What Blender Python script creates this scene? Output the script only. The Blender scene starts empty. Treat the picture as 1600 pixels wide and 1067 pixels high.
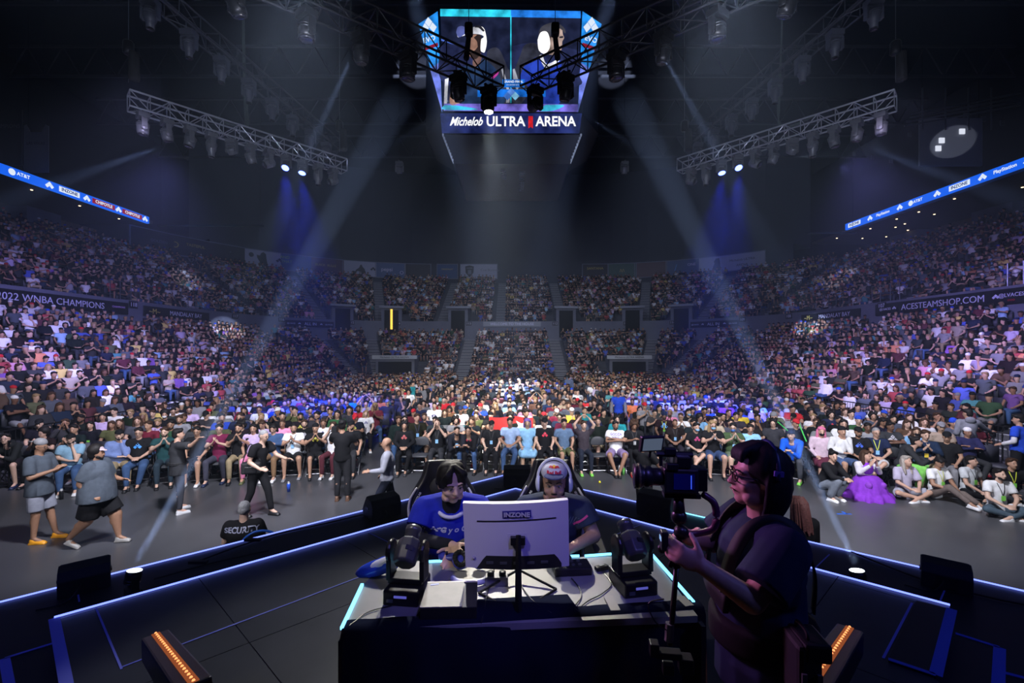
import bpy, bmesh, math, random
import numpy as np
from mathutils import Vector, Matrix, Euler
from mathutils.bvhtree import BVHTree

R = random.Random(7)
S = bpy.context.scene
COL = S.collection
V = Vector
HC = 3.25            # camera height above the arena floor
FPX = 711.1          # focal length in pixels of the 1600 px wide frame
HY = 545.0           # horizon row

# ------------------------------------------------------------------ camera
cd = bpy.data.cameras.new('camera'); cam = bpy.data.objects.new('camera', cd)
COL.objects.link(cam); S.camera = cam
cd.sensor_width = 36; cd.lens = 16; cd.clip_end = 300; cd.clip_start = .05
cam.location = (0, 0, HC); cam.rotation_euler = (math.pi/2, 0, 0)
cd.shift_y = (HY-533.5)/1600

# ------------------------------------------------------------------ world, exposure, wash lights
w = bpy.data.worlds.new('world'); S.world = w; w.use_nodes = True
w.node_tree.nodes['Background'].inputs[0].default_value = (.10, .16, .42, 1)
w.node_tree.nodes['Background'].inputs[1].default_value = .004
S.view_settings.view_transform = 'Standard'; S.view_settings.look = 'None'
S.view_settings.gamma = 1; S.view_settings.exposure = 0.0
S.view_settings.use_curve_mapping = False
S.cycles.use_denoising = True
S.cycles.max_bounces = 4; S.cycles.diffuse_bounces = 2; S.cycles.glossy_bounces = 2
S.cycles.volume_bounces = 0; S.cycles.transparent_max_bounces = 8
S.cycles.sample_clamp_indirect = 4

def aim(o, tgt):
    d = V(tgt)-o.location
    o.rotation_euler = d.to_track_quat('-Z', 'Y').to_euler()

def spot(name, loc, tgt, power, col, ang, blend=.3, size=.1):
    l = bpy.data.lights.new(name, 'SPOT'); l.energy = power; l.color = col
    l.spot_size = math.radians(ang); l.spot_blend = blend; l.shadow_soft_size = size
    o = bpy.data.objects.new(name, l); COL.objects.link(o); o.location = loc; aim(o, tgt)
    return o

WHITE = (.86, .9, 1); VIO = (.42, .38, 1); BLUE = (.03, .06, 1)
# wash fixtures hung on the rig (beyond the frame above and behind the camera, and on the trusses); the paired spots below are added fills
spot('wash_floor_left', (-2.6, 5.6, 8.2), (-7, 13.5, 0), 6000, (.86,.88,1), 92, .8, .4)
spot('wash_floor_right', (2.6, 5.6, 8.2), (7, 13.5, 0), 6000, (.86,.88,1), 92, .8, .4)
spot('wash_floor_centre', (0, 12, 9.5), (0, 27, 0), 8500, (.9,.92,1), 70, .8, .4)
spot('wash_stand_left', (-10.2, 13.5, 9.0), (-22, 25, 1.2), 9500, (.38,.34,1), 78, .9, .4)
spot('wash_stand_right', (10.2, 13.5, 9.0), (22, 25, 1.2), 9500, (.42,.34,1), 78, .9, .4)
spot('wash_near_left', (-7.5, 9.5, 9.0), (-17, 15, 1), 3000, (.66,.60,1), 80, .9, .4)
spot('wash_near_right', (7.5, 9.5, 9.0), (17, 15, 1), 3000, (.74,.64,1), 80, .9, .4)
spot('wash_far', (0, 29, 17), (0, 52, 5), 6500, (.62,.68,1), 95, 1, .5)
spot('front_light', (-2.6, .2, 6.4), (-.1, 3.0, 2.35), 420, (1,.93,.85), 20, .5, .12)
for sx in (-1, 1):
    spot('crowd_face_fill', (sx*5.4, 1.6, 5.2), (sx*4.5, 15, 1.0), 2300, (.90,.90,1), 74, .8, .3)  # added unseen spot, brightens the audience's faces from low in front
    spot('billboard_fill', (sx*9, 33, 19.5), (sx*27, 58, 13.0), 2400, (.50,.56,1), 84, .9, .4)  # added unseen spot that lifts the billboards out of the dark
    spot('rig_fill', (sx*1.5, 1.2, 5.2), (sx*6.8, 12.0, 9.6), 1700, (.72,.78,1), 62, .9, .3)  # added unseen fill to brighten the trusses from below
    spot('corner_blue', (sx*4.6, .3, 5.2), (sx*3.1, 2.9, 1.2), 160, (.10,.14,1), 44, .8, .1)  # added unseen blue spot lighting the taped step edges

# ------------------------------------------------------------------ materials
MATS = {}
def mat(name, col=(.5,.5,.5), rough=.6, metal=0, emit=None, es=1, noise=0, nscale=8, objcol=False, attr=None, spec=.5, bump=0):
    if name in MATS: return MATS[name]
    m = bpy.data.materials.new(name); m.use_nodes = True; MATS[name] = m
    nt = m.node_tree; b = nt.nodes['Principled BSDF']
    b.inputs['Roughness'].default_value = rough; b.inputs['Metallic'].default_value = metal
    b.inputs['Specular IOR Level'].default_value = spec
    b.inputs['Base Color'].default_value = (*col, 1)
    src = None
    if objcol:
        src = nt.nodes.new('ShaderNodeObjectInfo').outputs['Color']
    if attr:
        a = nt.nodes.new('ShaderNodeAttribute'); a.attribute_name = attr; src = a.outputs['Color']
    if noise:
        t = nt.nodes.new('ShaderNodeTexNoise'); t.inputs['Scale'].default_value = nscale
        t.inputs['Detail'].default_value = 4
        tc = nt.nodes.new('ShaderNodeTexCoord'); nt.links.new(tc.outputs['Object'], t.inputs['Vector'])
        mr = nt.nodes.new('ShaderNodeMapRange'); mr.inputs[1].default_value = .3; mr.inputs[2].default_value = .7
        mr.inputs[3].default_value = 1-noise; mr.inputs[4].default_value = 1+noise
        nt.links.new(t.outputs[0], mr.inputs[0])
        mx = nt.nodes.new('ShaderNodeMix'); mx.data_type = 'RGBA'; mx.blend_type = 'MULTIPLY'; mx.inputs[0].default_value = 1
        mx.inputs[6].default_value = (*col, 1)
        if src: nt.links.new(src, mx.inputs[6])
        nt.links.new(mr.outputs[0], mx.inputs[7])
        nt.links.new(mx.outputs[2], b.inputs['Base Color'])
        if bump:
            bp = nt.nodes.new('ShaderNodeBump'); bp.inputs['Strength'].default_value = bump
            nt.links.new(t.outputs[0], bp.inputs['Height']); nt.links.new(bp.outputs[0], b.inputs['Normal'])
    elif src:
        nt.links.new(src, b.inputs['Base Color'])
    if emit:
        b.inputs['Emission Color'].default_value = (*emit, 1); b.inputs['Emission Strength'].default_value = es
    return m

def emis(name, col, s=1):
    new = name not in MATS
    m = mat(name, (0,0,0), .8, emit=col, es=s, spec=0)
    if new and name.startswith('screen_') and name not in ('screen_lettering','screen_bright'):
        nt = m.node_tree; t = nt.nodes.new('ShaderNodeTexNoise'); t.inputs['Scale'].default_value = 1.6; t.inputs['Detail'].default_value = 5
        tc = nt.nodes.new('ShaderNodeTexCoord'); nt.links.new(tc.outputs['Object'], t.inputs['Vector'])
        mr = nt.nodes.new('ShaderNodeMapRange'); mr.inputs[1].default_value = .32; mr.inputs[2].default_value = .68; mr.inputs[3].default_value = s*.35; mr.inputs[4].default_value = s*1.55
        nt.links.new(t.outputs[0], mr.inputs[0]); nt.links.new(mr.outputs[0], nt.nodes['Principled BSDF'].inputs['Emission Strength'])
    return m

SKIN = mat('skin', objcol=True, rough=.5, noise=.06, nscale=30)
CLOTH = mat('cloth', objcol=True, rough=.85, noise=.14, nscale=14, spec=.2, bump=.12)
HAIR = mat('hair', objcol=True, rough=.6, spec=.25, noise=.3, nscale=60, bump=.3)
RUB = mat('shoe_leather', objcol=True, rough=.5)
DARK = mat('dark_feature', (.015,.01,.01), .5); EYEB = mat('eye_brown', (.05,.028,.02), .5)
BLK = mat('black_plastic', (.012,.012,.014), .4)
BLKM = mat('black_metal', (.02,.02,.023), .35, .6)
GREYM = mat('grey_metal', (.22,.23,.25), .35, .8)
SILV = mat('bare_aluminium', (.55,.56,.6), .3, .9)
STEEL = mat('chrome_tube', (.5,.5,.53), .22, 1)
SEATC = mat('dark_seat', (.035,.037,.05), .6)
GLASSY = mat('lens_glass', (.02,.02,.03), .08)

# ------------------------------------------------------------------ mesh helpers
def link(o, parent=None):
    COL.objects.link(o)
    if parent is not None: o.parent = parent
    return o

def mesh_of(name, vs, fs, mats=None, smooth=False):
    me = bpy.data.meshes.new(name); me.from_pydata([tuple(v) for v in vs], [], fs); me.update()
    if mats:
        for m in (mats if isinstance(mats, (list, tuple)) else [mats]): me.materials.append(m)
    if smooth: me.shade_smooth()
    return me

def put(name, me, parent=None, loc=None, rot=None, M=None, color=None, kind=None):
    o = bpy.data.objects.new(name, me); link(o, parent)
    if M is not None: o.matrix_basis = M
    if loc is not None: o.location = loc
    if rot is not None: o.rotation_euler = rot
    if color is not None: o.color = (*color, 1)
    if kind: o['kind'] = kind
    return o

def tag(o, label, cat, group=None, kind=None):
    o['label'] = label; o['category'] = cat
    if group: o['group'] = group
    if kind: o['kind'] = kind
    return o

def empty(name, loc=(0,0,0), rz=0, label=None, cat=None, group=None):
    o = bpy.data.objects.new(name, None); COL.objects.link(o); o.location = loc; o.rotation_euler = (0,0,rz)
    o.empty_display_size = .1
    if label: tag(o, label, cat, group)
    return o

class MB:
    """collects solids; every add_* appends closed geometry"""
    def __init__(s): s.v = []; s.f = []; s.n = 0
    def raw(s, v, f):
        s.v.append(np.asarray(v, float).reshape(-1,3)); n = s.n
        s.f += [tuple(i+n for i in q) for q in f]; s.n += len(s.v[-1]); return s
    def box(s, c, d, M=None):
        x, y, z = d[0]/2, d[1]/2, d[2]/2
        v = np.array([(a*x,b*y,e*z) for a in (-1,1) for b in (-1,1) for e in (-1,1)])
        if M is not None: v = v @ np.array(M.to_3x3()).T
        return s.raw(v+np.array(c), [(0,1,3,2),(4,6,7,5),(0,4,5,1),(2,3,7,6),(0,2,6,4),(1,5,7,3)])
    def rod(s, a, b, r, r2=None, n=8):
        a, b = V(a), V(b); r2 = r if r2 is None else r2
        q = (b-a).to_track_quat('Z', 'Y').to_matrix()
        vs = []
        for (p, rr) in ((a, r), (b, r2)):
            for i in range(n):
                t = 2*math.pi*i/n; vs.append(p+q@V((math.cos(t)*rr, math.sin(t)*rr, 0)))
        fs = [(i, (i+1)%n, n+(i+1)%n, n+i) for i in range(n)] + [tuple(reversed(range(n))), tuple(range(n, 2*n))]
        return s.raw(vs, fs)
    def ball(s, c, r, M=None, n=12, m=8):
        r = (r,r,r) if not hasattr(r, '__len__') else r
        vs = [(0,0,1)]; 
        for j in range(1, m):
            ph = math.pi*j/m
            for i in range(n):
                t = 2*math.pi*i/n; vs.append((math.sin(ph)*math.cos(t), math.sin(ph)*math.sin(t), math.cos(ph)))
        vs.append((0,0,-1)); vs = np.array(vs)*np.array(r)
        if M is not None: vs = vs @ np.array(M.to_3x3()).T
        fs = [(0, 1+i, 1+(i+1)%n) for i in range(n)]
        for j in range(m-2):
            a = 1+j*n; fs += [(a+i, a+n+i, a+n+(i+1)%n, a+(i+1)%n) for i in range(n)]
        L = len(vs)-1; a = 1+(m-2)*n
        fs += [(a+i, L, a+(i+1)%n) for i in range(n)]
        return s.raw(vs+np.array(c), fs)
    def cap(s, a, b, r, r2=None, n=12):
        r2 = r if r2 is None else r2
        s.rod(a, b, r, r2, n); s.ball(a, r, n=n, m=6); s.ball(b, r2, n=n, m=6); return s
    def lathe(s, prof, c=(0,0,0), n=16, M=None):
        vs = []; k = len(prof)
        for (r, z) in prof:
            for i in range(n):
                t = 2*math.pi*i/n; vs.append((r*math.cos(t), r*math.sin(t), z))
        vs = np.array(vs)
        if M is not None: vs = vs @ np.array(M.to_3x3()).T
        fs = [(j*n+i, j*n+(i+1)%n, (j+1)*n+(i+1)%n, (j+1)*n+i) for j in range(k-1) for i in range(n)]
        fs += [tuple(reversed(range(n))), tuple(range((k-1)*n, k*n))]
        return s.raw(vs+np.array(c), fs)
    def prism(s, poly, fn, d):
        """poly: 2-D outline; fn maps (u,v)->3-D; d: extrusion vector"""
        a = [V(fn(*p)) for p in poly]; b = [p+V(d) for p in a]; n = len(a)
        return s.raw([tuple(p) for p in a+b], [tuple(reversed(range(n))), tuple(range(n,2*n))]+[(i,(i+1)%n,n+(i+1)%n,n+i) for i in range(n)])
    def tube(s, pts, r, n=6):
        pts = [V(p) for p in pts]; vs = []; k = len(pts)
        for i, p in enumerate(pts):
            d = (pts[min(i+1,k-1)]-pts[max(i-1,0)]).normalized()
            q = d.to_track_quat('Z', 'Y').to_matrix()
            for j in range(n):
                t = 2*math.pi*j/n; vs.append(p+q@V((math.cos(t)*r, math.sin(t)*r, 0)))
        fs = [(j*n+i, j*n+(i+1)%n, (j+1)*n+(i+1)%n, (j+1)*n+i) for j in range(k-1) for i in range(n)]
        fs += [tuple(reversed(range(n))), tuple(range((k-1)*n, k*n))]
        return s.raw([tuple(v) for v in vs], fs)
    def me(s, name, m=None, smooth=False):
        return mesh_of(name, np.concatenate(s.v), s.f, m, smooth)
    def obj(s, name, m=None, parent=None, smooth=False, bevel=0, **k):
        o = put(name, s.me(name, m, smooth), parent, **k)
        if bevel:
            b = o.modifiers.new('bevel', 'BEVEL'); b.width = bevel; b.segments = 2; b.limit_method = 'ANGLE'
        return o

def spline(pts, n=8):
    pts = [V(p) for p in pts]; out = []
    for i in range(len(pts)-1):
        p0, p1, p2, p3 = pts[max(i-1,0)], pts[i], pts[i+1], pts[min(i+2,len(pts)-1)]
        for k in range(n):
            t = k/n
            out.append(.5*((2*p1)+(p2-p0)*t+(2*p0-5*p1+4*p2-p3)*t*t+(3*p1-p0-3*p2+p3)*t**3))
    return out+[pts[-1]]

WORK = bpy.data.scenes.new('workbench'); WVL = WORK.view_layers[0]
def wdg():
    WVL.update(); return WVL.depsgraph
def melt(name, mb, voxel, target=None, smooth=3, mats=None):
    """union of the collected solids into one continuous surface"""
    me = mb.me(name+'_src'); o = bpy.data.objects.new('tmp', me); WORK.collection.objects.link(o)
    r = o.modifiers.new('r', 'REMESH'); r.mode = 'VOXEL'; r.voxel_size = voxel; r.adaptivity = 0
    if smooth:
        sm = o.modifiers.new('s', 'SMOOTH'); sm.iterations = smooth; sm.factor = .5
    dg = wdg(); ev = o.evaluated_get(dg)
    if target:
        n = sum(len(p.vertices)-2 for p in ev.data.polygons)
        if n > target:
            d = o.modifiers.new('d', 'DECIMATE'); d.ratio = max(target/n, .001)
            dg = wdg(); ev = o.evaluated_get(dg)
    out = bpy.data.meshes.new_from_object(ev); out.name = name
    bpy.data.objects.remove(o); bpy.data.meshes.remove(me)
    out.materials.clear()
    for m in (mats or []): out.materials.append(m)
    out.shade_smooth()
    return out

def text_mesh(s, size, extrude=.004, align='CENTER', shear=0, bold=0, sx=1):
    c = bpy.data.curves.new('lettering', 'FONT'); c.body = s; c.size = size; c.extrude = extrude
    c.align_x = align; c.align_y = 'CENTER'; c.shear = shear; c.offset = bold; c.resolution_u = 3
    o = bpy.data.objects.new('tmp', c); WORK.collection.objects.link(o)
    me = bpy.data.meshes.new_from_object(o.evaluated_get(wdg())); bpy.data.objects.remove(o)
    if sx != 1: me.transform(Matrix.Diagonal((sx,1,1,1)))
    return me

def text(name, s, size, m, parent=None, M=None, **k):
    me = text_mesh(s, size, **k); me.materials.clear(); me.materials.append(m)
    return put(name, me, parent, M=M)

def frame(o, x, y=None, z=None):
    """matrix from origin and x, y(=up of text) axes"""
    x = V(x).normalized(); y = V(y).normalized(); z = x.cross(y).normalized()
    M = Matrix((x, y, z)).transposed().to_4x4(); M.translation = V(o); return M

def G(px, py, z):
    """point at height z seen at the given place of the photograph"""
    d = (HC-z)*FPX/(py-HY); return V(((px-800)/FPX*d, d, z))
def A(px, py, d):
    return V(((px-800)/FPX*d, d, HC+(HY-py)/FPX*d))

def conform(name, me, M, cast, targets, m, parent, off=.003):
    """press flat artwork (xy plane of me, placed by M) onto target meshes along cast"""
    trees = [BVHTree.FromPolygons([v.co for v in t.vertices], [tuple(p.vertices) for p in t.polygons]) for t in targets]
    cast = V(cast).normalized()
    for v in me.vertices:
        p = M @ v.co; st = p-cast*.35; best = None
        for t in trees:
            h = t.ray_cast(st, cast, .8)
            if h[0] is not None and (best is None or h[3] < best): best = h[3]
        v.co = st+cast*(best-off) if best is not None else p
    me.materials.clear(); me.materials.append(m)
    return put(name, me, parent)

# ------------------------------------------------------------------ people
def mrot(yaw=0, pitch=0, roll=0):
    return Euler((math.radians(pitch), math.radians(roll), math.radians(yaw)), 'XYZ').to_matrix().to_4x4()

SIT = dict(pelvis=(0,0,.56), waist=(0,.0,.70), chest=(0,.02,.90), neck=(0,.02,1.08), head=(0,-.015,1.235),
           sho=(.175,.02,1.03), hip=(.09,-.01,.53), knee=(.13,-.44,.53), ank=(.13,-.42,.10))
STAND = dict(pelvis=(0,0,.93), waist=(0,0,1.07), chest=(0,.01,1.27), neck=(0,.01,1.45), head=(0,-.015,1.61),
             sho=(.18,.01,1.40), hip=(.09,0,.89), knee=(.10,-.02,.49), ank=(.11,.01,.09))

def J(base, arms, hd=(0,8,0), L=None, Rr=None, **ov):
    """joints: arms = ((elbow,wrist,hand_dir) left, same right)"""
    j = {k: V(v) for k, v in base.items()}
    for k, v in ov.items():
        if k in j: j[k] = V(v)
    d = dict(pelvis=j['pelvis'], waist=j['waist'], chest=j['chest'], neck=j['neck'], head=j['head'], hrot=hd)
    for s, n, o in ((1, 'L', L), (-1, 'R', Rr)):
        m = lambda p: V((p[0]*s, p[1], p[2]))
        o = o or {}
        for k in ('sho', 'hip', 'knee', 'ank'):
            d[k+n] = V(o[k]) if k in o else m(j[k])
        a = arms[0 if s == 1 else 1] if len(arms) == 2 else arms[0]
        d['elb'+n], d['wri'+n], d['hd'+n] = m(a[0]), m(a[1]), m(a[2])
        d['toe'+n] = V(o.get('toe', (0,-1,0)))
        d['curl'+n] = a[3] if len(a) > 3 else .35
    return d

def hand(mb, P, d, n, s, curl=.35, k=1.0):
    P, d, n = V(P), V(d).normalized(), V(n).normalized()
    n = (n-d*n.dot(d)).normalized(); t = d.cross(n).normalized()*s
    B = Matrix((t, d, n)).transposed()
    mb.ball(P+d*.045*k, (.040*k,.050*k,.016*k), B, 10, 6)
    for i, L in enumerate((.070,.080,.074,.056)):
        b = P+d*.080*k+t*(.030-.020*i)*k; dd = d.copy(); r = .0092*k
        for q in range(3):
            dd = (dd+n*curl*(.6+q*.5)).normalized(); e = b+dd*L*k*(.45,.32,.25)[q]
            mb.cap(b, e, r, r*.92, 8); b = e; r *= .92
    b = P+d*.018*k+t*.030*k; dd = (t*.75+d*.75+n*.25).normalized()
    e = b+dd*.042*k; mb.cap(b, e, .012*k, .0105*k, 8)
    dd = (dd+d*.5+n*curl*.8).normalized(); mb.cap(e, e+dd*.032*k, .0105*k, .009*k, 8)

def headM(j):
    M = mrot(*j['hrot']); M.translation = j['head']; return M

def head_prims(mb, j, k=1.0, fine=False):
    M = headM(j)
    def B(c, r): mb.ball(M@V(c)*1, tuple(x*k for x in r), M, 16 if fine else 12, 12 if fine else 8)
    B((0,.014,.032), (.074,.092,.082)); B((0,-.022,-.022), (.064,.072,.088))
    B((0,-.050,-.088), (.030,.030,.024))
    mb.cap(M@V((0,-.088,.005)), M@V((0,-.104,-.026)), .008, .0125, 8)
    for s in (-1, 1):
        B((.074*s,.006,-.008), (.010,.020,.031))
        if fine:
            B((.030*s,-.074,.022), (.024,.018,.008)); B((.040*s,-.060,-.032), (.022,.022,.022))
            B((.010*s,-.098,-.029), (.008,.009,.007))
            B((.045*s,-.035,-.075), (.024,.035,.026))
    if fine:
        B((0,-.084,-.052), (.023,.010,.006)); B((0,-.083,-.061), (.019,.010,.006))
    mb.cap(M@V((0,.015,-.05)), j['neck']+V((0,0,-.03)), .054*k, .060*k, 12)

def body_prims(j, g=1.0, fine=False, lod=None, bare_legs=True, hk=1.0):
    mb = MB()
    head_prims(mb, j, fine=fine)
    if not lod:
        mb.ball(j['chest'], (.155*g,.105*g,.165)); mb.ball(j['waist'], (.14*g,.10*g,.13)); mb.ball(j['pelvis'], (.155*g,.115*g,.11))
        mb.cap(j['waist'], j['pelvis'], .10*g); mb.cap(j['chest'], j['waist'], .10*g)
        mb.cap(j['neck']+V((0,0,-.06)), j['neck'], .07, .058)
        for n in 'LR': mb.cap(j['sho'+n], j['chest']+V((0,0,.10)), .060, .085)
    for n, s in (('L', 1), ('R', -1)):
        e, w_, hd = j['elb'+n], j['wri'+n], j['hd'+n]
        mb.cap(j['sho'+n], e, .052*(.5+.5*g), .040*(.6+.4*g)); mb.cap(e, w_, .041*(.6+.4*g), .027)
        pn = j.get('pn'+n) or V((-s*.6, 0, -.8)) if abs(hd.normalized().z) < .7 else V((-s,0,0))
        if 'pn'+n in j: pn = j['pn'+n]
        hand(mb, w_, hd, pn, -s if 'fl'+n not in j else s, j['curl'+n], (1.0 if fine else 1.12)*hk)
        if bare_legs:
            mb.cap(j['hip'+n], j['knee'+n], .082*g, .056*g); mb.cap(j['knee'+n], j['ank'+n], .055*g, .036)
            c = j['knee'+n].lerp(j['ank'+n], .28); d = (j['knee'+n]-j['ank'+n]).normalized()
            b = V((0,1,0)) if abs(d.z) > .5 else V((0,0,-1))
            mb.ball(c+b*.018, (.046*g,.046*g,.085), d.to_track_quat('Z','Y').to_matrix())
        if not lod:
            mb.cap(j['ank'+n], j['ank'+n]+j['toe'+n]*.12+V((0,0,-.05)), .034, .03)
    return mb

def shirt_prims(j, g=1.0, long=False, sl=.62, hem=False, drop=0, loose=0.0):
    mb = MB(); q = .016+loose
    if hem:
        c = j['pelvis']; mb.lathe([(.13*g+q, j['chest'].z-.04), (.158*g+q, j['waist'].z), (.172*g+q, c.z-drop+.03), (.176*g+q, c.z-drop)], (c.x, c.y, 0), 24, Matrix.Diagonal((1,.80,1,1)))
    mb.ball(j['chest'], (.155*g+q,.108*g+q,.165+q)); mb.ball(j['waist'], (.145*g+q,.104*g+q,.14+q))
    dn = (j['pelvis']-j['waist']).normalized()
    pb = j['pelvis']+V((0,0,-.01)); 
    mb.ball(pb, (.158*g+q,.118*g+q,.105+q))
    mb.rod(j['chest'], pb+dn*drop, .11*g+q, .125*g+q, 14) if drop else None
    mb.cap(j['chest']+V((0,0,.02)), j['waist'], .112*g+q)
    up = (j['neck']-j['chest']).normalized()
    mb.rod(j['neck']-up*.10, j['neck']-up*.012, .09, .070, 14)
    for n in 'LR':
        s_, e, w_ = j['sho'+n], j['elb'+n], j['wri'+n]
        mb.cap(s_, j['chest']+V((0,0,.10)), .066+q*.5, .088); mb.cap(s_+V((0,0,.01)), j['neck']-up*.03, .055+q*.3, .06)
        if long:
            mb.cap(s_, e, .062*(.5+.5*g)+q*.5, .050*(.6+.4*g)+q*.4); mb.rod(e, e.lerp(w_, .97), .050*(.6+.4*g)+q*.4, .040)
        else:
            mb.ball(s_, .064*(.5+.5*g)+q*.5); mb.rod(s_, s_.lerp(e, sl), .066*(.5+.5*g)+q*.5, .060*(.5+.5*g)+q, 14)
    return mb

def leg_prims(j, g=1.0, short=False, wide=0.0, cut=None):
    mb = MB(); cut = cut or 1.0
    mb.ball(j['pelvis']+V((0,0,-.015)), (.163*g,.122*g,.105))
    for n in 'LR':
        h, k, a = j['hip'+n], j['knee'+n], j['ank'+n]
        mb.ball(h, .094*g)
        if short:
            mb.rod(h, h.lerp(k, .88), .096*g, .080*g+wide, 14)
        else:
            mb.cap(h, k, .094*g, .070*g+wide*.5); mb.rod(k, k.lerp(a, .97*cut), .068*g+wide*.5, .052+wide, 14)
    return mb

def shoe_mesh():
    mb = MB(); mb.ball((0,-.06,.035), (.047,.12,.035)); mb.ball((0,.02,.055), (.042,.06,.05)); mb.rod((0,.03,.04), (0,.03,.095), .040, .038)
    mb.box((0,-.045,.012), (.085,.25,.024))
    return melt('shoe', mb, .012, 260, 2, [RUB])

# hair, in head space
def hair_prims(style):
    mb = MB(); B = lambda c, r, **k: mb.ball(c, r, **k)
    r = random.Random(hash(style) % 999 if False else sum(map(ord, style)))
    if style in ('short', 'long', 'bun', 'curly', 'capped', 'bob'):
        B((0,.028,.048), (.083,.094,.084)); B((0,.052,-.005), (.076,.068,.085))
        if style != 'capped':
            B((0,-.030,.102), (.060,.048,.024)); B((.05,-.02,.08), (.035,.06,.035)); B((-.05,-.02,.08), (.035,.06,.035))
    if style == 'long':
        for s in (-1, 1):
            mb.cap((.075*s,.02,.03), (.085*s,.01,-.13), .030, .036); mb.cap((.085*s,.01,-.13), (.08*s,-.01,-.26), .036, .022)
        mb.cap((0,.07,0), (0,.085,-.22), .075, .06)
    if style == 'bob':
        for s in (-1, 1): mb.cap((.078*s,.025,.03), (.078*s,.03,-.10), .03, .035)
        mb.cap((0,.07,0), (0,.07,-.09), .075, .065)
    if style == 'bun': B((0,.10,.11), .045)
    if style == 'curly':
        for i in range(46):
            a = r.uniform(0, 6.28); z = r.uniform(-.10, .13); q = math.sqrt(max(0, 1-(z/.15)**2))
            x, y = math.cos(a)*.105*q, math.sin(a)*.11*q+.035
            if y < -.035 and z < .06: continue
            B((x, y, z+.02), r.uniform(.026,.038), n=8, m=5)
    if style == 'afro': 
        B((0,.045,.055), (.125,.115,.115)); B((0,.07,-.02), (.11,.08,.09))
    if style == 'buzz': B((0,.020,.040), (.077,.093,.080)); B((0,.045,.0), (.073,.065,.07))
    if style == 'beard':
        B((0,-.050,-.086), (.037,.038,.030)); B((.042,-.028,-.062), (.026,.040,.030)); B((-.042,-.028,-.062), (.026,.040,.030)); B((0,-.088,-.044), (.024,.010,.006))
    return mb
def cap_prims(back=False):
    mb = MB(); mb.ball((0,.018,.062), (.085,.098,.074)); mb.rod((0,.018,.048), (0,.018,.075), .086, .084, 16)
    s = 1 if back else -1
    mb.ball((0, .018+s*.100, .054), (.058,.060,.009), mrot(pitch=-10*s)); return mb
def beanie_prims():
    mb = MB(); mb.ball((0,.02,.060), (.088,.102,.088)); mb.rod((0,.015,.015), (0,.015,.055), .092, .094, 16); return mb
def mask_prims():
    mb = MB(); mb.ball((0,-.060,-.050), (.056,.056,.044)); return mb
def eyes_mesh():
    mb = MB()
    for s in (-1, 1):
        mb.ball((.030*s,-.084,.002), (.010,.0085,.0042), n=8, m=4); mb.ball((.031*s,-.083,.022), (.015,.009,.0028), n=8, m=4)
    mb.ball((0,-.0915,-.055), (.018,.006,.004), n=8, m=4)
    return mb.me('eyes', EYEB)
def glasses_mesh():
    mb = MB()
    for s in (-1, 1):
        c = V((.031*s,-.101,.0))
        pts = [c+V((math.cos(t)*.024, 0, math.sin(t)*.018)) for t in [i*math.pi/6 for i in range(13)]]
        mb.tube(pts, .0028, 4); mb.rod(c+V((.024*s,0,.006)), V((.078*s,.0,.004)), .0025, n=4)
    mb.rod((-.008,-.101,.004), (.008,-.101,.004), .0025, n=4)
    return mb.me('glasses', DARK)

HM = {}
def hmesh(style):
    if style not in HM:
        if style in ('cap', 'cap_back'): m = melt('cap', cap_prims(style == 'cap_back'), .011, 420, 2, [CLOTH])
        elif style == 'beanie': m = melt('beanie', beanie_prims(), .012, 300, 2, [CLOTH])
        elif style == 'mask': m = melt('face_mask', mask_prims(), .010, 200, 2, [CLOTH])
        elif style == 'eyes': m = eyes_mesh()
        elif style == 'glasses': m = glasses_mesh()
        else: m = melt('hair', hair_prims(style), .011, 600 if style != 'curly' else 1200, 2 if style != 'curly' else 0, [HAIR])
        HM[style] = m
    return HM[style]

F = (0,-1,-.15)
A_ = dict(
 lap   =(((.24,-.02,.80),(.15,-.25,.655),(0,-1,-.1),.12),),
 clasp =(((.25,-.04,.80),(.075,-.24,.69),(-.7,-.7,0),.5),),
 cross =(((.235,-.10,.84),(-.06,-.175,.90),(-1,.1,.1),.3),((.235,-.10,.82),(-.05,-.195,.86),(-1,.1,0),.3)),
 clap  =(((.24,-.10,.86),(.07,-.27,1.0),(-.35,-.25,.9),.1),),
 clap2 =(((.24,-.12,.84),(.06,-.25,.94),(-.45,-.3,.8),.1),),
 chin  =(((.12,-.22,.76),(.03,-.15,1.05),(-.1,.1,1),.6),((.24,-.05,.80),(.02,-.23,.74),(-1,-.2,0),.3)),
 phone =(((.23,-.07,.82),(.09,-.27,.88),(-.5,-.6,.5),.5),),
 shout =(((.22,-.13,.92),(.075,-.13,1.12),(-.25,-.1,1),.15),),
 up    =(((.27,-.08,1.26),(.13,-.07,1.44),(-.7,0,.7),.2),),
 side  =(((.25,.06,.78),(.21,-.08,.58),(0,-1,-.3),.3),),
)
def lean(j, dy, dz):
    j = dict(j); j['chest'] = V(j['chest'])+V((0,dy*.6,dz*.5)); j['neck'] = V(j['neck'])+V((0,dy,dz)); j['head'] = V(j['head'])+V((0,dy*1.2,dz*1.1)); j['sho'] = V(j['sho'])+V((0,dy*.9,dz*.9)); j['waist'] = V(j['waist'])+V((0,dy*.25,0))
    return j
CR = dict(knee=(.06,-.43,.60), ank=(-.16,-.50,.38)); 
FWD = lean(SIT, -.22, -.12); BACK = lean(SIT, .06, -.02)
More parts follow.
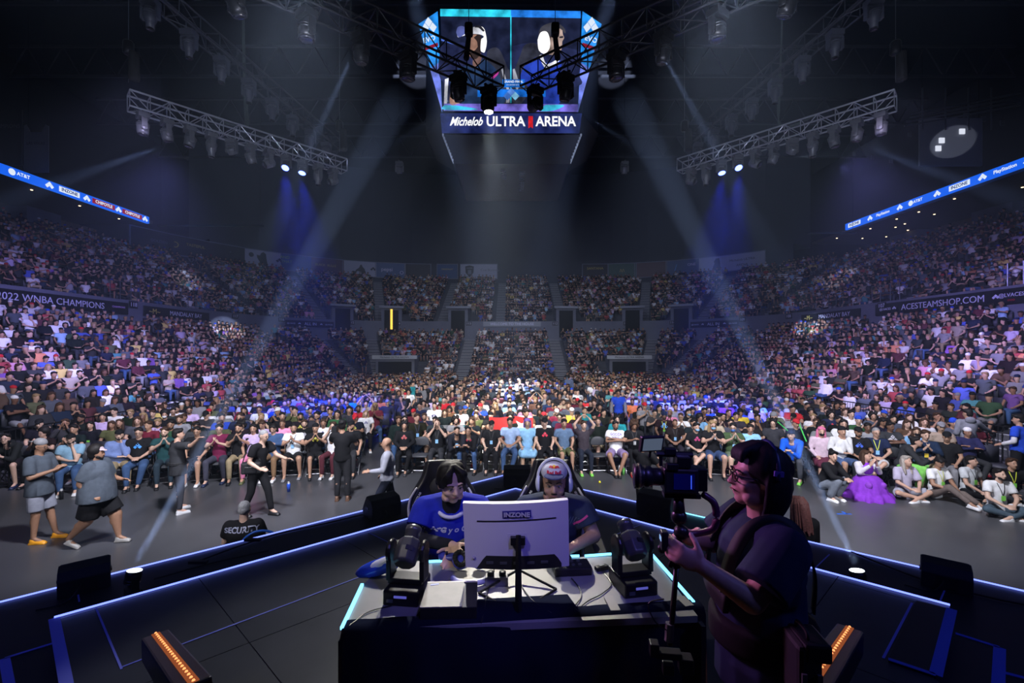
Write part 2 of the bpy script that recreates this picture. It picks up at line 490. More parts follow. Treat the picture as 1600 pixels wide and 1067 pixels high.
POSES = dict(
 lap=J(SIT, A_['lap']), clasp=J(SIT, A_['clasp'], (0,5,0), L=dict(knee=(.17,-.44,.53), ank=(.06,-.36,.1))),
 cross=J(BACK, A_['cross'], (12,5,0), L=dict(knee=(.2,-.44,.53), ank=(.04,-.52,.1)), Rr=dict(knee=(-.2,-.44,.53), ank=(-.05,-.5,.1))),
 clap=J(SIT, A_['clap'], (-12,5,0)), clap2=J(SIT, A_['clap2'], (15,8,0), L=dict(knee=(.2,-.42,.53), ank=(.2,-.3,.1))),
 chin=J(lean(SIT,-.08,-.02), A_['chin'], (-8,0,0)), phone=J(lean(SIT,-.04,-.01), A_['phone'], (0,28,0)),
 shout=J(SIT, A_['shout'], (0,-4,0)), up=J(SIT, A_['up'], (5,0,0)),
 fwd=J(FWD, (((.17,-.40,.64),(.075,-.52,.74),(-.6,-.4,.5),.5),), (6,-8,0), L=dict(knee=(.2,-.44,.53), ank=(.2,-.34,.1)), Rr=dict(knee=(-.2,-.44,.53), ank=(-.2,-.34,.1))),
 slouch=J(BACK, A_['side'], (-15,2,0), Rr=dict(knee=(-.16,-.44,.54), ank=(-.22,-.52,.1))),
 legx=J(SIT, A_['clasp'], (10,4,0), L=CR),
)
POSES['stand'] = J(STAND, (((.25,.02,1.12),(.26,-.06,.87),(0,-.2,-1),.4),))
POSES['stand_phone'] = J(STAND, (((.24,-.04,1.13),(.08,-.28,1.22),(-.4,-.6,.5),.6),), (0,14,0), L=dict(knee=(.13,-.05,.49), ank=(.16,-.12,.09)))
POSES['stand_point'] = J(STAND, (((.25,.03,1.12),(.27,-.05,.87),(0,-.2,-1),.4),((.43,-.10,1.42),(.66,-.16,1.58),(1,-.1,.4),.15)), (-20,0,0), L=dict(knee=(.17,-.08,.49), ank=(.24,-.10,.09)))
POSES['walk'] = J(STAND, (((.24,-.06,1.13),(.14,-.32,1.10),(-.2,-1,0),.5),((.24,.10,1.14),(.24,-.06,.95),(0,-.8,-.4),.4)), (0,2,0),
                  L=dict(hip=(.09,0,.88), knee=(.10,-.22,.50), ank=(.10,-.27,.10)), Rr=dict(hip=(-.09,0,.88), knee=(-.10,.10,.47), ank=(-.10,.38,.17), toe=(0,-.9,-.45)))
POSES['stand_cam'] = J(STAND, (((.27,-.14,1.22),(.14,-.26,1.46),(-.3,-.3,.9),.6),((.27,-.12,1.18),(.10,-.30,1.38),(-.3,-.3,.8),.6)))
POSES['reach'] = J(lean(STAND,-.12,-.04), (((.25,-.22,1.15),(.24,-.48,1.08),(0,-1,.1),.4),((.24,-.05,1.10),(.2,-.25,.98),(0,-1,0),.4)), (0,12,0),
                  L=dict(hip=(.09,0,.88), knee=(.10,-.16,.49), ank=(.12,-.22,.10)), Rr=dict(hip=(-.09,0,.88), knee=(-.10,.05,.49), ank=(-.12,.22,.10)))
POSES['armrail'] = J(STAND, (((.25,.02,1.12),(.22,-.20,1.02),(0,-1,-.3),.4),((.42,-.12,1.25),(.62,-.20,1.16),(1,-.2,0),.4)), (25,4,0))
SQ = dict(pelvis=(0,.06,.30), waist=(0,.02,.43), chest=(0,-.06,.62), neck=(0,-.09,.79), head=(0,-.14,.94), sho=(.165,-.08,.74), hip=(.09,.03,.28), knee=(.12,-.33,.47), ank=(.11,-.14,.09))
POSES['squat'] = J(SQ, (((.2,-.26,.55),(.06,-.42,.52),(-.7,-.6,0),.4),), (-30,4,0))
POSES['kneel_clap'] = J(dict(SQ, pelvis=(0,.05,.24), waist=(0,.04,.38), chest=(0,.02,.58), neck=(0,.0,.75), head=(0,-.03,.90), sho=(.16,.0,.70), hip=(.09,.0,.22), knee=(.15,-.30,.33), ank=(.12,-.18,.08)), (((.22,-.12,.56),(.07,-.24,.74),(-.35,-.2,.9),.1),), (20,0,0))
CL = dict(pelvis=(0,0,.13), waist=(0,-.01,.27), chest=(0,-.03,.47), neck=(0,-.05,.65), head=(0,-.09,.80), sho=(.17,-.04,.60), hip=(.09,-.02,.12), knee=(.34,-.27,.17), ank=(-.05,-.40,.07))
POSES['crossleg'] = J(CL, (((.24,-.14,.36),(.08,-.30,.25),(-.7,-.6,0),.5),), (10,-8,0), L=dict(toe=(-1,-.2,0)), Rr=dict(toe=(1,-.2,0), ank=(.05,-.34,.07)))
POSES['legout'] = J(CL, (((.23,-.16,.36),(.10,-.36,.32),(-.6,-.7,0),.5),), (0,32,0), L=dict(knee=(.25,-.36,.20), ank=(.30,-.62,.07)), Rr=dict(knee=(-.10,-.38,.36), ank=(.02,-.68,.12)))
POSES['phonelegs'] = J(CL, (((.34,-.02,.36),(.42,-.04,.10),(.3,-.8,-.3),.1),((.22,-.14,.34),(.10,-.34,.20),(0,-1,-.2),.3)), (10,-6,0), L=dict(toe=(-1,-.2,0)), Rr=dict(toe=(1,-.2,0)))

PM = {}
def pmesh(pose, part, g=1.0):
    k = (pose, part, g)
    if k in PM: return PM[k]
    j = POSES[pose]
    if part == 'body': m = melt('body', body_prims(j, g), .0125, 3600, 2, [SKIN])
    elif part == 'tee': m = melt('shirt', shirt_prims(j, g, drop=.05 if g > 1 else 0), .018, 900, 2, [CLOTH])
    elif part == 'long': m = melt('jacket', shirt_prims(j, g, True, loose=.008), .018, 1100, 2, [CLOTH])
    elif part == 'loose': m = melt('shirt', shirt_prims(j, g, sl=.85, drop=.13, loose=.004, hem=j['pelvis'].z > .8), .018, 1000, 2, [CLOTH])
    elif part == 'pants': m = melt('trousers', leg_prims(j, g), .020, 900, 2, [CLOTH])
    elif part == 'wide': m = melt('trousers', leg_prims(j, g, wide=.022), .020, 900, 2, [CLOTH])
    elif part == 'shorts': m = melt('shorts', leg_prims(j, g, True, wide=.018), .018, 800, 2, [CLOTH])
    elif part == 'dress':
        mb = leg_prims(j, g, True, wide=.05)
        for t in range(6): mb.cap(j['hipL'].lerp(j['hipR'], t/5), j['kneeL'].lerp(j['kneeR'], t/5)+V((0,-.02,-.02)), .10, .09)
        m = melt('dress_skirt', mb, .02, 900, 3, [CLOTH])
    PM[k] = m; return m

COLS = dict(black=(.008,.008,.010), charcoal=(.03,.031,.036), navy=(.012,.02,.06), white=(.72,.72,.74), grey=(.22,.22,.24), slate=(.07,.085,.11),
            maroon=(.12,.012,.03), red=(.5,.02,.03), blue=(.02,.07,.55), skyblue=(.25,.5,.8), green=(.03,.09,.035), olive=(.09,.10,.04), teal=(.02,.25,.28), yellow=(.75,.55,.05),
            khaki=(.32,.25,.15), denim=(.045,.09,.20), lilac=(.50,.38,.62), purple=(.22,.05,.45), pink=(.75,.25,.42), orange=(.75,.2,.04), brown=(.10,.05,.03), beige=(.42,.34,.25), lime=(.2,.6,.08), magenta=(.6,.03,.35))
SKINS = [(.50,.30,.22),(.56,.36,.27),(.42,.24,.16),(.30,.16,.10),(.16,.08,.05),(.09,.045,.03),(.48,.30,.20)]
HAIRC = dict(black=(.010,.008,.008), brown=(.05,.025,.014), fair=(.30,.20,.10), red=(.18,.05,.02), grey=(.25,.25,.26), pink=(.62,.16,.30), purple=(.16,.10,.35), ash=(.33,.29,.26))
LAN = {}
def lanyard_mesh(pose, g):
    if (pose, g) in LAN: return LAN[(pose, g)]
    j = POSES[pose]; sh = pmesh(pose, 'tee', g)
    t = BVHTree.FromPolygons([v.co for v in sh.vertices], [tuple(p.vertices) for p in sh.polygons])
    vs, fs = [], []; n = j['neck']; c = j['chest']
    for s in (-1, 1):
        a = V((s*.062, n.y-.03, n.z-.01)); b = V((s*.004, c.y-.13, c.z-.06)); prev = None
        for i in range(9):
            p = a.lerp(b, i/8); st = p+V((0,-.5,0)); h = t.ray_cast(st, V((0,1,0)), .9)
            y = (h[0].y-.005) if h[0] is not None else p.y
            i0 = len(vs); vs += [(p.x-.007, y, p.z), (p.x+.007, y, p.z)]
            if i: fs.append((i0-2, i0-1, i0+1, i0))
    p = V((0, vs[-1][1]-.004, c.z-.11)); i0 = len(vs)
    me = mesh_of('lanyard', vs, fs, mat('lanyard_cloth', objcol=True, rough=.6))
    bd = MB().box((0, p.y-.012, p.z), (.07,.006,.095)).me('badge', mat('badge_card', objcol=True, rough=.4))
    LAN[(pose, g)] = (me, bd); return LAN[(pose, g)]

SHOE = shoe_mesh()
def person(label, loc, pose='lap', rz=0, top=('tee','black'), legs=('pants','charcoal'), hair=('short','black'), skin=0, shoes='black', g=1.0,
           ext=(), scale=1.0, group=None, hat=None, badge=None, headrot=None, category='person'):
    c3 = lambda c: COLS[c] if isinstance(c, str) else c
    j = POSES[pose]
    o = put('person', pmesh(pose, 'body', g), color=SKINS[skin]); o.location = loc; o.rotation_euler = (0,0,math.radians(rz)); o.scale = (scale,)*3
    tag(o, label, category, group)
    t, tc = top[0], c3(top[1]); put('jacket' if t == 'long' else 'shirt', pmesh(pose, t, g), o, color=tc)
    lt, lc = legs[0], c3(legs[1]); put({'shorts':'shorts','dress':'skirt'}.get(lt, 'trousers'), pmesh(pose, lt, g), o, color=lc)
    H = headM(j)
    if hair and hair[0] != 'bald': put('hair', hmesh(hair[0]), o, M=H, color=HAIRC.get(hair[1], hair[1]) if isinstance(hair[1], str) else hair[1])
    put('eyes', hmesh('eyes'), o, M=H)
    if hat: put('beanie' if hat[0] == 'beanie' else 'cap', hmesh(hat[0]), o, M=H, color=c3(hat[1]))
    for e in ext:
        if e == 'beard': put('beard', hmesh('beard'), o, M=H, color=HAIRC['black'])
        elif e == 'glasses': put('glasses', hmesh('glasses'), o, M=H)
        elif e[0] == 'mask': put('face_mask', hmesh('mask'), o, M=H, color=c3(e[1]))
    if badge:
        a, b = lanyard_mesh(pose, g); l_ = put('lanyard', a, o, color=c3(badge[0])); put('badge', b, l_, color=c3(badge[1]))
    for n in 'LR':
        a = j['ank'+n]; d = j['toe'+n]
        M = Matrix.Translation(a+V((0,0,-.095))) @ (V((0,-1,0)).rotation_difference(d).to_matrix().to_4x4() if d.y > -.99 else Matrix())
        if n: put('shoe', SHOE, o, M=M @ Matrix.Translation((0,-.02,0)), color=c3(shoes))
    return o

ORDN = 'first second third fourth fifth sixth seventh eighth ninth tenth eleventh twelfth thirteenth fourteenth fifteenth sixteenth seventeenth eighteenth nineteenth twentieth'.split()
ORDN += ['twenty-'+q for q in ORDN[:9]]+['thirtieth']+['thirty-'+q for q in ORDN[:9]]+['fortieth']+['forty-'+q for q in ORDN[:9]]+['fiftieth']+['fifty-'+q for q in ORDN[:9]]+['sixtieth']+['sixty-'+q for q in ORDN[:9]]
# ------------------------------------------------------------------ arena shell
CONC = mat('polished_concrete', (.060,.061,.068), .34, noise=.28, nscale=.6, spec=.45)
TREAD = mat('concrete_tread', (.045,.048,.062), .8, noise=.2, nscale=2)
NOSE = mat('step_nosing', (.42,.44,.48), .6)
FASC = mat('grey_fascia', (.13,.14,.19), .7, noise=.1, nscale=1)
WARM = mat('concourse_wall', (.20,.16,.13), .8, noise=.1)
CEIL = mat('black_ceiling', (.012,.013,.02), .9)
DKBL = mat('sign_black', (.008,.008,.014), .5)
Y0, YC, XC = 6.0, 36.5, 10.0
def ring(r, t):
    """point and outward normal on the bowl at offset r; t: 0-1 left side, 1-2 left corner, 2-3 far end, 3-4 right corner, 4-5 right side"""
    if t < 1: return (-XC-r, Y0+(YC-Y0)*t, -1, 0)
    if t < 2: a = (t-1)*math.pi/2; return (-XC-r*math.cos(a), YC+r*math.sin(a), -math.cos(a), math.sin(a))
    if t <= 3: return (-XC+2*XC*(t-2), YC+r, 0, 1)
    if t < 4: a = (t-3)*math.pi/2; return (XC+r*math.sin(a), YC+r*math.cos(a), math.sin(a), math.cos(a))
    return (XC+r, YC-(YC-Y0)*(t-4), 1, 0)
def ts(n=16):
    return [0,1]+[1+i/n for i in range(1,n+1)]+[3]+[3+i/n for i in range(1,n+1)]+[5]
def sweep(mb, prof, T=None):
    T = T or ts(); k = len(prof); vs = []
    for t in T:
        for (r, z) in prof: x, y, _, _ = ring(r, t); vs.append((x, y, z))
    fs = [(i*k+j, (i+1)*k+j, (i+1)*k+j+1, i*k+j+1) for i in range(len(T)-1) for j in range(k-1)]
    mb.raw(vs, fs); return mb
def structure(name, mb, m, **k):
    o = mb.obj(name, m, **k); o['kind'] = 'structure'; return o

structure('floor', MB().box((0,30,-.1), (100,90,.2)), CONC)
NL, NU = 14, 17
LOW = [(4.0+i*.72, .15+i*.309) for i in range(NL)]          # (offset of row front edge, tread height)
UPP = [(15.0+i*.768, 6.0+i*.397) for i in range(NU)]
pl = [(3.5, 0), (3.5, .15)]
for i, (r, z) in enumerate(LOW): pl += [(r, z), (r+.72, z)]
pl += [(14.2, LOW[-1][1])]
structure('lower_seating_tiers', sweep(MB(), pl), TREAD)
pu = [(14.2, 4.1), (14.2, 6.3), (14.35, 6.3), (14.35, 5.9)]
for r, z in UPP: pu += [(r, z), (r+.768, z)]
pu += [(28.1, 12.6)]
structure('upper_seating_tiers', sweep(MB(), pu), TREAD)
structure('wall_cross_aisle', sweep(MB(), [(14.17, 4.1), (14.17, 6.32), (14.36, 6.34)]), FASC)
# top of the bowl: parapet, concourse, back walls
structure('wall_parapet', sweep(MB(), [(28.1, 12.2), (28.1, 13.0), (28.3, 13.0), (28.3, 12.6), (34, 12.6)], [0,1,1.2,1.35]), mat('parapet_dark', (.02,.02,.026), .7))
structure('wall_parapet_east', sweep(MB(), [(28.1, 12.2), (28.1, 13.0), (28.3, 13.0), (28.3, 12.6), (34, 12.6)], [3.5,3.7,3.85,4,5]), MATS['parapet_dark'])
structure('wall_left', MB().box((-44.2, 25, 14.2), (.3, 46, 3.4)), WARM)
structure('wall_right', MB().box((44.2, 25, 14.2), (.3, 56, 3.4)), WARM)
structure('wall_far', sweep(MB(), [(28.2, 12.6), (28.2, 15.6), (33, 15.6), (33, 30)], [1.35,1.5,1.6,1.7,1.8,1.9,2,3]+[3+i*.1 for i in range(1,7)]), mat('far_wall', (.05,.055,.08), .8))
structure('ceiling_concourse_left', MB().box((-40.4, 26, 16.0), (8.2, 40, .3)), mat('soffit', (.05,.045,.04), .8))
structure('ceiling_concourse_right', MB().box((40.4, 30, 16.0), (8.2, 50, .3)), MATS['soffit'])
structure('wall_upper_left', MB().box((-46, 30, 23), (.3, 90, 14)), CEIL)
structure('wall_upper_right', MB().box((46, 30, 23), (.3, 90, 14)), CEIL)
structure('wall_upper_far', MB().box((0, 75, 22), (92, .3, 18)), CEIL)
structure('ceiling', MB().box((0, 30, 30), (92, 90, .3)), CEIL)
structure('wall_behind_stage', MB().box((0, -8, 15), (92, .3, 30)), CEIL)
# roof steelwork
for i, y in enumerate((14, 22, 30, 38, 46, 54)):
    b = MB(); b.box((0,y,26), (84,.18,.18)); b.box((0,y,28.5), (84,.18,.18))
    for k in range(28): x = -42+k*3; b.rod((x,y,26), (x+1.5,y,28.5), .06, n=4); b.rod((x+1.5,y,28.5), (x+3,y,26), .06, n=4)
    structure('roof_truss', b, mat('roof_steel', (.035,.038,.05), .7))
# concourse partitions + downlights
DL = emis('downlight_glow', (1,.72,.4), 4)
DLC = [0, 0]
def downlight(x, y, n): 
    s = x > 0; DLC[s] += 1; n = f'small warm downlight, {ORDN[DLC[s]-1]} from the stage end of the {"right" if s else "left"} concourse ceiling'
    o = MB().lathe([(.08,0),(.08,.03)], n=10).obj('downlight', DL, loc=(x,y,15.80)); return tag(o, n, 'light', 'warm round downlights in the concourse ceilings')
rr = random.Random(3)
for y in range(12, 46, 4): downlight(-38, y, 'small warm round downlight in the concourse ceiling')
for y in range(12, 54, 3):
    for x in (37.2, 39.6, 42): 
        if rr.random() < .8: downlight(x+rr.uniform(-.3,.3), y+rr.uniform(-1,1), 'small warm round downlight in the concourse ceiling')
for y in (16, 24, 33, 41): structure('partition', MB().box((-43, y, 14.2), (1.8, 3, 3.0)), FASC)
for y in (20, 30, 40, 49): structure('partition', MB().box((43, y, 14.2), (1.8, 3.4, 3.0)), FASC)

# ------------------------------------------------------------------ lettering on the bowl
TXW = mat('sign_white', (.62,.64,.85), .5)
TXG = mat('sign_gold', (.6,.5,.12), .5)
def on_ring(r, t, z): 
    x, y, nx, ny = ring(r, t); return V((x, y, z)), V((nx, ny, 0))
def sign(name, label, r, t, z, wid, hgt, base, texts, cat='sign', th=.06, group=None):
    """flat board facing the floor; texts: (string, size, x, y, material)"""
    p, n = on_ring(r, t, z); x = V((n.y, -n.x, 0))                      # reads left to right seen from inside
    o = MB().box((0,0,0), (wid, hgt, th)).obj(name, base, M=frame(p-n*.05, x, (0,0,1))); tag(o, label, cat, group)
    for s, size, dx, dy, m in texts:
        if s == '<>':
            b = MB()
            for (a, c) in ((0,.5),(-.48,0),(.48,0)): b.prism([(a*size,(c+.45)*size*.8),((a+.42)*size,c*size*.8),(a*size,(c-.45)*size*.8),((a-.42)*size,c*size*.8)], lambda u,v: (u+dx,v+dy,th/2+.004), (0,0,.006))
            b.obj('emblem', m, o)
        else: text('lettering', s, size, m, o, Matrix.Translation((dx,dy,th/2+.004)), extrude=.004)
    return o
def tY(y): return (y-Y0)/(YC-Y0)
def tYr(y): return 4+(YC-y)/(YC-Y0)
sign('banner_sign', 'long black banner reading 2022 WNBA CHAMPIONS on the left stand wall', 14.1, tY(24.2), 5.75, 8.6, .72, DKBL,
     [('2022 WNBA CHAMPIONS', .50, -.2, 0, TXW), ('CHAMPIONS', .16, -3.75, .05, mat('sign_lilac', (.5,.3,.7), .5)), ('CHAMPIONS', .16, 3.6, .05, MATS['sign_lilac'])])
sign('banner_sign', 'black banner reading MANDALAY BAY with gold flourish on the left stand wall', 14.1, tY(32.9), 5.75, 6.4, .66, DKBL,
     [('MANDALAY BAY', .44, .7, 0, TXW), ('~M~', .5, -2.3, 0, TXG)])
sign('banner_sign', 'long black banner reading ACESTEAMSHOP.COM on the right stand wall', 14.1, tYr(25.6), 5.8, 9.0, .74, DKBL,
     [('ACESTEAMSHOP.COM', .50, .0, 0, TXW), ('@LVACES', .2, -3.7, 0, TXW), ('@LVACES', .26, 3.7, .05, TXW), ('ooo', .2, 3.7, -.18, mat('sign_red', (.5,.02,.03), .5)), ('<>', .2, 3.0, 0, TXW), ('<>', .17, -3.0, 0, TXW)])
sign('banner_sign', 'black banner reading MANDALAY BAY with gold flourish on the right stand wall', 14.1, tYr(34.6), 5.75, 6.4, .62, DKBL,
     [('MANDALAY BAY', .44, .6, 0, TXW), ('~M~', .5, -2.3, 0, TXG)])
for t, side in ((1.47, 'left'), (3.53, 'right')):
    sign('banner_sign', f'small black banner reading ALL IN on the wall of the {side} corner', 14.0, t, 5.75, 4.9, .62, DKBL, [('ALL IN', .42, 0, 0, TXW), ('@LVACES', .18, -1.9, 0, TXW), ('@LVACES', .18, 1.9, 0, TXW), ('<>', .16, -1.1, 0, TXW), ('<>', .16, 1.1, 0, TXW)])
sign('banner_sign', 'pale grey banner reading WELCOME TO THE HOUSE in the middle of the far wall', 14.1, 2.5, 6.0, 6.4, .55, mat('pale_sign', (.25,.27,.32), .6), [('WELCOME TO THE HOUSE', .40, 0, 0, TXW)])
for k, (t, n) in enumerate(((tY(28.9), '118'), (1.12, '117'), (1.34, '116'), (1.66, '115'), (1.88, '114'), (2.26, '113'), (2.74, '112'), (3.12, '111'), (3.34, '110'), (3.66, '109'), (3.88, '108'), (tYr(29.6), '107'))):
    sign('section_sign', f'small black section sign reading {n}, the {ORDN[k]} section sign from the left end', 14.1, t, 6.05, .62, .42, DKBL, [(n, .36, 0, 0, TXW)])
p208 = sign('section_sign', 'grey numerals 208 on the dark parapet at the top right', 28.0, tYr(31.5), 12.75, .8, .35, MATS['parapet_dark'], [('208', .34, 0, 0, TXW)])

# billboards round the top of the bowl
BW = mat('billboard_white', (.42,.45,.58), .6); BB = mat('billboard_blue', (.04,.09,.24), .5); BR = mat('billboard_maroon', (.07,.02,.03), .5); BK = mat('billboard_black', (.012,.012,.02), .5); BG = mat('billboard_green', (.02,.08,.06), .5)
FR = mat('billboard_frame', (.16,.18,.26), .5)
def player_shape(b, kind, x0=0, s=1.0):
    if kind == 'dribble': P = [(-.9,-.7),(-.7,-.2),(-.25,.15),(-.1,.55),(.1,.6),(.2,.3),(.5,.0),(.65,-.5),(.6,-1),(.1,-1),(.0,-.45),(-.45,-.35)]
    elif kind == 'hold': P = [(-.45,-1),(-.4,-.4),(-.7,.1),(-.75,.45),(-.35,.4),(-.25,.7),(.05,.9),(.35,.65),(.4,.1),(.5,-.4),(.45,-1)]
    else: P = [(-.35,-1),(-.5,-.4),(-.3,.1),(-.35,.4),(-.1,.8),(.3,.8),(.4,.3),(.45,-.3),(.5,-1)]
    b.prism([(x0+u*s, v*s) for u, v in P], lambda u,v: (u, v, .07), (0,0,.01))
def billboard(t, wid, base, texts, label, shape=None, ball=None):
    o = sign('billboard', label, 27.95, t, 14.2, wid, 2.05, base, texts, 'billboard', .12)
    f = MB()
    for s in (-1, 1): f.box((s*wid/2,0,.02), (.09,2.15,.16)); f.box((0,s*1.03,.02), (wid,.09,.16))
    f.obj('frame', FR, o)
    if shape:
        b = MB(); player_shape(b, shape[0], shape[1], .95)
        if ball: b.raw([(ball[0]+.28*math.cos(k*.524), ball[1]+.28*math.sin(k*.524), .082) for k in range(12)], [tuple(range(12))])
        b.obj('silhouette', DKBL, o)
def t_at(px, r=28):
    k = (px-800)/FPX; best = min((abs(ring(r,t/400)[0]/ring(r,t/400)[1]-k), t/400) for t in range(300, 1701)); return best[1]
BBS = [(248,43,BK,[('GOLDEN',.4,0,0,FR)],'dark billboard with gold ovals, the first left of the stand corner',None,None),
 (296,47,BK,[('TASTEFUL',.42,.5,.25,TXG),('O',.9,-1.5,0,TXG)],'black billboard with thin gold lettering reading TASTEFUL',None,None),
 (350,44,BK,[('x',.3,.6,.3,FR)],'plain black billboard beside the gold lettered one',None,None),
 (413,50,BW,[('<>',.5,1.7,0,DKBL)],'pale billboard with silhouette of a player holding a ball',('hold',-.2),(-1.5,.35)),
 (464,46,BB,[('AND',.5,-1.4,.55,mat('sign_lime',(.3,.5,.1),.5)),('THAT',.5,-1.2,.05,MATS['sign_lime'])],'blue billboard with green words at its upper corner',None,None),
 (509,42,BR,[('BLACK  BULLS',.4,0,.1,TXG)],'dark maroon billboard with gold lettering',None,None),
 (565,46,BW,[('<>',.45,1.5,0,DKBL)],'pale billboard with silhouette of a dribbling player',('dribble',-.1),(-1.05,-.6)),
 (610,42,BB,[('pepsi',.75,-.5,.1,TXW),('O',.7,1.5,-.3,TXW)],'blue billboard reading pepsi in white',None,None),
 (653,40,BK,[],'dark billboard with faint brown picture left of centre',None,None),
 (699,33,BB,[('MANDALAY',.3,0,.3,TXG)],'small blue green billboard left of the shield billboard',None,None),
 (748,62,BW,[('Cox Business',.5,1.6,.2,FR)],'wide pale billboard with a dark shield emblem',None,None),
 (930,40,BK,[('SANTANA',.5,0,.4,TXG)],'dark billboard with curved brown lettering right of centre',None,None),
 (972,41,BG,[('/\\/\\',.6,0,0,TXG)],'dark green billboard with pale scribble',None,None),
 (1016,42,BR,[],'plain dark billboard between the green and the blue ones',None,None),
 (1069,40,BB,[('/',1.2,-1.1,0,mat('sign_cyan',(.1,.4,.8),.5)),('ONE',.5,.9,.3,TXW)],'navy billboard with a light blue streak and the word ONE',None,None),
 (1115,42,BW,[],'pale billboard with dark figure in a patterned coat',('stand',.4),None),
 (1160,38,BW,[('Michelob ULTRA',.42,0,.25,DKBL),('ARENA',.42,0,-.4,DKBL)],'pale billboard reading Michelob ULTRA ARENA',None,None)]
for px, wp, base, tx, lab, shp, ball in BBS:
    t = t_at(px); x, y, nx, ny = ring(28, t)
    wid = wp/FPX*y/max(.35, abs(ny+ (-nx)*((px-800)/FPX)*(-1) if False else (ny - nx*(-(px-800)/FPX)*-1)))
    wid = min(wid, 5.4)*.97
    billboard(t, wid, base, tx, lab, shp, ball)
# shield on the wide board
t = t_at(748); p, n = on_ring(27.95, t, 14.2)
o = [o for o in COL.objects if o.get('label','').startswith('wide pale')][0]
MB().prism([(-1.9,.7),(-1.3,.85),(-.7,.7),(-.75,-.2),(-1.3,-.85),(-1.85,-.2)], lambda u,v: (u,v,.065), (0,0,.012)).obj('shield_emblem', DKBL, o)
text('lettering', 'RAIDERS', .22, BW, o, Matrix.Translation((-1.3,.45,.08)))
MB().box((-1.3,-.1,.08), (.5,.6,.01)).obj('face_emblem', FR, o)

# LED ribbon boards
RIB = emis('ribbon_blue', (.008,.13,.92), .95)
RW = emis('ribbon_white', (.75,.85,1), 1.0); RR = emis('ribbon_red', (.32,.01,.03), .8); RN = emis('ribbon_navy', (.01,.02,.22), .8)
def ribbon(side, ya, yb, z, items, label):
    x = 36*side; L = yb-ya
    o = MB().box((0,0,0), (L, .66, .25)).obj('ribbon_board', RIB, M=frame((x,(ya+yb)/2,z), (0,-side,0), (0,0,1))); tag(o, label, 'screen')
    for y, s in items:
        u = ((ya+yb)/2-y)*side
        if s == '<>':
            b = MB()
            for (a, c) in ((0,.28),(-.46,-.2),(.46,-.2)): b.prism([(u+a*.38,(c+.44)*.38),(u+(a+.44)*.38,c*.38),(u+a*.38,(c-.44)*.38),(u+(a-.44)*.38,c*.38)], lambda p,q: (p,q,.13), (0,0,.01))
            b.obj('emblem', RW, o)
        else:
            boxm = {'CHIPOTLE': (RR, RW), 'INZONE': (RW, RN)}.get(s)
            if boxm: MB().box((u,0,.135), (len(s)*.25+.2,.42,.02)).obj('logo_plate', boxm[0], o)
            text('lettering', s, .36, boxm[1] if boxm else RW, o, Matrix.Translation((u,0,.155)), bold=.008)
            if s == 'AT&T': MB().ball((u-.75,0,.13), (.24,.24,.02), n=16, m=6).obj('globe_emblem', RW, o)
ribbon(-1, 9, 45, 15.95, [(33.4,'AT&T'),(35.3,'<>'),(36.9,'INZONE'),(38.4,'<>'),(40,'CHIPOTLE'),(41.5,'<>'),(43,'CHIPOTLE'),(44.5,'<>'),(31.5,'<>'),(29.8,'INZONE')], 'bright blue LED ribbon board with white logos on the left balcony')
ribbon(1, 9, 49, 16.35, [(47.7,'INZONE'),(45.6,'<>'),(44,'PlayStation'),(42.1,'<>'),(40.2,'AT&T'),(38.4,'<>'),(36.5,'INZONE'),(34.7,'<>'),(33.1,'PlayStation'),(31.6,'<>')], 'bright blue LED ribbon board with white logos on the right balcony')
for x0, x1, y, z, lab in ((-32, -22.5, 41.2, 14.4, 'thin dim blue ticker strip high above the left corner stand'), (30.5, 35.5, 47, 15.2, 'thin dim blue ticker strip high above the right corner stand')):
    o = MB().box((0,0,0), (x1-x0,.28,.1)).obj('ticker_strip', mat('ticker_back',(.01,.015,.03),.5), loc=((x0+x1)/2,y,z)); tag(o, lab, 'sign')
    for xx in (-(x1-x0)/2+.3, (x1-x0)/2-.3): MB().rod((xx,0,.1), (xx,0,29.95-z), .015, n=5).obj('hanging_cable', BLKM, o)
    text('lettering', 'II/I.IIN/I.II NII I/II', .22, emis('ticker_blue', (.05,.14,.3), .6), o, frame((0,-.06,0), (1,0,0), (0,0,1)), sx=(x1-x0)/3.0)

# aisles, portals, railings
AISL = [tY(12.6), tY(20.2), tY(28.6), 1.25, 1.5, 1.75, 2.27, 2.73, 3.25, 3.5, 3.75, tYr(29.6), tYr(21.2), tYr(13.6)]
AISU = [tY(20.2), tY(28.6), tY(34.5), 1.28, 1.55, 1.80, 2.10, 2.435, 2.79, 3.20, 3.45, 3.72, tYr(34.5), tYr(29.6), tYr(21.2)]
AW = .62
def local_box(b, r, t, z, dr, dt, dz):
    """box on the bowl: radial depth dr, tangential width dt, height dz, centre bottom at r,t,z"""
    x, y, nx, ny = ring(r, t); M = Matrix(((nx, -ny, 0), (ny, nx, 0), (0, 0, 1)))
    b.box((x, y, z+dz/2), (dr, dt, dz), M)
for A0, rows, hgt, dep in ((AISL, LOW, .309, .72), (AISU, UPP, .397, .768)):
    for t in A0:
        b = MB(); c = MB()
        for i, (r, z) in enumerate(rows):
            local_box(c, r+.18, t, z, .36, AW*2-.1, .02) ; local_box(b, r+.02, t, z+.005, .06, AW*2-.1, .03)
            if i+1 < len(rows): local_box(c, r+dep-.18, t, z, .36, AW*2-.1, hgt*.5); local_box(b, r+dep-.35, t, z+hgt*.5+.001, .06, AW*2-.1, .03)
        o = structure('aisle_stairs', c, mat('stair_concrete', (.10,.105,.12), .8)); b.obj('nosing', NOSE, o, kind='structure')
VOM = [1.62, 1.85, 2.20, 2.80, 3.15, 3.38]
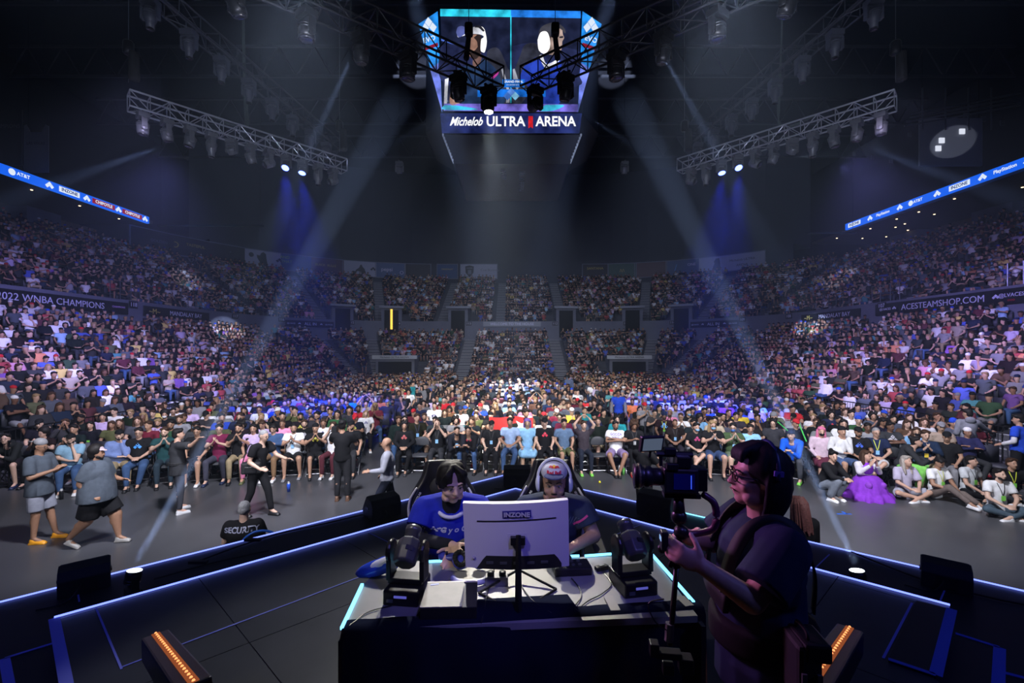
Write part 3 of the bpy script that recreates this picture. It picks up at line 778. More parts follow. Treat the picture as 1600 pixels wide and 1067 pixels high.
for t in VOM:
    b = MB(); local_box(b, 15.6, t, 4.3, 3.0, 2.2, 3.6)
    o = structure('portal_block', b, FASC)
    b = MB(); local_box(b, 14.05, t, 4.5, .2, 1.5, 3.0); b.obj('portal_shade', mat('opening_shade', (.002,.002,.003), .9), o, kind='structure')  # solid black slab standing in for the shade inside the doorway
    b = MB(); local_box(b, 14.0, t, 7.75, .5, 2.6, .22); b.obj('lintel', mat('lintel_pale', (.25,.27,.33), .6), o, kind='structure')
# yellow lit slot in one portal
x, y, nx, ny = ring(13.9, 1.85)
o = MB().box((x, y, 6.5), (.22,.1,2.2)).obj('lit_sign_column', emis('amber_glow', (1,.6,.08), 1.6)); tag(o, 'narrow glowing yellow column in a portal of the left corner', 'sign')
RAIL = mat('rail_grey', (.12,.13,.16), .4, .6)
for t in AISU:
    if 1.9 < t < 3.1: continue
    b = MB()
    for dt in (-1.1, -.4, .4, 1.1):
        x, y, nx, ny = ring(14.28, t); tx, ty = -ny, nx
        b.rod((x+tx*dt, y+ty*dt, 6.3), (x+tx*dt, y+ty*dt, 7.45), .025, n=5)
    for z in (6.9, 7.43): b.rod((x-tx*1.1, y-ty*1.1, z), (x+tx*1.1, y+ty*1.1, z), .02, n=5)
    o = b.obj('guard_rail', RAIL); tag(o, f'grey tube guard rail before the {ORDN[(AISU.index(t) if t < 2.5 else len(AISU)-1-AISU.index(t))]} upper aisle of the {"left" if t < 2.5 else "right"} stand', 'railing', 'guard rails of the upper aisles')
# two entrance tunnels at the far corners of the floor
for s, side in ((-1, 'left'), (1, 'right')):
    t = 1.93 if s < 0 else 3.07
    b = MB(); local_box(b, 6.6, t, 0, 4.6, 3.4, 2.4); o = structure('tunnel_block', b, FASC)
    b = MB(); local_box(b, 4.25, t, 0, .2, 2.9, 2.1); b.obj('tunnel_shade', MATS['opening_shade'], o, kind='structure')  # black slab in place of the shade within the tunnel mouth
    b = MB(); local_box(b, 4.1, t, 2.35, .3, 3.9, .32); l = b.obj('lintel', mat('lintel_white', (.4,.43,.5), .6), o, kind='structure')
    x, y, nx, ny = ring(3.92, t); text('lettering', 'Michelob ULTRA ARENA', .24, DKBL, o, frame((x, y, 2.5), (ny,-nx,0), (0,0,1)))

# crowd barriers along both sides of the floor: each panel a thing, each bar a part
BARM = BLKM
UPR = MB().rod((0,0,.12), (0,0,1.08), .010, n=6).me('bar', BARM)
def barrier(a, b_, label, group):
    a, b_ = V(a), V(b_); L = (b_-a).length; ang = math.atan2(b_.y-a.y, b_.x-a.x)
    o = empty('crowd_barrier', a, ang, label, 'barrier', group)
    f = MB(); f.tube(spline([(0.02,0,0),(.02,0,1.0),(.10,0,1.10),(L-.10,0,1.10),(L-.02,0,1.0),(L-.02,0,0)], 5), .021, 8); f.rod((.02,0,.12), (L-.02,0,.12), .016)
    f.obj('frame', BARM, o, True)
    k = int(L/.135)
    for i in range(1, k): put('bar', UPR, o, loc=(L*i/k,0,0))
    for xx in (.25, L-.25): MB().box((xx,0,.01), (.06,.6,.02)).obj('foot', BARM, o)
ord_ = ['first','second','third','fourth','fifth','sixth','seventh','eighth','ninth','tenth','eleventh','twelfth','thirteenth','fourteenth']
for i in range(9):
    y = 11.6+i*2.1; barrier((-13.25,y,0), (-13.25,y+2.06,0), f'black crowd barrier before the left stand, {ord_[i]} from the stage end', 'crowd barriers before the left stand')
    y = 12.6+i*2.1; barrier((13.6,y,0), (13.6,y+2.06,0), f'black crowd barrier before the right stand, {ord_[i]} from the stage end', 'crowd barriers before the right stand')
barrier((-11.7,10.6,0), (-13.2,10.9,0), 'black barrier gate turned across the foot of the left stand steps', 'barrier gates')
barrier((12.3,11.8,0), (13.9,10.3,0), 'black barrier gate turned across the foot of the right stand steps', 'barrier gates')

# bleacher steps at the near ends of both stands
for s, nm in ((-1, 'left'), (1, 'right')):
    y0 = 10.9 if s < 0 else 11.4
    b = MB(); o = None
    for k in range(5):
        q = structure('bleacher_step', MB().box((s*(13.6+k*.34), y0+.1, .13+k*.19), (.34, 1.9, .05)), mat('step_grey', (.16,.17,.2), .6))

# ------------------------------------------------------------------ centre-hung scoreboard
JY = 20.0
def PX(px, py, dy=0): return V(((px-800)/FPX*JY, JY-dy, HC+(HY-py)/FPX*JY))
def CQ(cx, cy, dy=0): return PX(660+cx/5.204, 10+cy/5.204, dy)   # from the enlarged crop
jb = empty('scoreboard', PX(800,110), label='large centre-hung scoreboard with two player close-ups on its front screen', cat='scoreboard')
inv = Matrix.Translation(-jb.location)
def jpoly(name, pts, m, dy, conv=CQ, par=jb, smooth=True, th=.012):
    P = [V((x,y,0)) for x,y in pts]
    if smooth: P = spline(P+[P[0]], 5)[:-1]
    a = [inv@conv(p.x, p.y, dy) for p in P]; b = [p+V((0,th,0)) for p in a]; n = len(a)
    me = mesh_of(name, a+b, [tuple(reversed(range(n))), tuple(range(n,2*n))]+[(i,(i+1)%n,n+(i+1)%n,n+i) for i in range(n)], m)
    return put(name, me, par)
E = lambda n, c, s=1: emis('screen_'+n, c, s)
b = MB(); hh = lambda px, py: inv@PX(px, py)
# housing: octagonal drum behind the front screen
def slab(pts, z0, z1): 
    n = len(pts); return [(x,y,z0) for x,y in pts]+[(x,y,z1) for x,y in pts], [tuple(reversed(range(n))), tuple(range(n,2*n))]+[(i,(i+1)%n,n+(i+1)%n,n+i) for i in range(n)]
X1, X2 = 3.12, 4.15
ztop, zmid, zbot = hh(0,14).z, hh(0,178).z, hh(0,209).z
v, f = slab([(-X1,.05),(X1,.05),(X1+1,1.8),(X1+1,5),(X1,6.8),(-X1,6.8),(-X1-1,5),(-X1-1,1.8)], zmid, ztop); b.raw(v, f)
b.obj('housing', mat('scoreboard_housing', (.01,.011,.02), .5), jb)
scr = jpoly('front_screen', [(147,30),(1285,48),(1262,868),(175,858)], E('dusk', (.012,.016,.045)), .04, smooth=False)
SP = scr
jp = lambda name, pts, m, dy, sm=True: jpoly(name, pts, m, dy, par=scr, smooth=sm)
jp('screen_top_band', [(147,30),(720,38),(720,95),(147,88)], E('cyan', (.03,.62,.85)), .07, False)
jp('screen_top_band', [(720,38),(1285,48),(1285,104),(720,95)], E('blue', (.02,.22,.85)), .07, False)
jp('screen_glow', [(155,262),(280,305),(280,325),(155,285)], E('lightblue', (.1,.2,.8)), .06, False)
jp('screen_haze', [(150,330),(330,300),(480,360),(600,420),(700,560),(700,650),(400,700),(150,600)], E('navy', (.02,.026,.085)), .055)
jp('screen_haze', [(730,330),(900,300),(1080,330),(1280,380),(1275,560),(1270,650),(900,700),(730,600)], E('navy', (.02,.026,.085)), .055)
jp('gaming_chair_picture', [(520,420),(540,360),(620,352),(690,500),(712,560),(700,800),(560,800),(500,600)], E('chair', (.035,.038,.06)), .07)
jp('gaming_chair_picture', [(735,560),(790,420),(835,320),(930,315),(960,420),(900,640),(800,800),(735,800)], E('chair', (.035,.038,.06)), .07)
jp('chair_trim_picture', [(640,520),(655,515),(712,700),(708,790),(680,790),(690,700)], E('trim', (.35,.37,.45)), .08, False)
jp('chair_trim_picture', [(735,520),(750,515),(790,640),(770,700),(740,620)], E('trim', (.35,.37,.45)), .08, False)
SKa = E('skin', (.40,.22,.16), .9); SKb = E('skin_shade', (.16,.09,.08), .9)
jp('shirt_picture', [(230,560),(330,500),(430,490),(490,440),(560,480),(610,540),(640,620),(660,800),(330,800),(230,640)], E('shirt_navy', (.02,.045,.12)), .09)
jp('arm_picture', [(240,640),(330,600),(320,700),(300,800),(225,800)], SKa, .10)
jp('chair_trim_picture', [(185,600),(215,590),(200,800),(178,800)], E('white', (.7,.72,.8)), .08, False)
jp('shirt_stripe_picture', [(560,580),(612,535),(616,560),(575,600)], E('pink', (.5,.05,.35)), .10)
jp('neck_picture', [(420,400),(470,380),(480,450),(430,500),(410,480)], SKb, .10)
jp('face_picture', [(385,260),(430,240),(470,270),(475,380),(440,430),(400,430),(375,390),(385,360),(366,330),(380,300)], SKa, .11)
jp('beard_picture', [(385,390),(430,370),(465,330),(475,390),(440,440),(400,435)], E('beard', (.03,.02,.02)), .12)
jp('hair_picture', [(420,270),(470,240),(480,330),(455,350),(445,300)], E('beard', (.03,.02,.02)), .13)
jp('cap_picture', [(280,215),(300,182),(345,185),(400,190),(460,180),(500,210),(512,260),(470,245),(400,240),(320,260),(290,265)], E('white', (.7,.72,.8)), .14)
jp('cap_brim_picture', [(278,230),(290,190),(330,180),(370,215),(330,255),(295,268)], E('brim', (.08,.10,.30)), .15)
jp('headphone_picture', [(470,180),(505,205),(525,300),(510,385),(490,390),(475,370),(480,290),(500,270),(490,215)], E('bright', (1,1,1), 1.3), .16)
jp('headband_picture', [(430,180),(470,178),(505,215),(495,225),(460,195),(430,192)], E('dark', (.02,.02,.03)), .17)
jp('shirt_picture', [(790,600),(820,510),(880,450),(950,420),(1010,470),(1100,450),(1130,480),(1110,640),(1110,800),(930,800),(940,740),(800,610)], E('shirt_blue', (.02,.05,.40)), .09)
jp('collar_picture', [(950,410),(975,410),(1010,480),(1100,440),(1105,460),(1010,510),(975,480)], E('white', (.7,.72,.8)), .10)
jp('face_picture', [(1040,200),(1090,170),(1130,190),(1140,240),(1150,270),(1135,300),(1130,360),(1090,400),(1020,400),(1000,330)], E('skin_pale', (.45,.33,.29), .9), .11)
jp('eye_picture', [(1110,262),(1140,258),(1140,270),(1115,272)], E('dark', (.02,.02,.03)), .13)
jp('ear_picture', [(1010,270),(1035,260),(1040,310),(1020,320)], SKb, .13)
jp('hair_picture', [(940,260),(960,190),(1020,155),(1090,150),(1150,190),(1160,235),(1125,200),(1085,190),(1070,240),(1040,270),(1010,300),(950,330)], E('hairgrey', (.045,.045,.06)), .12)
jp('headphone_picture', [(935,290),(960,230),(1010,225),(1035,290),(1030,360),(990,400),(945,370)], E('bright', (1,1,1), 1.3), .14)
jp('screen_divider', [(715,95),(724,95),(724,800),(715,800)], E('cyan', (.03,.62,.85)), .16, False)
jp('caption_bar', [(650,612),(830,612),(830,675),(650,675)], E('capblue', (.01,.16,.70)), .17, False)
jp('caption_bar', [(450,690),(1000,690),(1000,750),(450,750)], E('capblue', (.01,.16,.70)), .15, False)
text('caption_lettering', 'GRAND FINAL', .13, RW, scr, inv@frame(CQ(740,634,.20), (1,0,0), (0,0,1)), extrude=.003, bold=.004)
text('caption_lettering', 'WINNER FIRST AT 0 - 0', .06, RW, scr, inv@frame(CQ(740,660,.20), (1,0,0), (0,0,1)), extrude=.003)
for q, (cx, cy, cc) in enumerate(((722,715,(.12,.3,.85)),(692,748,(.06,.18,.6)),(755,748,(.25,.6,.9)))):
    jp('emblem_tile', [(cx,cy-34),(cx+33,cy),(cx,cy+34),(cx-33,cy)], E(f'tile{q}', cc), .19, False)
jp('screen_bottom_band', [(178,800),(1262,806),(1262,866),(176,856)], E('violet', (.20,.16,.72)), .10, False)
jp('screen_band_glint', [(180,815),(300,820),(450,850),(180,850)], E('cyanlow', (.05,.5,.75)), .12)
jp('screen_band_glint', [(1000,812),(1150,815),(1060,858),(950,858)], E('cyanlow', (.05,.5,.75)), .12)
# slanted side panels
for s, nm in ((-1,'left'),(1,'right')):
    q = lambda u: 800+(u-800)*s*-1 if False else (u if s < 0 else 1594-u)
    sp = jpoly('side_panel', [(q(654),38),(q(684),18),(q(691),176)], E('panelblue', (.02,.28,.88)), -.35 if False else .02, conv=PX, smooth=False)
    jpoly('side_panel_lower', [(q(672),108),(q(687.5),98),(q(691),176)], E('panelviolet', (.18,.24,.85)), .05, conv=PX, smooth=False, par=sp)
    M = inv@frame(PX(q(671),45,.06), (1,0,-.10*s), (.12*s,0,1))
    e = MB()
    for (a, c) in ((0,.5),(-.47,0),(.47,0)): e.prism([(a*.36,(c+.45)*.5),((a+.45)*.36,c*.5),(a*.36,(c-.45)*.5),((a-.45)*.36,c*.5)], lambda u,v: (u,v,0), (0,0,.01))
    e.obj('emblem', RW, sp, M=M)
    text('lettering', 'EVO', .30, RW, sp, inv@frame(PX(q(671),63,.06), (1,0,-.35*s*-1*-1), (0,0,1)), bold=.008)
    jpoly('red_logo_plate', [(q(664),75),(q(684),68),(q(685),73),(q(665),80)], RR, .06, conv=PX, smooth=False, par=sp)
# name band and open frame below it
bd = jpoly('name_band', [(688,178),(909,178),(905,209),(691,209)], E('band', (.018,.028,.14)), .06, conv=PX, smooth=False)
TW = E('lettering', (.95,.96,1), 1.1)
text('script_lettering', 'Michelob', .52, TW, bd, inv@frame(PX(728,192,.1), (1,0,0), (0,0,1)), shear=.45, bold=.012, sx=.74)
text('lettering', 'ULTRA', .60, TW, bd, inv@frame(PX(790,192,.1), (1,0,0), (0,0,1)), bold=.014, sx=.92)
text('lettering', 'ARENA', .60, TW, bd, inv@frame(PX(868,192,.1), (1,0,0), (0,0,1)), bold=.014, sx=.9)
jpoly('red_flag_emblem', [(825.5,183),(832.5,183),(832.5,202),(829,199.5),(825.5,202)], E('flagred', (.85,.02,.03)), .09, conv=PX, smooth=False, par=bd)
b = MB(); z0, z1 = zbot, hh(0,209).z-1.0
un = mat('scoreboard_underside', (.02,.024,.05), .25)
v0 = [(-3.0,.1,z0),(3.0,.1,z0),(3.0,6.6,z0),(-3.0,6.6,z0)]; v1 = [(-2.6,.8,z1),(2.6,.8,z1),(2.6,6.0,z1),(-2.6,6.0,z1)]
b.raw(v0+v1, [(0,1,5,4),(1,2,6,5),(2,3,7,6),(3,0,4,7),(4,5,6,7)]); b.obj('lower_ring', un, jb)
for s in (-1,1):
    c = MB()
    for k in range(9): 
        t = k/9; p = V((s*3.05,.1,z0-.0)).lerp(V((s*2.65,.7,z1)), t); c.box(p, (.07,.05,.09))
    c.rod((s*3.07,.08,z0), (s*2.67,.75,z1), .02); c.obj('edge_light', E('edge', (.30,.36,.55), .55), jb)
text('underside_reflection', 'Michelob ULTRA', .4, mat('under_reflection', (.12,.13,.22), .4), jb, Matrix.Translation((.5,3,z1-.02)) @ Matrix.Rotation(math.pi,4,'X') @ Matrix.Rotation(math.pi/2,4,'Z'))  # faint reflection of the name band, modelled as pale text
text('underside_reflection', 'ARENA', .4, MATS['under_reflection'], jb, Matrix.Translation((-.4,2,z1-.02)) @ Matrix.Rotation(math.pi,4,'X') @ Matrix.Rotation(math.pi/2,4,'Z'))
for x in (-2,2): MB().rod((x,3,ztop), (x,3,29.8-jb.location.z), .03).obj('hanging_cable', BLKM, jb)

# ------------------------------------------------------------------ trusses
def _stick(): 
    return MB().rod((0,0,0), (0,0,1), .0125, n=5)
STICKS = {}
def stick(par, a, b_, m, name='brace', r=.0125):
    a, b_ = V(a), V(b_); L = (b_-a).length; k = (m.name, r)
    if k not in STICKS: STICKS[k] = MB().rod((0,0,0), (0,0,1), r, n=6).me(name, m)
    M = Matrix.Translation(a) @ (b_-a).to_track_quat('Z','Y').to_matrix().to_4x4() @ Matrix.Diagonal((1,1,L,1))
    return put(name, STICKS[k], par, M=M)
def truss(a, b_, label, m, hgt=.38, bay=.5, hang=()):
    a, b_ = V(a), V(b_); L = (b_-a).length; d = (b_-a)/L; rot = math.atan2(d.y, d.x)
    o = empty('lighting_truss', a, rot, label, 'truss')
    h = hgt/2
    for y in (-h,h):
        for z in (-h,h): stick(o, (0,y,z), (L,y,z), m, 'chord', .024)
    n = round(L/bay)
    for i in range(n+1):
        x = L*i/n
        for y in (-h,h): stick(o, (x,y,-h), (x,y,h), m)
        for z in (-h,h): stick(o, (x,-h,z), (x,h,z), m)
        if i < n:
            s = 1 if i % 2 else -1
            for y in (-h,h): stick(o, (x,y,-h*s), (L*(i+1)/n,y,h*s), m)
            stick(o, (x,-h*s,-h), (L*(i+1)/n,h*s,-h), m)
    o['L'] = L
    return o
CAST = mat('fixture_grey', (.16,.165,.19), .38, .3)
def fixture(loc, kind, rz, label, tilt=20, glow=None, group=None, m=None, k=1.0, up=False):
    """moving head: base box, yoke with two arms, tilting head with lens; hangs from loc"""
    m = m or CAST
    o = empty('moving_head', loc, rz, label, 'stage light', group); o.scale = (k,k,-k if up else k)
    b = MB().box((0,0,-.07), (.34,.26,.14)); b.box((0,0,.02), (.06,.30,.06)); b.obj('base', m, o, bevel=.012)
    y = MB().box((0,0,-.17), (.36,.14,.05))
    for s in (-1,1): y.box((s*.175,0,-.32), (.045,.13,.30)); y.ball((s*.175,0,-.42), (.03,.075,.075))
    y.obj('yoke', m, o, bevel=.01)
    H = Matrix.Translation((0,0,-.40)) @ Matrix.Rotation(math.radians(tilt), 4, 'X')
    if kind == 'wash': pr = [(.05,.14),(.11,.13),(.145,.06),(.15,-.06),(.14,-.12)]; lr = .135; lz = -.125
    elif kind == 'profile': pr = [(.06,.20),(.12,.19),(.135,.08),(.13,-.06),(.105,-.12),(.085,-.16),(.085,-.30)]; lr = .075; lz = -.305
    else: pr = [(.06,.16),(.12,.15),(.14,.04),(.135,-.10),(.115,-.17)]; lr = .105; lz = -.175
    hd = MB().lathe(pr, n=16).obj('head', m, o, True, M=H)
    for z in (.05,.10): MB().lathe([(.146,z),(.152,z+.01),(.146,z+.02)], n=16).obj('cooling_rib', m, hd)
    MB().lathe([(.02,.012),(lr*.7,.006),(lr,0)], (0,0,lz-.004), 16, Matrix.Rotation(math.pi,4,'X')).obj('lens', glow or GLASSY, hd, True)
    MB().lathe([(lr+.012,0),(lr+.012,.02),(lr,.02),(lr,0)], (0,0,lz), 16).obj('lens_ring', BLKM, hd)
    return o
def hoist(top, loc, label):
    o = empty('chain_hoist', loc, 0, label, 'hoist', 'chain hoists of the side trusses')
    MB().lathe([(.09,0),(.12,.04),(.12,.30),(.09,.34)], n=12).obj('motor', BLKM, o, True); MB().lathe([(.11,-.75),(.12,-.7),(.11,-.05)], (.14,0,.1), 10).obj('chain_bag', mat('canvas_black',(.02,.02,.022),.9), o, True)
    MB().rod((0,0,.34), (0,0,top-loc[2]), .008, n=5).obj('chain', GREYM, o); MB().rod((0,0,-.7), (0,0,0), .008, n=5).obj('hook_chain', GREYM, o)
TRM = mat('truss_aluminium', (.42,.44,.50), .35, .55)
BLG = emis('blue_led', (.10,.16,1), 9); WHG = emis('white_lamp', (1,.95,.85), 30)
for s, nm in ((-1,'left'),(1,'right')):
    a, c = V((9.65*s,11.45,9.5)), V((5.75*s,15.6,9.5))
    tr = truss(a, c, f'silver box truss with stage lights hanging over the {nm} side', TRM, .40, .42)
    kinds = [('spot',0,None),('spot',10,None),('spot',-10,None),('profile',0,None),('wash',48,None),('spot',20,None),('spot',-55,None),('wash',-35,BLG),('wash',-20,BLG),('profile',0,None),('spot',-60,None)]
    desc = ['round head at the outer end','round head tilted outward','round head','long barrel profile head','small wash head edged blue','round head glowing blue at one side','open lens facing the hall','glowing blue wash head turned aside','brightest glowing blue wash head','long barrel profile head beyond the blue ones','lens head at the inner end']
    for i, (kd, tl, gl) in enumerate(kinds):
        t = .05+i*.088; p = a.lerp(c, t)
        fixture(p+V((0,0,-.22)), kd, math.radians(40*s if kd != 'wash' else 0), f'{"grey" if not gl else "blue lit"} stage light on the {nm} truss, {desc[i]}', tl, gl, 'stage lights under the side trusses', k=.95 if kd != 'wash' else .8)
        if gl:
            spot('blue_wash', p+V((0,-.1,-.75)), p+V((.3*s*(1 if i == 7 else .1),1.6,-5)), 17000, BLUE, 40, .8, .1)
    for t in (.0, .97):
        p = a.lerp(c, t); hoist(29.5, (p.x, p.y, 10.65), f'black chain hoist above the {"outer" if t == 0 else "inner"} end of the {nm} truss')
    q = a.lerp(c, .45)
    cb = MB(); 
    for k in range(3): cb.tube(spline([(q.x+.03*k,q.y,29),(q.x+.02*k,q.y,14),(q.x-.04*k*s,q.y+.1,10.6),(q.x+.05*k,q.y,9.75),(q.x+.6*s,q.y-.6,9.78)], 5), .018, 5)
    tag(cb.obj('cable_loom', mat('cable_green', (.08,.10,.10), .6), None, True), f'hanging cable bundle feeding the {nm} truss', 'cable')
    # forward V truss
    a, c = V((.30*s,9.9,9.08)), V((6.2*s,5.4,9.08))
    truss(a, c, f'black box truss slanting in front of the scoreboard, {nm} arm of the V', BLKM, .42, .45)
    dd = (c-a).normalized()
    lst = [(.25,'spot',0),(1.0,'spot',15),(2.1,'wash',0),(3.0,'spot',10),(3.9,'wash',0),(4.9,'spot',20),(6.1,'spot',0)]
    for i, (L, kd, tl) in enumerate(lst):
        lit = (s < 0 and i == 0); p = a+dd*L+V((0,0,-.24))
        if s > 0 and i == 0: tl = 90
        fixture(p, kd, math.radians(35*s), f'{"dazzling lit" if lit else "dark"} moving head under the {nm} V truss arm, {ord_[i]} from its tip', tl, WHG if lit else None, 'moving heads under the V truss', BLKM, .9)
    for i, L in enumerate((.75, 5.2)):
        p = a+dd*L; o = empty('chain_hoist', p+V((0,0,.55)), 0, f'black chain hoist standing over the {nm} arm of the V truss, {"near the tip" if i == 0 else "further out"}', 'hoist')
        MB().box((0,0,.24), (.17,.16,.26)).obj('motor', BLKM, o, bevel=.04); MB().rod((0,0,.4), (0,0,20), .007, n=5).obj('chain', GREYM, o); MB().cap((.05*s,0,-.34), (0,0,.1), .062, .05, 10).obj('chain_bag', MATS['canvas_black'], o, True)
    # rear dark truss, runs away from the stage
    a, c = V((8.1*s,9.4,11.2)), V((6.9*s,17.8,11.2))
    truss(a, c, f'dark truss with barrel lights running away above the {nm} side truss', mat('truss_dark', (.05,.055,.07), .5, .3), .40, .6)
    for i in range(8):
        p = a.lerp(c, .08+i*.12)
        fixture(p+V((0,0,-.22)), 'profile', 0, f'dim barrel stage light on the dark rear {nm} truss, {ord_[i]} from the stage end', 0, None, 'barrel lights on the dark rear trusses', mat('fixture_dim', (.06,.065,.09), .5), .95)
    # small hung fixture beyond
    fixture((4.85*s,19.6,11.3), 'spot', 0, f'small lone moving head hanging in the dark right by the {nm} scoreboard edge', 20, None, 'lone heads by the scoreboard', k=.9)
    tag(MB().rod((4.85*s,19.6,11.3), (4.85*s,19.6,29), .01, n=5).obj('hanging_cable', BLKM), f'thin cable holding the lone moving head on the {nm}', 'cable')

spot('stage_grey', (-1.2,9.0,8.3), (-.95,2.2,1.3), 1300, (.95,.95,1), 24, .6, .1)
spot('hall_glow', (-.48,9.8,8.2), (-.2,15.5,0), 8500, (1,.96,.86), 36, .7, .08)  # extra spot added to strengthen the haze glow below the lit head
# key light from the lit head at the tip of the V truss, and the visible beams
spot('key_spot', (-.48,9.68,8.28), (.03,2.30,2.0), 1900, (1,.94,.80), 15, .3, .05)
spot('key_spot_inner', (-.48,9.68,8.28), (-.02,2.33,2.0), 2100, (1,.94,.80), 7.0, .35, .05)
for s in (-1,1):
    x0 = -3.37 if s < 0 else 3.08
    spot('floor_beam', (x0,4.05,1.30), A(800+s*205,205,20), 330000, (.62,.72,1), 4.2, .4, .03)
    spot('cross_beam', A(800-252 if s < 0 else 1040,92,7.6), A(800+s*316,232,10.3), 85000, (.6,.7,1), 4.5, .4, .03)
    spot('side_beam', A(800+s*112,178,17), A(800+s*500,430,40), 30000, (.55,.65,1), 5, .5, .03)
    spot('out_beam', A(800+s*556,232,11.6), A(800+s*830,328,14), 70000, (.5,.6,1), 6, .5, .05)
    spot('haze_column', A(800+s*170,-70,12), A(800+s*45,420,20), 70000, (.55,.65,1), 13, .9, .2)

# ------------------------------------------------------------------ stage
DECK = mat('stage_deck', (.030,.032,.038), .42, noise=.25, nscale=3)
DECKB = mat('stage_deck_black', (.010,.011,.016), .5, noise=.2, nscale=3)
LEDB = emis('led_blue', (.16,.22,1), 2.6); LEDC = emis('led_cyan', (.16,.62,1), 3.0); TAPE = mat('lilac_tape', (.22,.24,.72), .6); TAPEB = mat('blue_tape', (.06,.12,.62), .6)
ZI, ZO = 1.30, 1.05
def slabp(poly, z0, z1): 
    n = len(poly); return [(x,y,z0) for x,y in poly]+[(x,y,z1) for x,y in poly], [tuple(reversed(range(n))), tuple(range(n,2*n))]+[(i,(i+1)%n,n+(i+1)%n,n+i) for i in range(n)]
outer = [(0,8.02),(-4.43,3.94),(-6.2,2.3),(-6.2,-2),(6.2,-2),(6.2,2.65),(4.63,4.12)]
v, f = slabp(outer, 0, ZO); structure('stage_lower_tier', MB().raw(v, f), DECKB)
IA, IL, IR, BL, BR_ = (0.05,6.33), (-3.31,3.29), (3.32,3.45), (-2.45,2.52), (2.5,2.7)
inner1 = [IA, IL, BL, BR_, IR]; inner2 = [BL, (-2.45,-1.5), (2.5,-1.5), BR_]
v, f = slabp([IA, IL, BL, (-2.45,-1.5), (2.5,-1.5), BR_, IR], ZO-.02, ZI-.03)
stg = structure('stage_upper_tier', MB().raw(v, f), DECKB)
def clip(poly, cl):
    """keep the part of poly inside convex counter-clockwise polygon cl"""
    out = [V((*p,0)) for p in poly]
    for i in range(len(cl)):
        a, b = V((*cl[i],0)), V((*cl[(i+1)%len(cl)],0)); inp, out = out, []
        side = lambda p: (b-a).cross(p-a).z
        for k in range(len(inp)):
            p, q = inp[k], inp[(k+1)%len(inp)]; sp, sq = side(p), side(q)
            if sp >= 0: out.append(p)
            if sp*sq < 0: out.append(p.lerp(q, sp/(sp-sq)))
        if not out: return []
    return [(p.x,p.y) for p in out]
ux, uy = V((.735,.678)), V((-.735,.678)); L = 1.22
for cl in (inner1, inner2):
    for i in range(-9, 9):
        for k in range(-9, 9):
            o_ = V((IA[0],IA[1]))-ux*(i+1)*L-uy*(k+1)*L; g = .003
            q = [o_+ux*g+uy*g, o_+ux*(L-g)+uy*g, o_+ux*(L-g)+uy*(L-g), o_+ux*g+uy*(L-g)]
            pp = clip([(p.x,p.y) for p in q], cl)
            if len(pp) > 2:
                v, f = slabp(pp, ZI-.03, ZI); MB().raw(v, f).obj('deck_panel', DECK, stg, kind='structure')
def strip(name, a, b, m, wd=.02, h=.012, par=None, label=None):
    a, b = V(a), V(b); d = b-a; M = Matrix.Translation((a+b)/2) @ d.to_track_quat('X','Z').to_matrix().to_4x4()
    o = MB().box((0,0,0), (d.length, wd, h)).obj(name, m, par, M=M); return o
leds = empty('edge_light_strip', (0,6.3,ZI), 0, 'blue white LED edge strip along the chevron front of the upper stage tier', 'light strip')
leds.location = (0,0,0)
strip('light_line', (*IL,ZI+.01), (*IA,ZI+.01), LEDB, .009, .012, leds); strip('light_line', (*IA,ZI+.01), (*IR,ZI+.01), LEDB, .009, .012, leds)
leds2 = empty('edge_light_strip', (0,0,0), 0, 'blue LED edge strip along the outer front edge of the lower stage tier', 'light strip')
strip('light_line', (-4.43,3.94,ZO+.01), (-1.75,6.41,ZO+.01), LEDB, .009, .012, leds2); strip('light_line', (-1.75,6.41,ZO+.01), (0,8.02,ZO+.01), LEDB, .009, .012, leds2)
strip('light_line', (0,8.02,ZO+.01), (2.1,6.25,ZO+.01), LEDB, .009, .012, leds2); strip('light_line', (2.1,6.25,ZO+.01), (3.0,5.49,ZO+.01), LEDC, .009, .012, leds2); strip('light_line', (3.0,5.49,ZO+.01), (4.63,4.12,ZO+.01), LEDB, .009, .012, leds2); strip('light_line', (-6.2,2.3,ZO+.01), (-4.43,3.94,ZO+.01), LEDB, .009, .012, leds2); strip('light_line', (4.63,4.12,ZO+.01), (6.2,2.8,ZO+.01), LEDB, .009, .012, leds2)
for (x0,y0,x1,y1,z,wd) in ((150,950,190,1045,ZI,.012),(190,1042,560,902,ZI,.012),(576,832,607,847,ZI,.01),(1425,942,1380,1028,ZI,.014),(1274,887,1296,866,ZO,.012),(1468,941,1478,917,ZO,.012),(118,905,124,940,ZO,.012),(960,836,1000,820,ZI,.01)):
    o = strip('tape_line', G(x0,y0,z+.003), G(x1,y1,z+.003), TAPE, wd, .002, stg, None); o['kind'] = 'structure'
def tread(pts, z, bands, label):
    P = [G(x,y,z) for x,y in pts]; v, f = slabp([(p.x,p.y) for p in P], ZO if z > ZO+.02 else 0, z)
    o = MB().raw(v, f).obj('stage_step', DECKB); tag(o, label, 'stage step')
    for (a, b_, wd) in bands: strip('edge_tape', P[a]+V((0,0,.003)), P[b_]+V((0,0,.003)), TAPEB if pts[0][0] > 800 else TAPE, wd, .003, o)
tread([(1388,1030),(1462,1055),(1487,952),(1432,938)], ZI+.012, [(0,1,.03),(1,2,.06)], 'black step with wide blue tape at the right end of the upper stage')
tread([(1440,1110),(1558,1110),(1562,1012),(1493,990)], 1.19, [(3,2,.03),(2,1,.06)], 'lower black step with blue tape outside the right end of the stage')
tread([(1540,1140),(1700,1140),(1700,1085),(1563,1050)], 1.10, [(3,2,.03)], 'lowest black step at the far right corner of the stage')
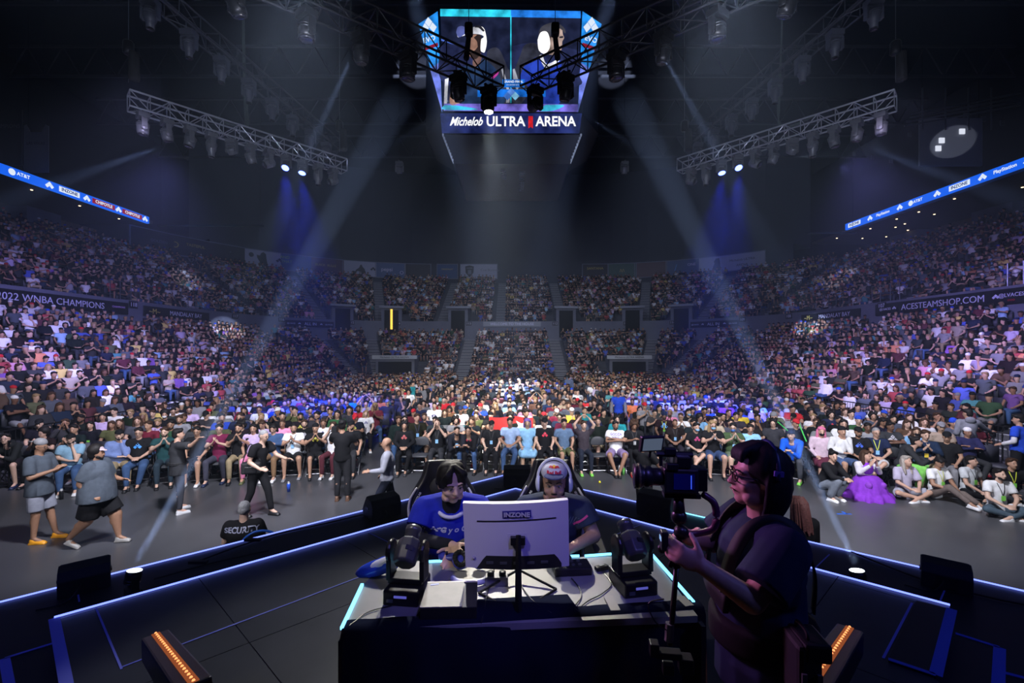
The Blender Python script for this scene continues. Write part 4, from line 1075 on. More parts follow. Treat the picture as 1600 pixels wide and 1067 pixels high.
tread([(105,1095),(20,1100),(7,1029),(88,1004)], 1.19, [(1,2,.05),(2,3,.025)], 'black step with lilac tape outside the left end of the stage')
strip('edge_tape', (*IL,ZI+.004), (*BL,ZI+.004), TAPE, .06, .004, stg)['kind'] = 'structure'

# wedge speakers on the lower tier
SPK = mat('speaker_black', (.014,.015,.02), .6, noise=.1)
def wedge(x, y, rz, label, k=1.0):
    o = empty('wedge_speaker', (x,y,ZO), rz, label, 'speaker', 'wedge speakers along the stage edge'); o.scale = (k,)*3
    MB().prism([(-.17,0),(.17,0),(.19,.12),(.05,.33),(-.13,.30),(-.19,.20)], lambda u,v: (-.24,u,v), (.48,0,0)).obj('cabinet', SPK, o, bevel=.012)
    MB().box((0,-.178,.12), (.20,.02,.14)).obj('connector_plate', BLK, o)
    MB().prism([(.19,.125),(.055,.325),(.062,.33),(.20,.13)], lambda u,v: (-.22,u,v), (.44,0,0)).obj('grille', GREYM, o)
    for s in (-1,1): MB().box((.245*s,0,.17), (.012,.10,.03)).obj('handle', BLK, o)
    MB().tube(spline([(-.03,-.19,.13),(-.06,-.28,.10),(-.16,-.32,.01),(-.4,-.30,.006)], 5), .007, 5).obj('plug_cable', BLK, o, True)
wedge(-3.93, 4.19, .72, 'black wedge speaker on the stage edge at the far left, before the walking men', .74)
wedge(-1.72, 6.02, .72, 'black wedge speaker on the stage edge behind the left player\'s chair', .84)
wedge(.08, 7.42, 0, 'black wedge speaker at the tip of the chevron stage', .9)
wedge(1.93, 6.02, -.70, 'black wedge speaker on the stage edge beside the standing floor cameraman', .95)
wedge(4.02, 4.22, -.70, 'black wedge speaker on the stage edge at the far right before the seated fans', .72)
# floor units
for s, nm in ((-1,'left'),(1,'right')):
    x = -3.37 if s < 0 else 3.08
    fixture((x,4.05,ZO+.005), 'wash', .7*s, f'stage light lying on the lower tier shining up at the {nm}', 10, emis('floor_lens', (.8,.9,1), 6), m=BLKM, k=.42, up=True)
# cables lying along the tiers
for k, pts in enumerate(([(860,800),(960,830),(1090,858),(1180,880)], [(300,880),(420,838),(520,815),(600,796)], [(1330,862),(1440,905),(1540,932),(1600,945)], [(240,905),(330,880),(420,860)])):
    tag(MB().tube(spline([G(x,y,ZO+.012) for x,y in pts], 8), .008, 5).obj('stage_cable', BLK), ['black cable lying on the lower tier behind the right player','black cable on the lower tier behind the left player','black cables trailing from the far right wedge speaker','black cable on the lower tier beside the left floor light'][k], 'cable')
# small ground clips below the LED lines
for (x, y, z) in ((395,845,ZI),(690,795,ZI),(1010,842,ZI),(1210,905,ZI),(310,880,ZI),(1180,893,ZI)):
    tag(MB().box((0,0,.012), (.16,.04,.024)).obj('cable_connector', BLKM, loc=G(x,y,z)), f'small black connector box behind the LED edge near picture column {x}' if False else {395:'small connector box by the left LED edge below the security guard',690:'small connector box by the LED edge behind the blue jersey player',1010:'small connector box by the LED edge right of the white-capped player',1210:'small connector box by the LED edge behind the camera operator',310:'connector box furthest out along the left upper LED edge',1180:'connector box hidden next to the camera operator\'s back'}[x], 'connector', 'connector boxes behind the LED edge')

# ------------------------------------------------------------------ desk
ZT = 2.06
P = [G(600,878,ZT), G(566,915,ZT), G(534,984,ZT), G(1090,962,ZT), G(1084,943,ZT), G(1018,867,ZT)]
desk = empty('gaming_desk', (0.05,2.3,1.3), 0, 'wide desk with grey top, glowing LED edges and black cloth front', 'desk')
iD = Matrix.Translation(-desk.location)
DT = mat('desk_top_grey', (.26,.255,.245), .42, noise=.08, nscale=6, spec=.4)
v, f = slabp([(p.x,p.y) for p in (P[0],P[1],P[2],P[3],P[5])], ZT-.03, ZT)
o = MB().raw(v, f).obj('desk_top', DT, desk, M=iD)
def dstrip(a, b, m, wd=.012, z=.006): return strip('light_line', iD@(a+V((0,0,z))), iD@(b+V((0,0,z))), m, wd, .012, desk)
dstrip(P[1], P[2], LEDC, .014); dstrip(P[5], P[4], LEDC, .012)
dstrip(G(668,879,ZT), G(712,877,ZT), LEDC, .007); dstrip(G(882,871,ZT), G(905,870,ZT), LEDC, .007); dstrip(G(914,870,ZT), G(955,867,ZT), LEDC, .007)
CL_ = mat('black_drape', (.004,.006,.020), 1.0, spec=.05, noise=.15, nscale=5)
# drape: lies over the near strip of the top and hangs to the deck with folds
rows = []; N = 60
def dr(u):  # near edge
    a, c = G(534,985,ZT), G(1100,950,ZT); return a.lerp(c, u)
for j, (dy, z, amp) in enumerate(((.17,ZT+.004,0),(.06,ZT+.006,.003),(0,ZT+.004,.0),(-.02,ZT-.02,.004),(-.035,ZT-.25,.014),(-.045,ZT-.5,.022),(-.05,ZI+.01,.028))):
    for i in range(N+1):
        u = i/N; p = dr(u); fold = math.sin(u*46+math.sin(u*9)*2)*amp
        x0 = .0
        yy = dy if not (j == 0 and (u < .2 or u > .62)) else dy*.35
        rows.append((p.x, p.y+yy+fold, z))
fs = [(j*(N+1)+i, j*(N+1)+i+1, (j+1)*(N+1)+i+1, (j+1)*(N+1)+i) for j in range(6) for i in range(N)]
o = put('drape', mesh_of('drape', rows, fs, CL_, True), desk, M=iD)
o.modifiers.new('thick', 'SOLIDIFY').thickness = .003
for s in (P[2], P[3]):
    w_ = MB(); 
    x = s.x; vs = [(x+.004*(1 if x>0 else -1), s.y-.03, ZI+.01), (x+.004*(1 if x>0 else -1), s.y-.03, ZT-.03), (x, s.y+.55, ZT-.03), (x, s.y+.55, ZI+.01)]
    sd = mesh_of('side_panel', vs, [(0,1,2,3)], CL_); q = put('side_panel', sd, desk, M=iD); q.modifiers.new('t','SOLIDIFY').thickness = .02
for (x0,y0,x1,y1) in ((950,934,962,957),(1062,935,1078,950)):
    strip('tape_piece', iD@(G(x0,y0,ZT)+V((0,0,.010))), iD@(G(x1,y1,ZT)+V((0,0,.010))), mat('gaffer_grey',(.30,.29,.27),.7), .045, .002, desk)

# monitor: back towards the camera
MN = mat('monitor_white', (.40,.38,.48), .45); 
mon = empty('monitor', (.02,2.20,ZT), .03, 'white monitor seen from behind on a black V-foot stand', 'monitor')
iM = mon.matrix_basis.inverted()
Dm = 2.29
mc = [A(723,786,Dm), A(888,781,Dm-.02), A(889,882,Dm-.05), A(728,884,Dm-.03)]
def mlp(a): return iM@a
def backp(u, v, off=0):   # u,v in 0..1 across/down the back
    a = mc[0].lerp(mc[1], u); c = mc[3].lerp(mc[2], u); p = a.lerp(c, v)
    return p+V((0, -.03+.03*(2*u-1)**2-.012*v-off, 0))
NU_, NV_ = 14, 8; vs = []; fs = []
for dpt in (0, .038):
    for j in range(NV_+1):
        for i in range(NU_+1): vs.append(mlp(backp(i/NU_, j/NV_)+V((0,dpt,0)) if True else 0))
k = (NU_+1)*(NV_+1)
for j in range(NV_):
    for i in range(NU_):
        a = j*(NU_+1)+i; fs += [(a,a+1,a+NU_+2,a+NU_+1), (k+a,k+a+NU_+1,k+a+NU_+2,k+a+1)]
ed = [j*(NU_+1) for j in range(NV_+1)]+[NV_*(NU_+1)+i for i in range(1,NU_+1)]+[j*(NU_+1)+NU_ for j in range(NV_-1,-1,-1)]+[i for i in range(NU_-1,0,-1)]
fs += [(ed[i], ed[(i+1)%len(ed)], k+ed[(i+1)%len(ed)], k+ed[i]) for i in range(len(ed))]
put('shell', mesh_of('shell', vs, fs, MN, False), mon)
def patch(name, uv, m, off=.002, par=mon, th=.004, n=6):
    """thin raised patch following the back; uv = polygon in u,v"""
    us = []; 
    for i in range(len(uv)):
        a, b_ = uv[i], uv[(i+1)%len(uv)]
        us += [(a[0]+(b_[0]-a[0])*t/n, a[1]+(b_[1]-a[1])*t/n) for t in range(n)]
    A1 = [mlp(backp(u,v,off)) for u,v in us]; A2 = [mlp(backp(u,v,off-th)) for u,v in us]; L_ = len(us)
    return put(name, mesh_of(name, A1+A2, [tuple(range(L_)), tuple(reversed(range(L_,2*L_)))]+[(i,L_+i,L_+(i+1)%L_,(i+1)%L_) for i in range(L_)], m), par)
scn = mesh_of('screen', [mlp(backp(u,v)+V((0,.0385,0))) for u,v in ((.02,.03),(.98,.03),(.98,.97),(.02,.97))], [(0,1,2,3)], emis('screen_light',(.35,.4,.7),1.2)); put('screen', scn, mon)
def patch2(name, u0, u1, vt, vb, m, off=.002, n=24, th=.004):
    vs, fs = [], []; nv_ = 4
    for k in range(n+1):
        u = u0+(u1-u0)*k/n
        for q in range(nv_+1):
            v = vt(u)+(vb(u)-vt(u))*q/nv_; vs += [mlp(backp(u,v,off)), mlp(backp(u,v,off-th))]
    w2 = 2*(nv_+1)
    for k in range(n):
        for q in range(nv_):
            a = k*w2+2*q; fs += [(a,a+2,a+w2+2,a+w2),(a+1,a+w2+1,a+w2+3,a+3)]
        a = k*w2; fs += [(a,a+w2,a+w2+1,a+1),(a+2*nv_,a+2*nv_+1,a+w2+2*nv_+1,a+w2+2*nv_)]
    return put(name, mesh_of(name, vs, fs, m), mon)
def vtop(u): return max(.80-.02*(u-.2)/.6, .80+max(0,(.20-u))*2.2, .785+max(0,(u-.86))*2.4) if .1 < u < .93 else 1
patch2('port_recess', .105, .925, vtop, lambda u: 1.0, BLK, .003)
patch2('slot_groove', .13, .88, lambda u: .265-.02*(u-.13)/.75, lambda u: .285-.022*(u-.13)/.75, BLK, .002)
NAVYP = mat('logo_navy', (.015,.012,.16), .5)
lp = patch2('logo_plate', .375, .645, lambda u: .113-.03*(u-.375), lambda u: .222-.03*(u-.375), NAVYP, .003)
patch2('mount_panel', .42, .60, lambda u: .458, lambda u: .80, mat('monitor_panel',(.36,.34,.46),.5), .0015, 8)
c0 = backp(.51,.166,.0105); x_ = (backp(.64,.16)-backp(.38,.17)).normalized()
text('logo_lettering', 'INZONE', .0305, MN, lp, iM@frame(c0, x_, (0,0,1)), bold=.0012, extrude=.001, sx=1.12)
patch('mount_panel', [(.42,.46),(.60,.455),(.60,.80),(.42,.80)], mat('monitor_panel',(.46,.44,.56),.5), .0015)
b = MB(); 
for i in range(5): q = mlp(backp(.24+i*.13,.90,.006)); b.box(q, (.035,.004,.012))
b.obj('port', GREYM, mon)
q = mlp(backp(.085,.83,.004)); MB().lathe([(.008,0),(.009,.004),(.006,.006)], q, 12, Matrix.Rotation(math.pi/2,4,'X')).obj('joystick_button', MN, mon)
top_, bot_ = A(810,836,2.21), G(810,958,ZT)
b = MB(); b.rod(mlp(top_), mlp(bot_+V((0,0,.0))), .0125, .016, 4); b.obj('stand_pole', BLKM, mon)
b = MB(); b.box(mlp(A(809,843,2.225)), (.07,.05,.035)); b.obj('mount_bracket', BLKM, mon)
hub = G(810,905,ZT)+V((0,0,.05))
for (tx, ty) in ((748,928),(869,922)):
    t_ = G(tx,ty,ZT)+V((0,0,.006)); MB().rod(mlp(hub), mlp(t_), .006).obj('stand_leg', BLKM, mon); 
    MB().rod(mlp(t_), mlp(bot_.lerp(t_, .55)+V((0,0,0))), .006).obj('stand_foot_bar', BLKM, mon)

# console: silver-topped black box
cx = [G(668,908,2.125), G(746,906,2.125), G(745,946,2.125), G(656,948,2.125)]
con = empty('game_console', ((cx[0]+cx[2])/2).to_tuple()[:2]+(ZT,), 0, 'flat game console with scuffed silver top beside the monitor', 'console'); iC = con.matrix_basis.inverted()
v, f = slabp([(p.x,p.y) for p in reversed(cx)], ZT, 2.118); MB().raw(v, f).obj('case', BLK, con, M=iC, bevel=.003)
def on_top(name, us, m, h=.004):
    pts = [cx[0].lerp(cx[1], u).lerp(cx[3].lerp(cx[2], u), w2) for u, w2 in us]; v, f = slabp([(p.x,p.y) for p in reversed(pts)], 2.119, 2.119+h); MB().raw(v, f).obj(name, m, con, M=iC)
on_top('silver_lid', [(0,.05),(.735,.05),(.735,1),(0,1)], mat('scuffed_silver', (.20,.195,.18), .55, .05, noise=.12, nscale=12)); on_top('rear_strip', [(0,0),(1,0),(1,.045),(0,.045)], mat('cream_edge',(.6,.58,.5),.5)); on_top('label_tape', [(.08,.12),(.24,.09),(.24,.15),(.08,.18)], mat('label_blue',(.35,.4,.6),.6), .0055)
# headphones lying on the desk
hp = empty('headphones', G(735,905,ZT), 0, 'white and blue headphones with black ear pads lying behind the console', 'headphones'); hx = hp.location
PADM = mat('ear_pad', (.008,.008,.010), .8); HPW = mat('headphone_white', (.55,.56,.75), .35); HPB = mat('headphone_blue', (.05,.06,.45), .35)
for (x, y, rz) in ((718,893,.3),(750,893,-.3)):
    c = G(x,y,ZT)-hx+V((0,.03,.05)); M = Matrix.Rotation(rz,3,'Z')@Matrix.Rotation(.6,3,'X')
    b = MB(); 
    for k in range(14): t = k*math.tau/14; t2 = (k+1)*math.tau/14; b.cap(c+M@V((math.cos(t)*.030,math.sin(t)*.038,.012)), c+M@V((math.cos(t2)*.030,math.sin(t2)*.038,.012)), .013, n=8)
    b.obj('ear_pad', PADM, hp, True); MB().ball(c-M@V((0,0,.010)), (.042,.050,.018), M.to_4x4(), 18, 10).obj('ear_shell', HPB, hp, True)
b = MB(); pts = [hx*0+V((math.cos(t)*.088, -.025+math.sin(t)*.055, .022)) for t in [math.pi+math.pi*i/14 for i in range(15)]]
b.tube(pts, .016, 8); b.obj('headband', HPW, hp, True)
# mixer with two knobs
mx = empty('audio_splitter', G(776,912,ZT), 0, 'small grey box with two round knobs in front of the monitor', 'device')
MB().box((0,0,.022), (.115,.055,.044)).obj('case', mat('grey_case',(.20,.20,.22),.5), mx, bevel=.004)
for x in (-.03,.03): MB().lathe([(.018,.044),(.018,.060),(.015,.064)], (x,0,0), 16).obj('knob', BLK, mx, True)
# black device with buttons right of the monitor and loose earphone puck
dv = empty('arcade_controller', G(893,893,ZT), .1, 'black button controller in shadow to the right of the monitor', 'controller')
MB().box((0,0,.022), (.20,.11,.044)).obj('case', BLK, dv, bevel=.008)
for k in range(6): MB().lathe([(.010,.044),(.010,.050)], (-.03+.035*(k%3),-.02+.04*(k//3),0), 12).obj('button', GREYM, dv)
MB().rod((-.07,0,.044), (-.07,0,.075), .004).ball((-.07,0,.08), .011).obj('joystick', BLKM, dv, True)
ms = empty('cable_remote', G(940,890,ZT), .4, 'small black in-line remote on the desk right of the controller', 'device'); MB().box((0,0,.012), (.075,.035,.022)).obj('case', BLK, ms, bevel=.006); MB().box((0,0,.024), (.03,.015,.004)).obj('button', GREYM, ms)
# blue and white bag-like wedge case by the left LED edge
wd_ = empty('wedge_case', G(590,900,ZT), -.15, 'glossy blue and white wedge-shaped case at the left edge of the desk', 'case')
b = MB(); b.ball((0,0,.045), (.12,.05,.040), mrot(yaw=15, roll=-14)); b.ball((.05,.01,.065), (.07,.045,.035)); put('shell', melt('shell', b, .006, 1500, 3, [mat('glossy_blue',(.02,.06,.55),.25)]), wd_)
b = MB(); b.ball((.015,-.008,.068), (.10,.032,.024), mrot(yaw=15, roll=-22)); b.ball((.07,0,.08),(.04,.03,.024)); put('white_panel', melt('panel', b, .006, 900, 3, [mat('glossy_white',(.6,.62,.75),.3)]), wd_)
# moving heads standing on the desk
def desk_head(px, py, rz, label, s):
    g = G(px, py, ZT); o = empty('moving_head', g, rz, label, 'stage light', 'moving heads on the desk corners')
    MB().box((0,0,.035), (.17,.20,.07)).obj('base', BLKM, o, bevel=.008)
    MB().box((0,-.102,.045), (.06,.004,.010)).obj('display', emis('display_blue',(.12,.12,.6),.7), o); MB().box((-.05,-.102,.025), (.03,.004,.015)).obj('socket', GREYM, o)
    b = MB()
    for q in (-1,1): b.box((q*.082,0,.15), (.024,.08,.13)); b.lathe([(.050,-.012),(.056,0),(.050,.012)], (q*.082,0,.215), 18, Matrix.Rotation(math.pi/2,4,'Y'))
    b.box((0,0,.085), (.17,.08,.025)); b.obj('yoke', BLKM, o, bevel=.004)
    H = Matrix.Translation((0,0,.215)) @ Matrix.Rotation(math.radians(-52), 4, 'X')
    hd = MB().lathe([(.045,-.07),(.056,-.06),(.060,0),(.056,.045),(.036,.06)], n=8).obj('head', mat('head_shell',(.055,.055,.062),.35), o, M=H @ Matrix.Rotation(.4,4,'Z'), bevel=.006)
    l = MB().lathe([(.036,0),(.036,.035),(.039,.036),(.039,.065),(.033,.066)], n=20).obj('lens_barrel', mat('lens_barrel',(.10,.10,.11),.3,.5), hd, True, loc=(0,0,.055))
    MB().lathe([(.030,0),(.001,.003)], n=16).obj('lens', GLASSY, l, loc=(0,0,.062)); MB().box((0,-.058,-.01), (.035,.004,.022)).obj('vent', BLK, hd)
desk_head(637, 930, -.12*1, 'black moving head light standing on the left side of the desk', -1)
desk_head(988, 917, .20, 'black moving head light standing on the right side of the desk', 1)
# cables on the desk
for lab, pts in (('black cable sagging off the left edge of the desk', [(545,980),(556,972),(575,958),(612,948)]),
                 ('black cables curling from the in-line remote to the desk front', [(945,898),(955,915),(940,930),(920,940),(905,952)]),
                 ('black cable from the controller to the desk front', [(893,905),(905,920),(908,935),(898,950),(905,958)]),
                 ('twisted cable from the monitor to the splitter', [(768,880),(772,890),(770,898),(775,905)]),
                 ('black cable running down beside the monitor pole', [(812,910),(822,928),(838,945),(862,960)]),
                 ('black cable dropping from the splitter over the cloth', [(765,915),(760,935),(757,955),(752,975)])):
    tag(MB().tube(spline([G(x,y,ZT)+V((0,0,.006 if k else .006)) for k,(x,y) in enumerate(pts)], 8), .0028, 5).obj('desk_cable', BLK), lab, 'cable')

# orange LED battens at the bottom corners
ORG = emis('amber_led', (1,.30,.10), 2.2); ORD = emis('amber_led_dim', (.55,.14,.05), .5)
def batten(a, c, label):
    a, c = V(a), V(c); d = c-a; L_ = d.length
    o = empty('led_batten', a, 0, label, 'light bar'); M = d.to_track_quat('X','Z').to_matrix().to_4x4()
    MB().box((L_/2,0,-.02), (L_,.12,.12)).obj('housing', BLKM, o, M=M, bevel=.01)
    MB().box((L_/2,0,.042), (L_-.02,.035,.004)).obj('lens_strip', ORD, o, M=M)
    dm = MB().lathe([(.007,0),(.004,.006)], n=6).me('led_bead', ORG)
    for k in range(22): put('led_bead', dm, o, M=M@Matrix.Translation((.02+k*(L_-.04)/21,0,.044)))
batten(A(243,1002,2.45), A(305,1085,1.75), 'black LED batten glowing orange at the bottom left of the stage')
batten(A(1328,992,2.45), A(1268,1085,1.75), 'black LED batten glowing orange at the bottom right of the stage')
spot('amber_left', A(300,1060,2.0)+V((.05,0,.1)), (-.7,1.95,1.8), 10, (1,.35,.12), 70, .8, .05)
spot('amber_right', A(1262,1060,2.0)+V((-.05,0,.1)), (.75,1.95,1.65), 11, (1,.35,.12), 60, .8, .05)
# unseen spots added for violet and blue light on operator and monitor
spot('operator_rim', (-1.2,2.9,3.6), (.8,1.5,2.6), 210, (.80,.30,.85), 30, .6, .2)
spot('operator_back', (3.2,.4,4.6), (.95,1.6,2.4), 70, (.16,.22,1), 34, .7, .2)
spot('monitor_blue', (.9,.0,5.2), (.05,2.3,2.3), 260, (.22,.18,1), 26, .8, .2)

# ------------------------------------------------------------------ gaming chairs
def gchair(x, y, rz, label):
    o = empty('gaming_chair', (x,y,ZI), rz, label, 'chair', 'gaming chairs behind the desk')
    CH = mat('chair_leather', (.018,.018,.024), .42); WT = mat('chair_white', (.6,.6,.68), .4)
    prof = [(.40,.17,.0),(.50,.20,.08),(.62,.195,.08),(.74,.215,.09),(.84,.222,.09),(.90,.212,.09),(.96,.175,.07),(1.02,.135,.045),(1.10,.12,.035),(1.14,.108,.03)]
    vs, fs = [], []; n = 16
    for (z, hw, wg) in prof:
        for i in range(n+1):
            u = -1+2*i/n; vs.append((hw*u, .16+(z-.42)*.16-wg*abs(u)**2.6, z-(.03*abs(u)**4 if z > 1.2 else 0)))
    for j in range(len(prof)-1):
        for i in range(n): a = j*(n+1)+i; fs.append((a,a+1,a+n+2,a+n+1))
    q = put('backrest', mesh_of('backrest', vs, fs, CH, True), o); m = q.modifiers.new('s','SOLIDIFY'); m.thickness = .06; m.offset = -1; q.modifiers.new('b','SUBSURF').levels = 1
    for s in (-1,1):
        i = 0 if s < 0 else n
        pts = [V(vs[j*(n+1)+i])+V((s*.012,-.006,0)) for j in range(0,7)]
        vv = []; 
        for k, p in enumerate(pts): wd2 = (.020,.045,.05,.045,.03,.014,.004)[k]; vv += [tuple(p+V((0,0,0))), tuple(p+V((-s*.01,wd2+.03,0)))]
        fs2 = [(2*k,2*k+1,2*k+3,2*k+2) for k in range(len(pts)-1)]
        w2 = put('white_side_panel', mesh_of('white_side_panel', vv, fs2, WT, True), o); w2.modifiers.new('s','SOLIDIFY').thickness = .012
        text('side_lettering', 'SECRETLAB', .022, WT, o, frame((s*.215,.105,.99), (s*.30,0,-1) if s > 0 else (.3,0,1), (0,-1,0)) @ Matrix() if False else Matrix.Translation((s*.178,.125,.90)) @ Matrix.Rotation(math.radians(90),4,'X') @ Matrix.Rotation(math.radians(62 if s < 0 else -62),4,'Z'), extrude=.002)
    put('head_pillow', melt('head_pillow', MB().ball((0,.175,.97), (.10,.05,.08)), .012, 600, 3, [mat('pillow_black',(.03,.03,.036),.7)]), o)
    MB().prism([(-.022,0),(0,.014),(.022,0),(.012,-.008),(-.012,-.008)], lambda u,v: (u,.121,1.0+v), (0,-.004,0)).obj('pillow_emblem', WT, o)
    MB().box((0,-.06,.43), (.50,.50,.10)).obj('seat', CH, o, bevel=.03)
    for s in (-1,1): MB().box((s*.30,-.02,.62), (.08,.26,.03)).obj('armrest', CH, o, bevel=.01); MB().rod((s*.29,0,.42), (s*.30,0,.61), .02).obj('armrest_post', BLKM, o)
    MB().rod((0,-.03,.09), (0,-.03,.40), .03).obj('gas_lift', BLKM, o)
    for k in range(5):
        a = k*math.tau/5; l = MB().rod((0,-.03,.10), (math.cos(a)*.32,-.03+math.sin(a)*.32,.07), .026, .018).obj('base_leg', BLKM, o); MB().ball((math.cos(a)*.32,-.03+math.sin(a)*.32,.03), .03).obj('castor', BLKM, l)
gchair(-.475, 3.06, .08, 'black and white gaming chair of the player in the blue jersey')
gchair(.285, 3.08, -.04, 'black and white gaming chair of the player in the white cap')

# ------------------------------------------------------------------ the two players
def hero(label, base, rz, j, scale, skin, top, topc, legc, long=False, vox=.006, sl=.62, g=1.0, longarms=None, loose=.004, hem=0, neckr=True):
    o = put('person', melt('body', body_prims(j, g, fine=True), vox, 30000, 2, [SKIN]), color=skin)
    o.location = base; o.rotation_euler = (0,0,math.radians(rz)); o.scale = (scale,)*3; tag(o, label, 'person')
    s = put('shirt', melt('shirt', shirt_prims(j, g, long, sl=sl, loose=loose, drop=hem), .008, 12000, 3, [CLOTH]), o, color=topc)
    put('trousers', melt('trousers', leg_prims(j, g), .012, 4000, 2, [CLOTH]), o, color=legc)
    for n in 'LR': put('shoe', SHOE, o, M=Matrix.Translation(j['ank'+n]+V((0,-.02,-.095))), color=(.03,.03,.04))
    H = headM(j)
    for s_ in (-1,1):
        e = MB().ball((.030*s_,-.0815,.001), (.0125,.0105,.0062), n=14, m=8).obj('eye', mat('eye_white',(.6,.58,.56),.3), o, True, M=H)
        MB().ball((.030*s_,-.0905,.000), (.0052,.0025,.0052), n=10, m=6).obj('iris', DARK, e, True)
        MB().tube(spline([(.013*s_,-.094,.020),(.030*s_,-.094,.026),(.050*s_,-.080,.020)], 5), .0035, 6).obj('eyebrow', HAIR, o, True, M=H, color=(.015,.01,.01))
        MB().tube(spline([(.017*s_,-.0915,.002),(.030*s_,-.093,.0075),(.044*s_,-.084,.002)], 5), .0022, 6).obj('upper_eyelid', DARK, o, True, M=H)
    MB().ball((0,-.0935,-.0555), (.021,.005,.0035), n=14, m=6).obj('lips', mat('lips',(.25,.09,.08),.5), o, True, M=H)
    return o, s, H
def strands(name, lst, r, o, H, col, base=None, vox=.006, tgt=9000):
    b = base or MB()
    for pts in lst: 
        q = spline(pts, 5); 
        for i in range(len(q)-1): b.cap(q[i], q[i+1], r*(1-.45*i/len(q)), r*(1-.45*(i+1)/len(q)), 8)
    return put(name, melt(name, b, vox, tgt, 1, [HAIR]), o, M=H, color=col)
jA = J(lean(SIT,-.13,-.11), (((.24,-.22,.80),(.03,-.42,.80),(-.1,-1,-.12),.30),((.22,-.20,.78),(-.03,-.40,.815),(-.35,-1,-.15),.42)), (22,12,-2))
pA, sA, HA = hero('man in royal blue jersey with black parted hair playing at the desk', (-.39,3.02,ZI), 3, jA, 1.0, (.62,.40,.30), 'tee', (.018,.030,.40), (.03,.03,.05), g=1.08)
hb = MB(); hb.ball((0,.030,.045), (.084,.094,.086)); hb.ball((0,.055,-.010), (.080,.068,.085))
st = []
rr = random.Random(5)
for k in range(30):
    a = math.radians(-150+300*k/29); x = math.sin(a); 
    if abs(a) < .25: continue
    st.append([(.02*x,-.01,.128),(.062*x,-.045*math.cos(a)+.0,.112),(.086*x,-.072*math.cos(a),.062),(.089*x,-.078*max(math.cos(a),-.9)+.008,.018-.025*rr.random())])
for s in (-1,1):
    for k in range(4): st.append([(.010*s,-.035,.125),(.036*s+.008*k*s,-.083,.097),(.056*s+.006*k*s,-.078+.008*k,.050),(.070*s,-.064+.012*k,.008-.006*k)])
strands('hair', st, .013, pA, HA, (.006,.005,.005), hb)
# compression sleeve, collar and jersey print
def sleeve(o, j, n, a, b_, col, r0=.047, r1=.034):
    m = MB(); m.cap(j['elb'+n].lerp(j['sho'+n], a), j['elb'+n], r0, r0*.95); m.rod(j['elb'+n], j['elb'+n].lerp(j['wri'+n], b_), r0*.95, r1, 14)
    return put('arm_sleeve', melt('arm_sleeve', m, .008, 2500, 2, [CLOTH]), o, color=col)
for n in 'LR': sleeve(pA, jA, n, .5, .96, (.015,.015,.02))
nk = jA['neck']
def ringtube(c, rx, ry, r, tiltv, n=22):
    return [V((math.cos(t)*rx, math.sin(t)*ry, tiltv*math.sin(t)))+c for t in [i*math.tau/n for i in range(n+1)]]
MB().tube(ringtube(nk+V((0,-.012,-.035)), .082, .078, .01, .03), .013, 8).obj('white_collar', mat('collar_white',(.65,.66,.72),.6), pA, True)
put('neck_gaiter', melt('gaiter', MB().cap(nk+V((0,.0,-.05)), nk+V((0,-.014,.022)), .073, .064, 16), .008, 900, 2, [CLOTH]), pA, color=(.012,.012,.016))
JW = mat('jersey_white', (.62,.65,.8), .6)
def print_on(o, tgt, s, size, c, m, xd=(1,0,0), yd=(0,0,1), cast=(0,1,0), name='shirt_lettering', **k):
    me = text_mesh(s, size, extrude=.0, **k); return conform(name, me, frame(c, xd, yd), cast, [tgt], m, o)
cA = jA['chest']
print_on(pA, sA.data, 'G y o G u n', .050, (.055,-.3,cA.z-.02), JW, xd=(1,0,.04), shear=.2, bold=.0016)
cr = MB()
for k in range(9): cr.raw([(-.012+.010*math.cos(t)+(-.045+.011*k),.006*math.sin(t)+.010*math.sin(k*1.7),0) for t in [i*math.tau/6 for i in range(6)]], [tuple(range(6))])
conform('crest_print', cr.me('crest'), frame((-.065,-.3,cA.z-.02), (1,0,0), (0,0,1)), (0,1,0), [sA.data], JW, pA)
eR = jA['shoR'].lerp(jA['elbR'], .55)
print_on(pA, sA.data, '0 0 L', .03, eR+V((0,-.2,-.02)), JW, shear=.2)

jB = J(lean(SIT,-.13,-.11), (((.25,-.16,.78),(.06,-.40,.79),(-.4,-1,-.1),.35),((.24,-.18,.78),(.05,-.41,.79),(-.3,-1,-.1),.35)), (-4,1,0))
pB, sB, HB = hero('bearded man in white cap and white headset playing behind the monitor', (.27,3.02,ZI), -2, jB, 1.0, (.40,.235,.165), 'tee', (.022,.032,.075), (.02,.02,.03), g=1.10)
NB = mat('jersey_pink', (.5,.04,.22), .6)
for s in (-1,1):
    b = MB(); c = jB['shoL' if s > 0 else 'shoR']+V((-.015*s,0,-.05))
    for k in range(12): b.raw([(-.05+k*.009,-.006,0),(-.05+(k+1)*.009,-.006,0),(-.05+(k+1)*.009,.006,0),(-.05+k*.009,.006,0)], [(0,1,2,3)])
    conform('shoulder_stripe', b.me('x'), frame(c+V((0,-.3,0)), (1,0,.8*s), (-.8*s,0,1)), (0,1,0), [sB.data], NB, pB)
print_on(pB, sB.data, '/////', .06, (.12,-.3,jB['chest'].z+.03), mat('jersey_slate',(.06,.09,.15),.7), shear=.3)
put('hair', melt('hair', hair_prims('capped'), .008, 2500, 2, [HAIR]), pB, M=HB, color=(.012,.01,.01))
bd_ = hair_prims('beard'); bd_.ball((0,-.0925,-.044), (.024,.008,.005)); put('beard', melt('beard', bd_, .005, 3500, 1, [HAIR]), pB, M=HB, color=(.010,.008,.008))
b = MB(); b.ball((0,.018,.066), (.084,.100,.068), n=20, m=12); b.rod((0,.018,.056), (0,.018,.072), .085, .084, 24)
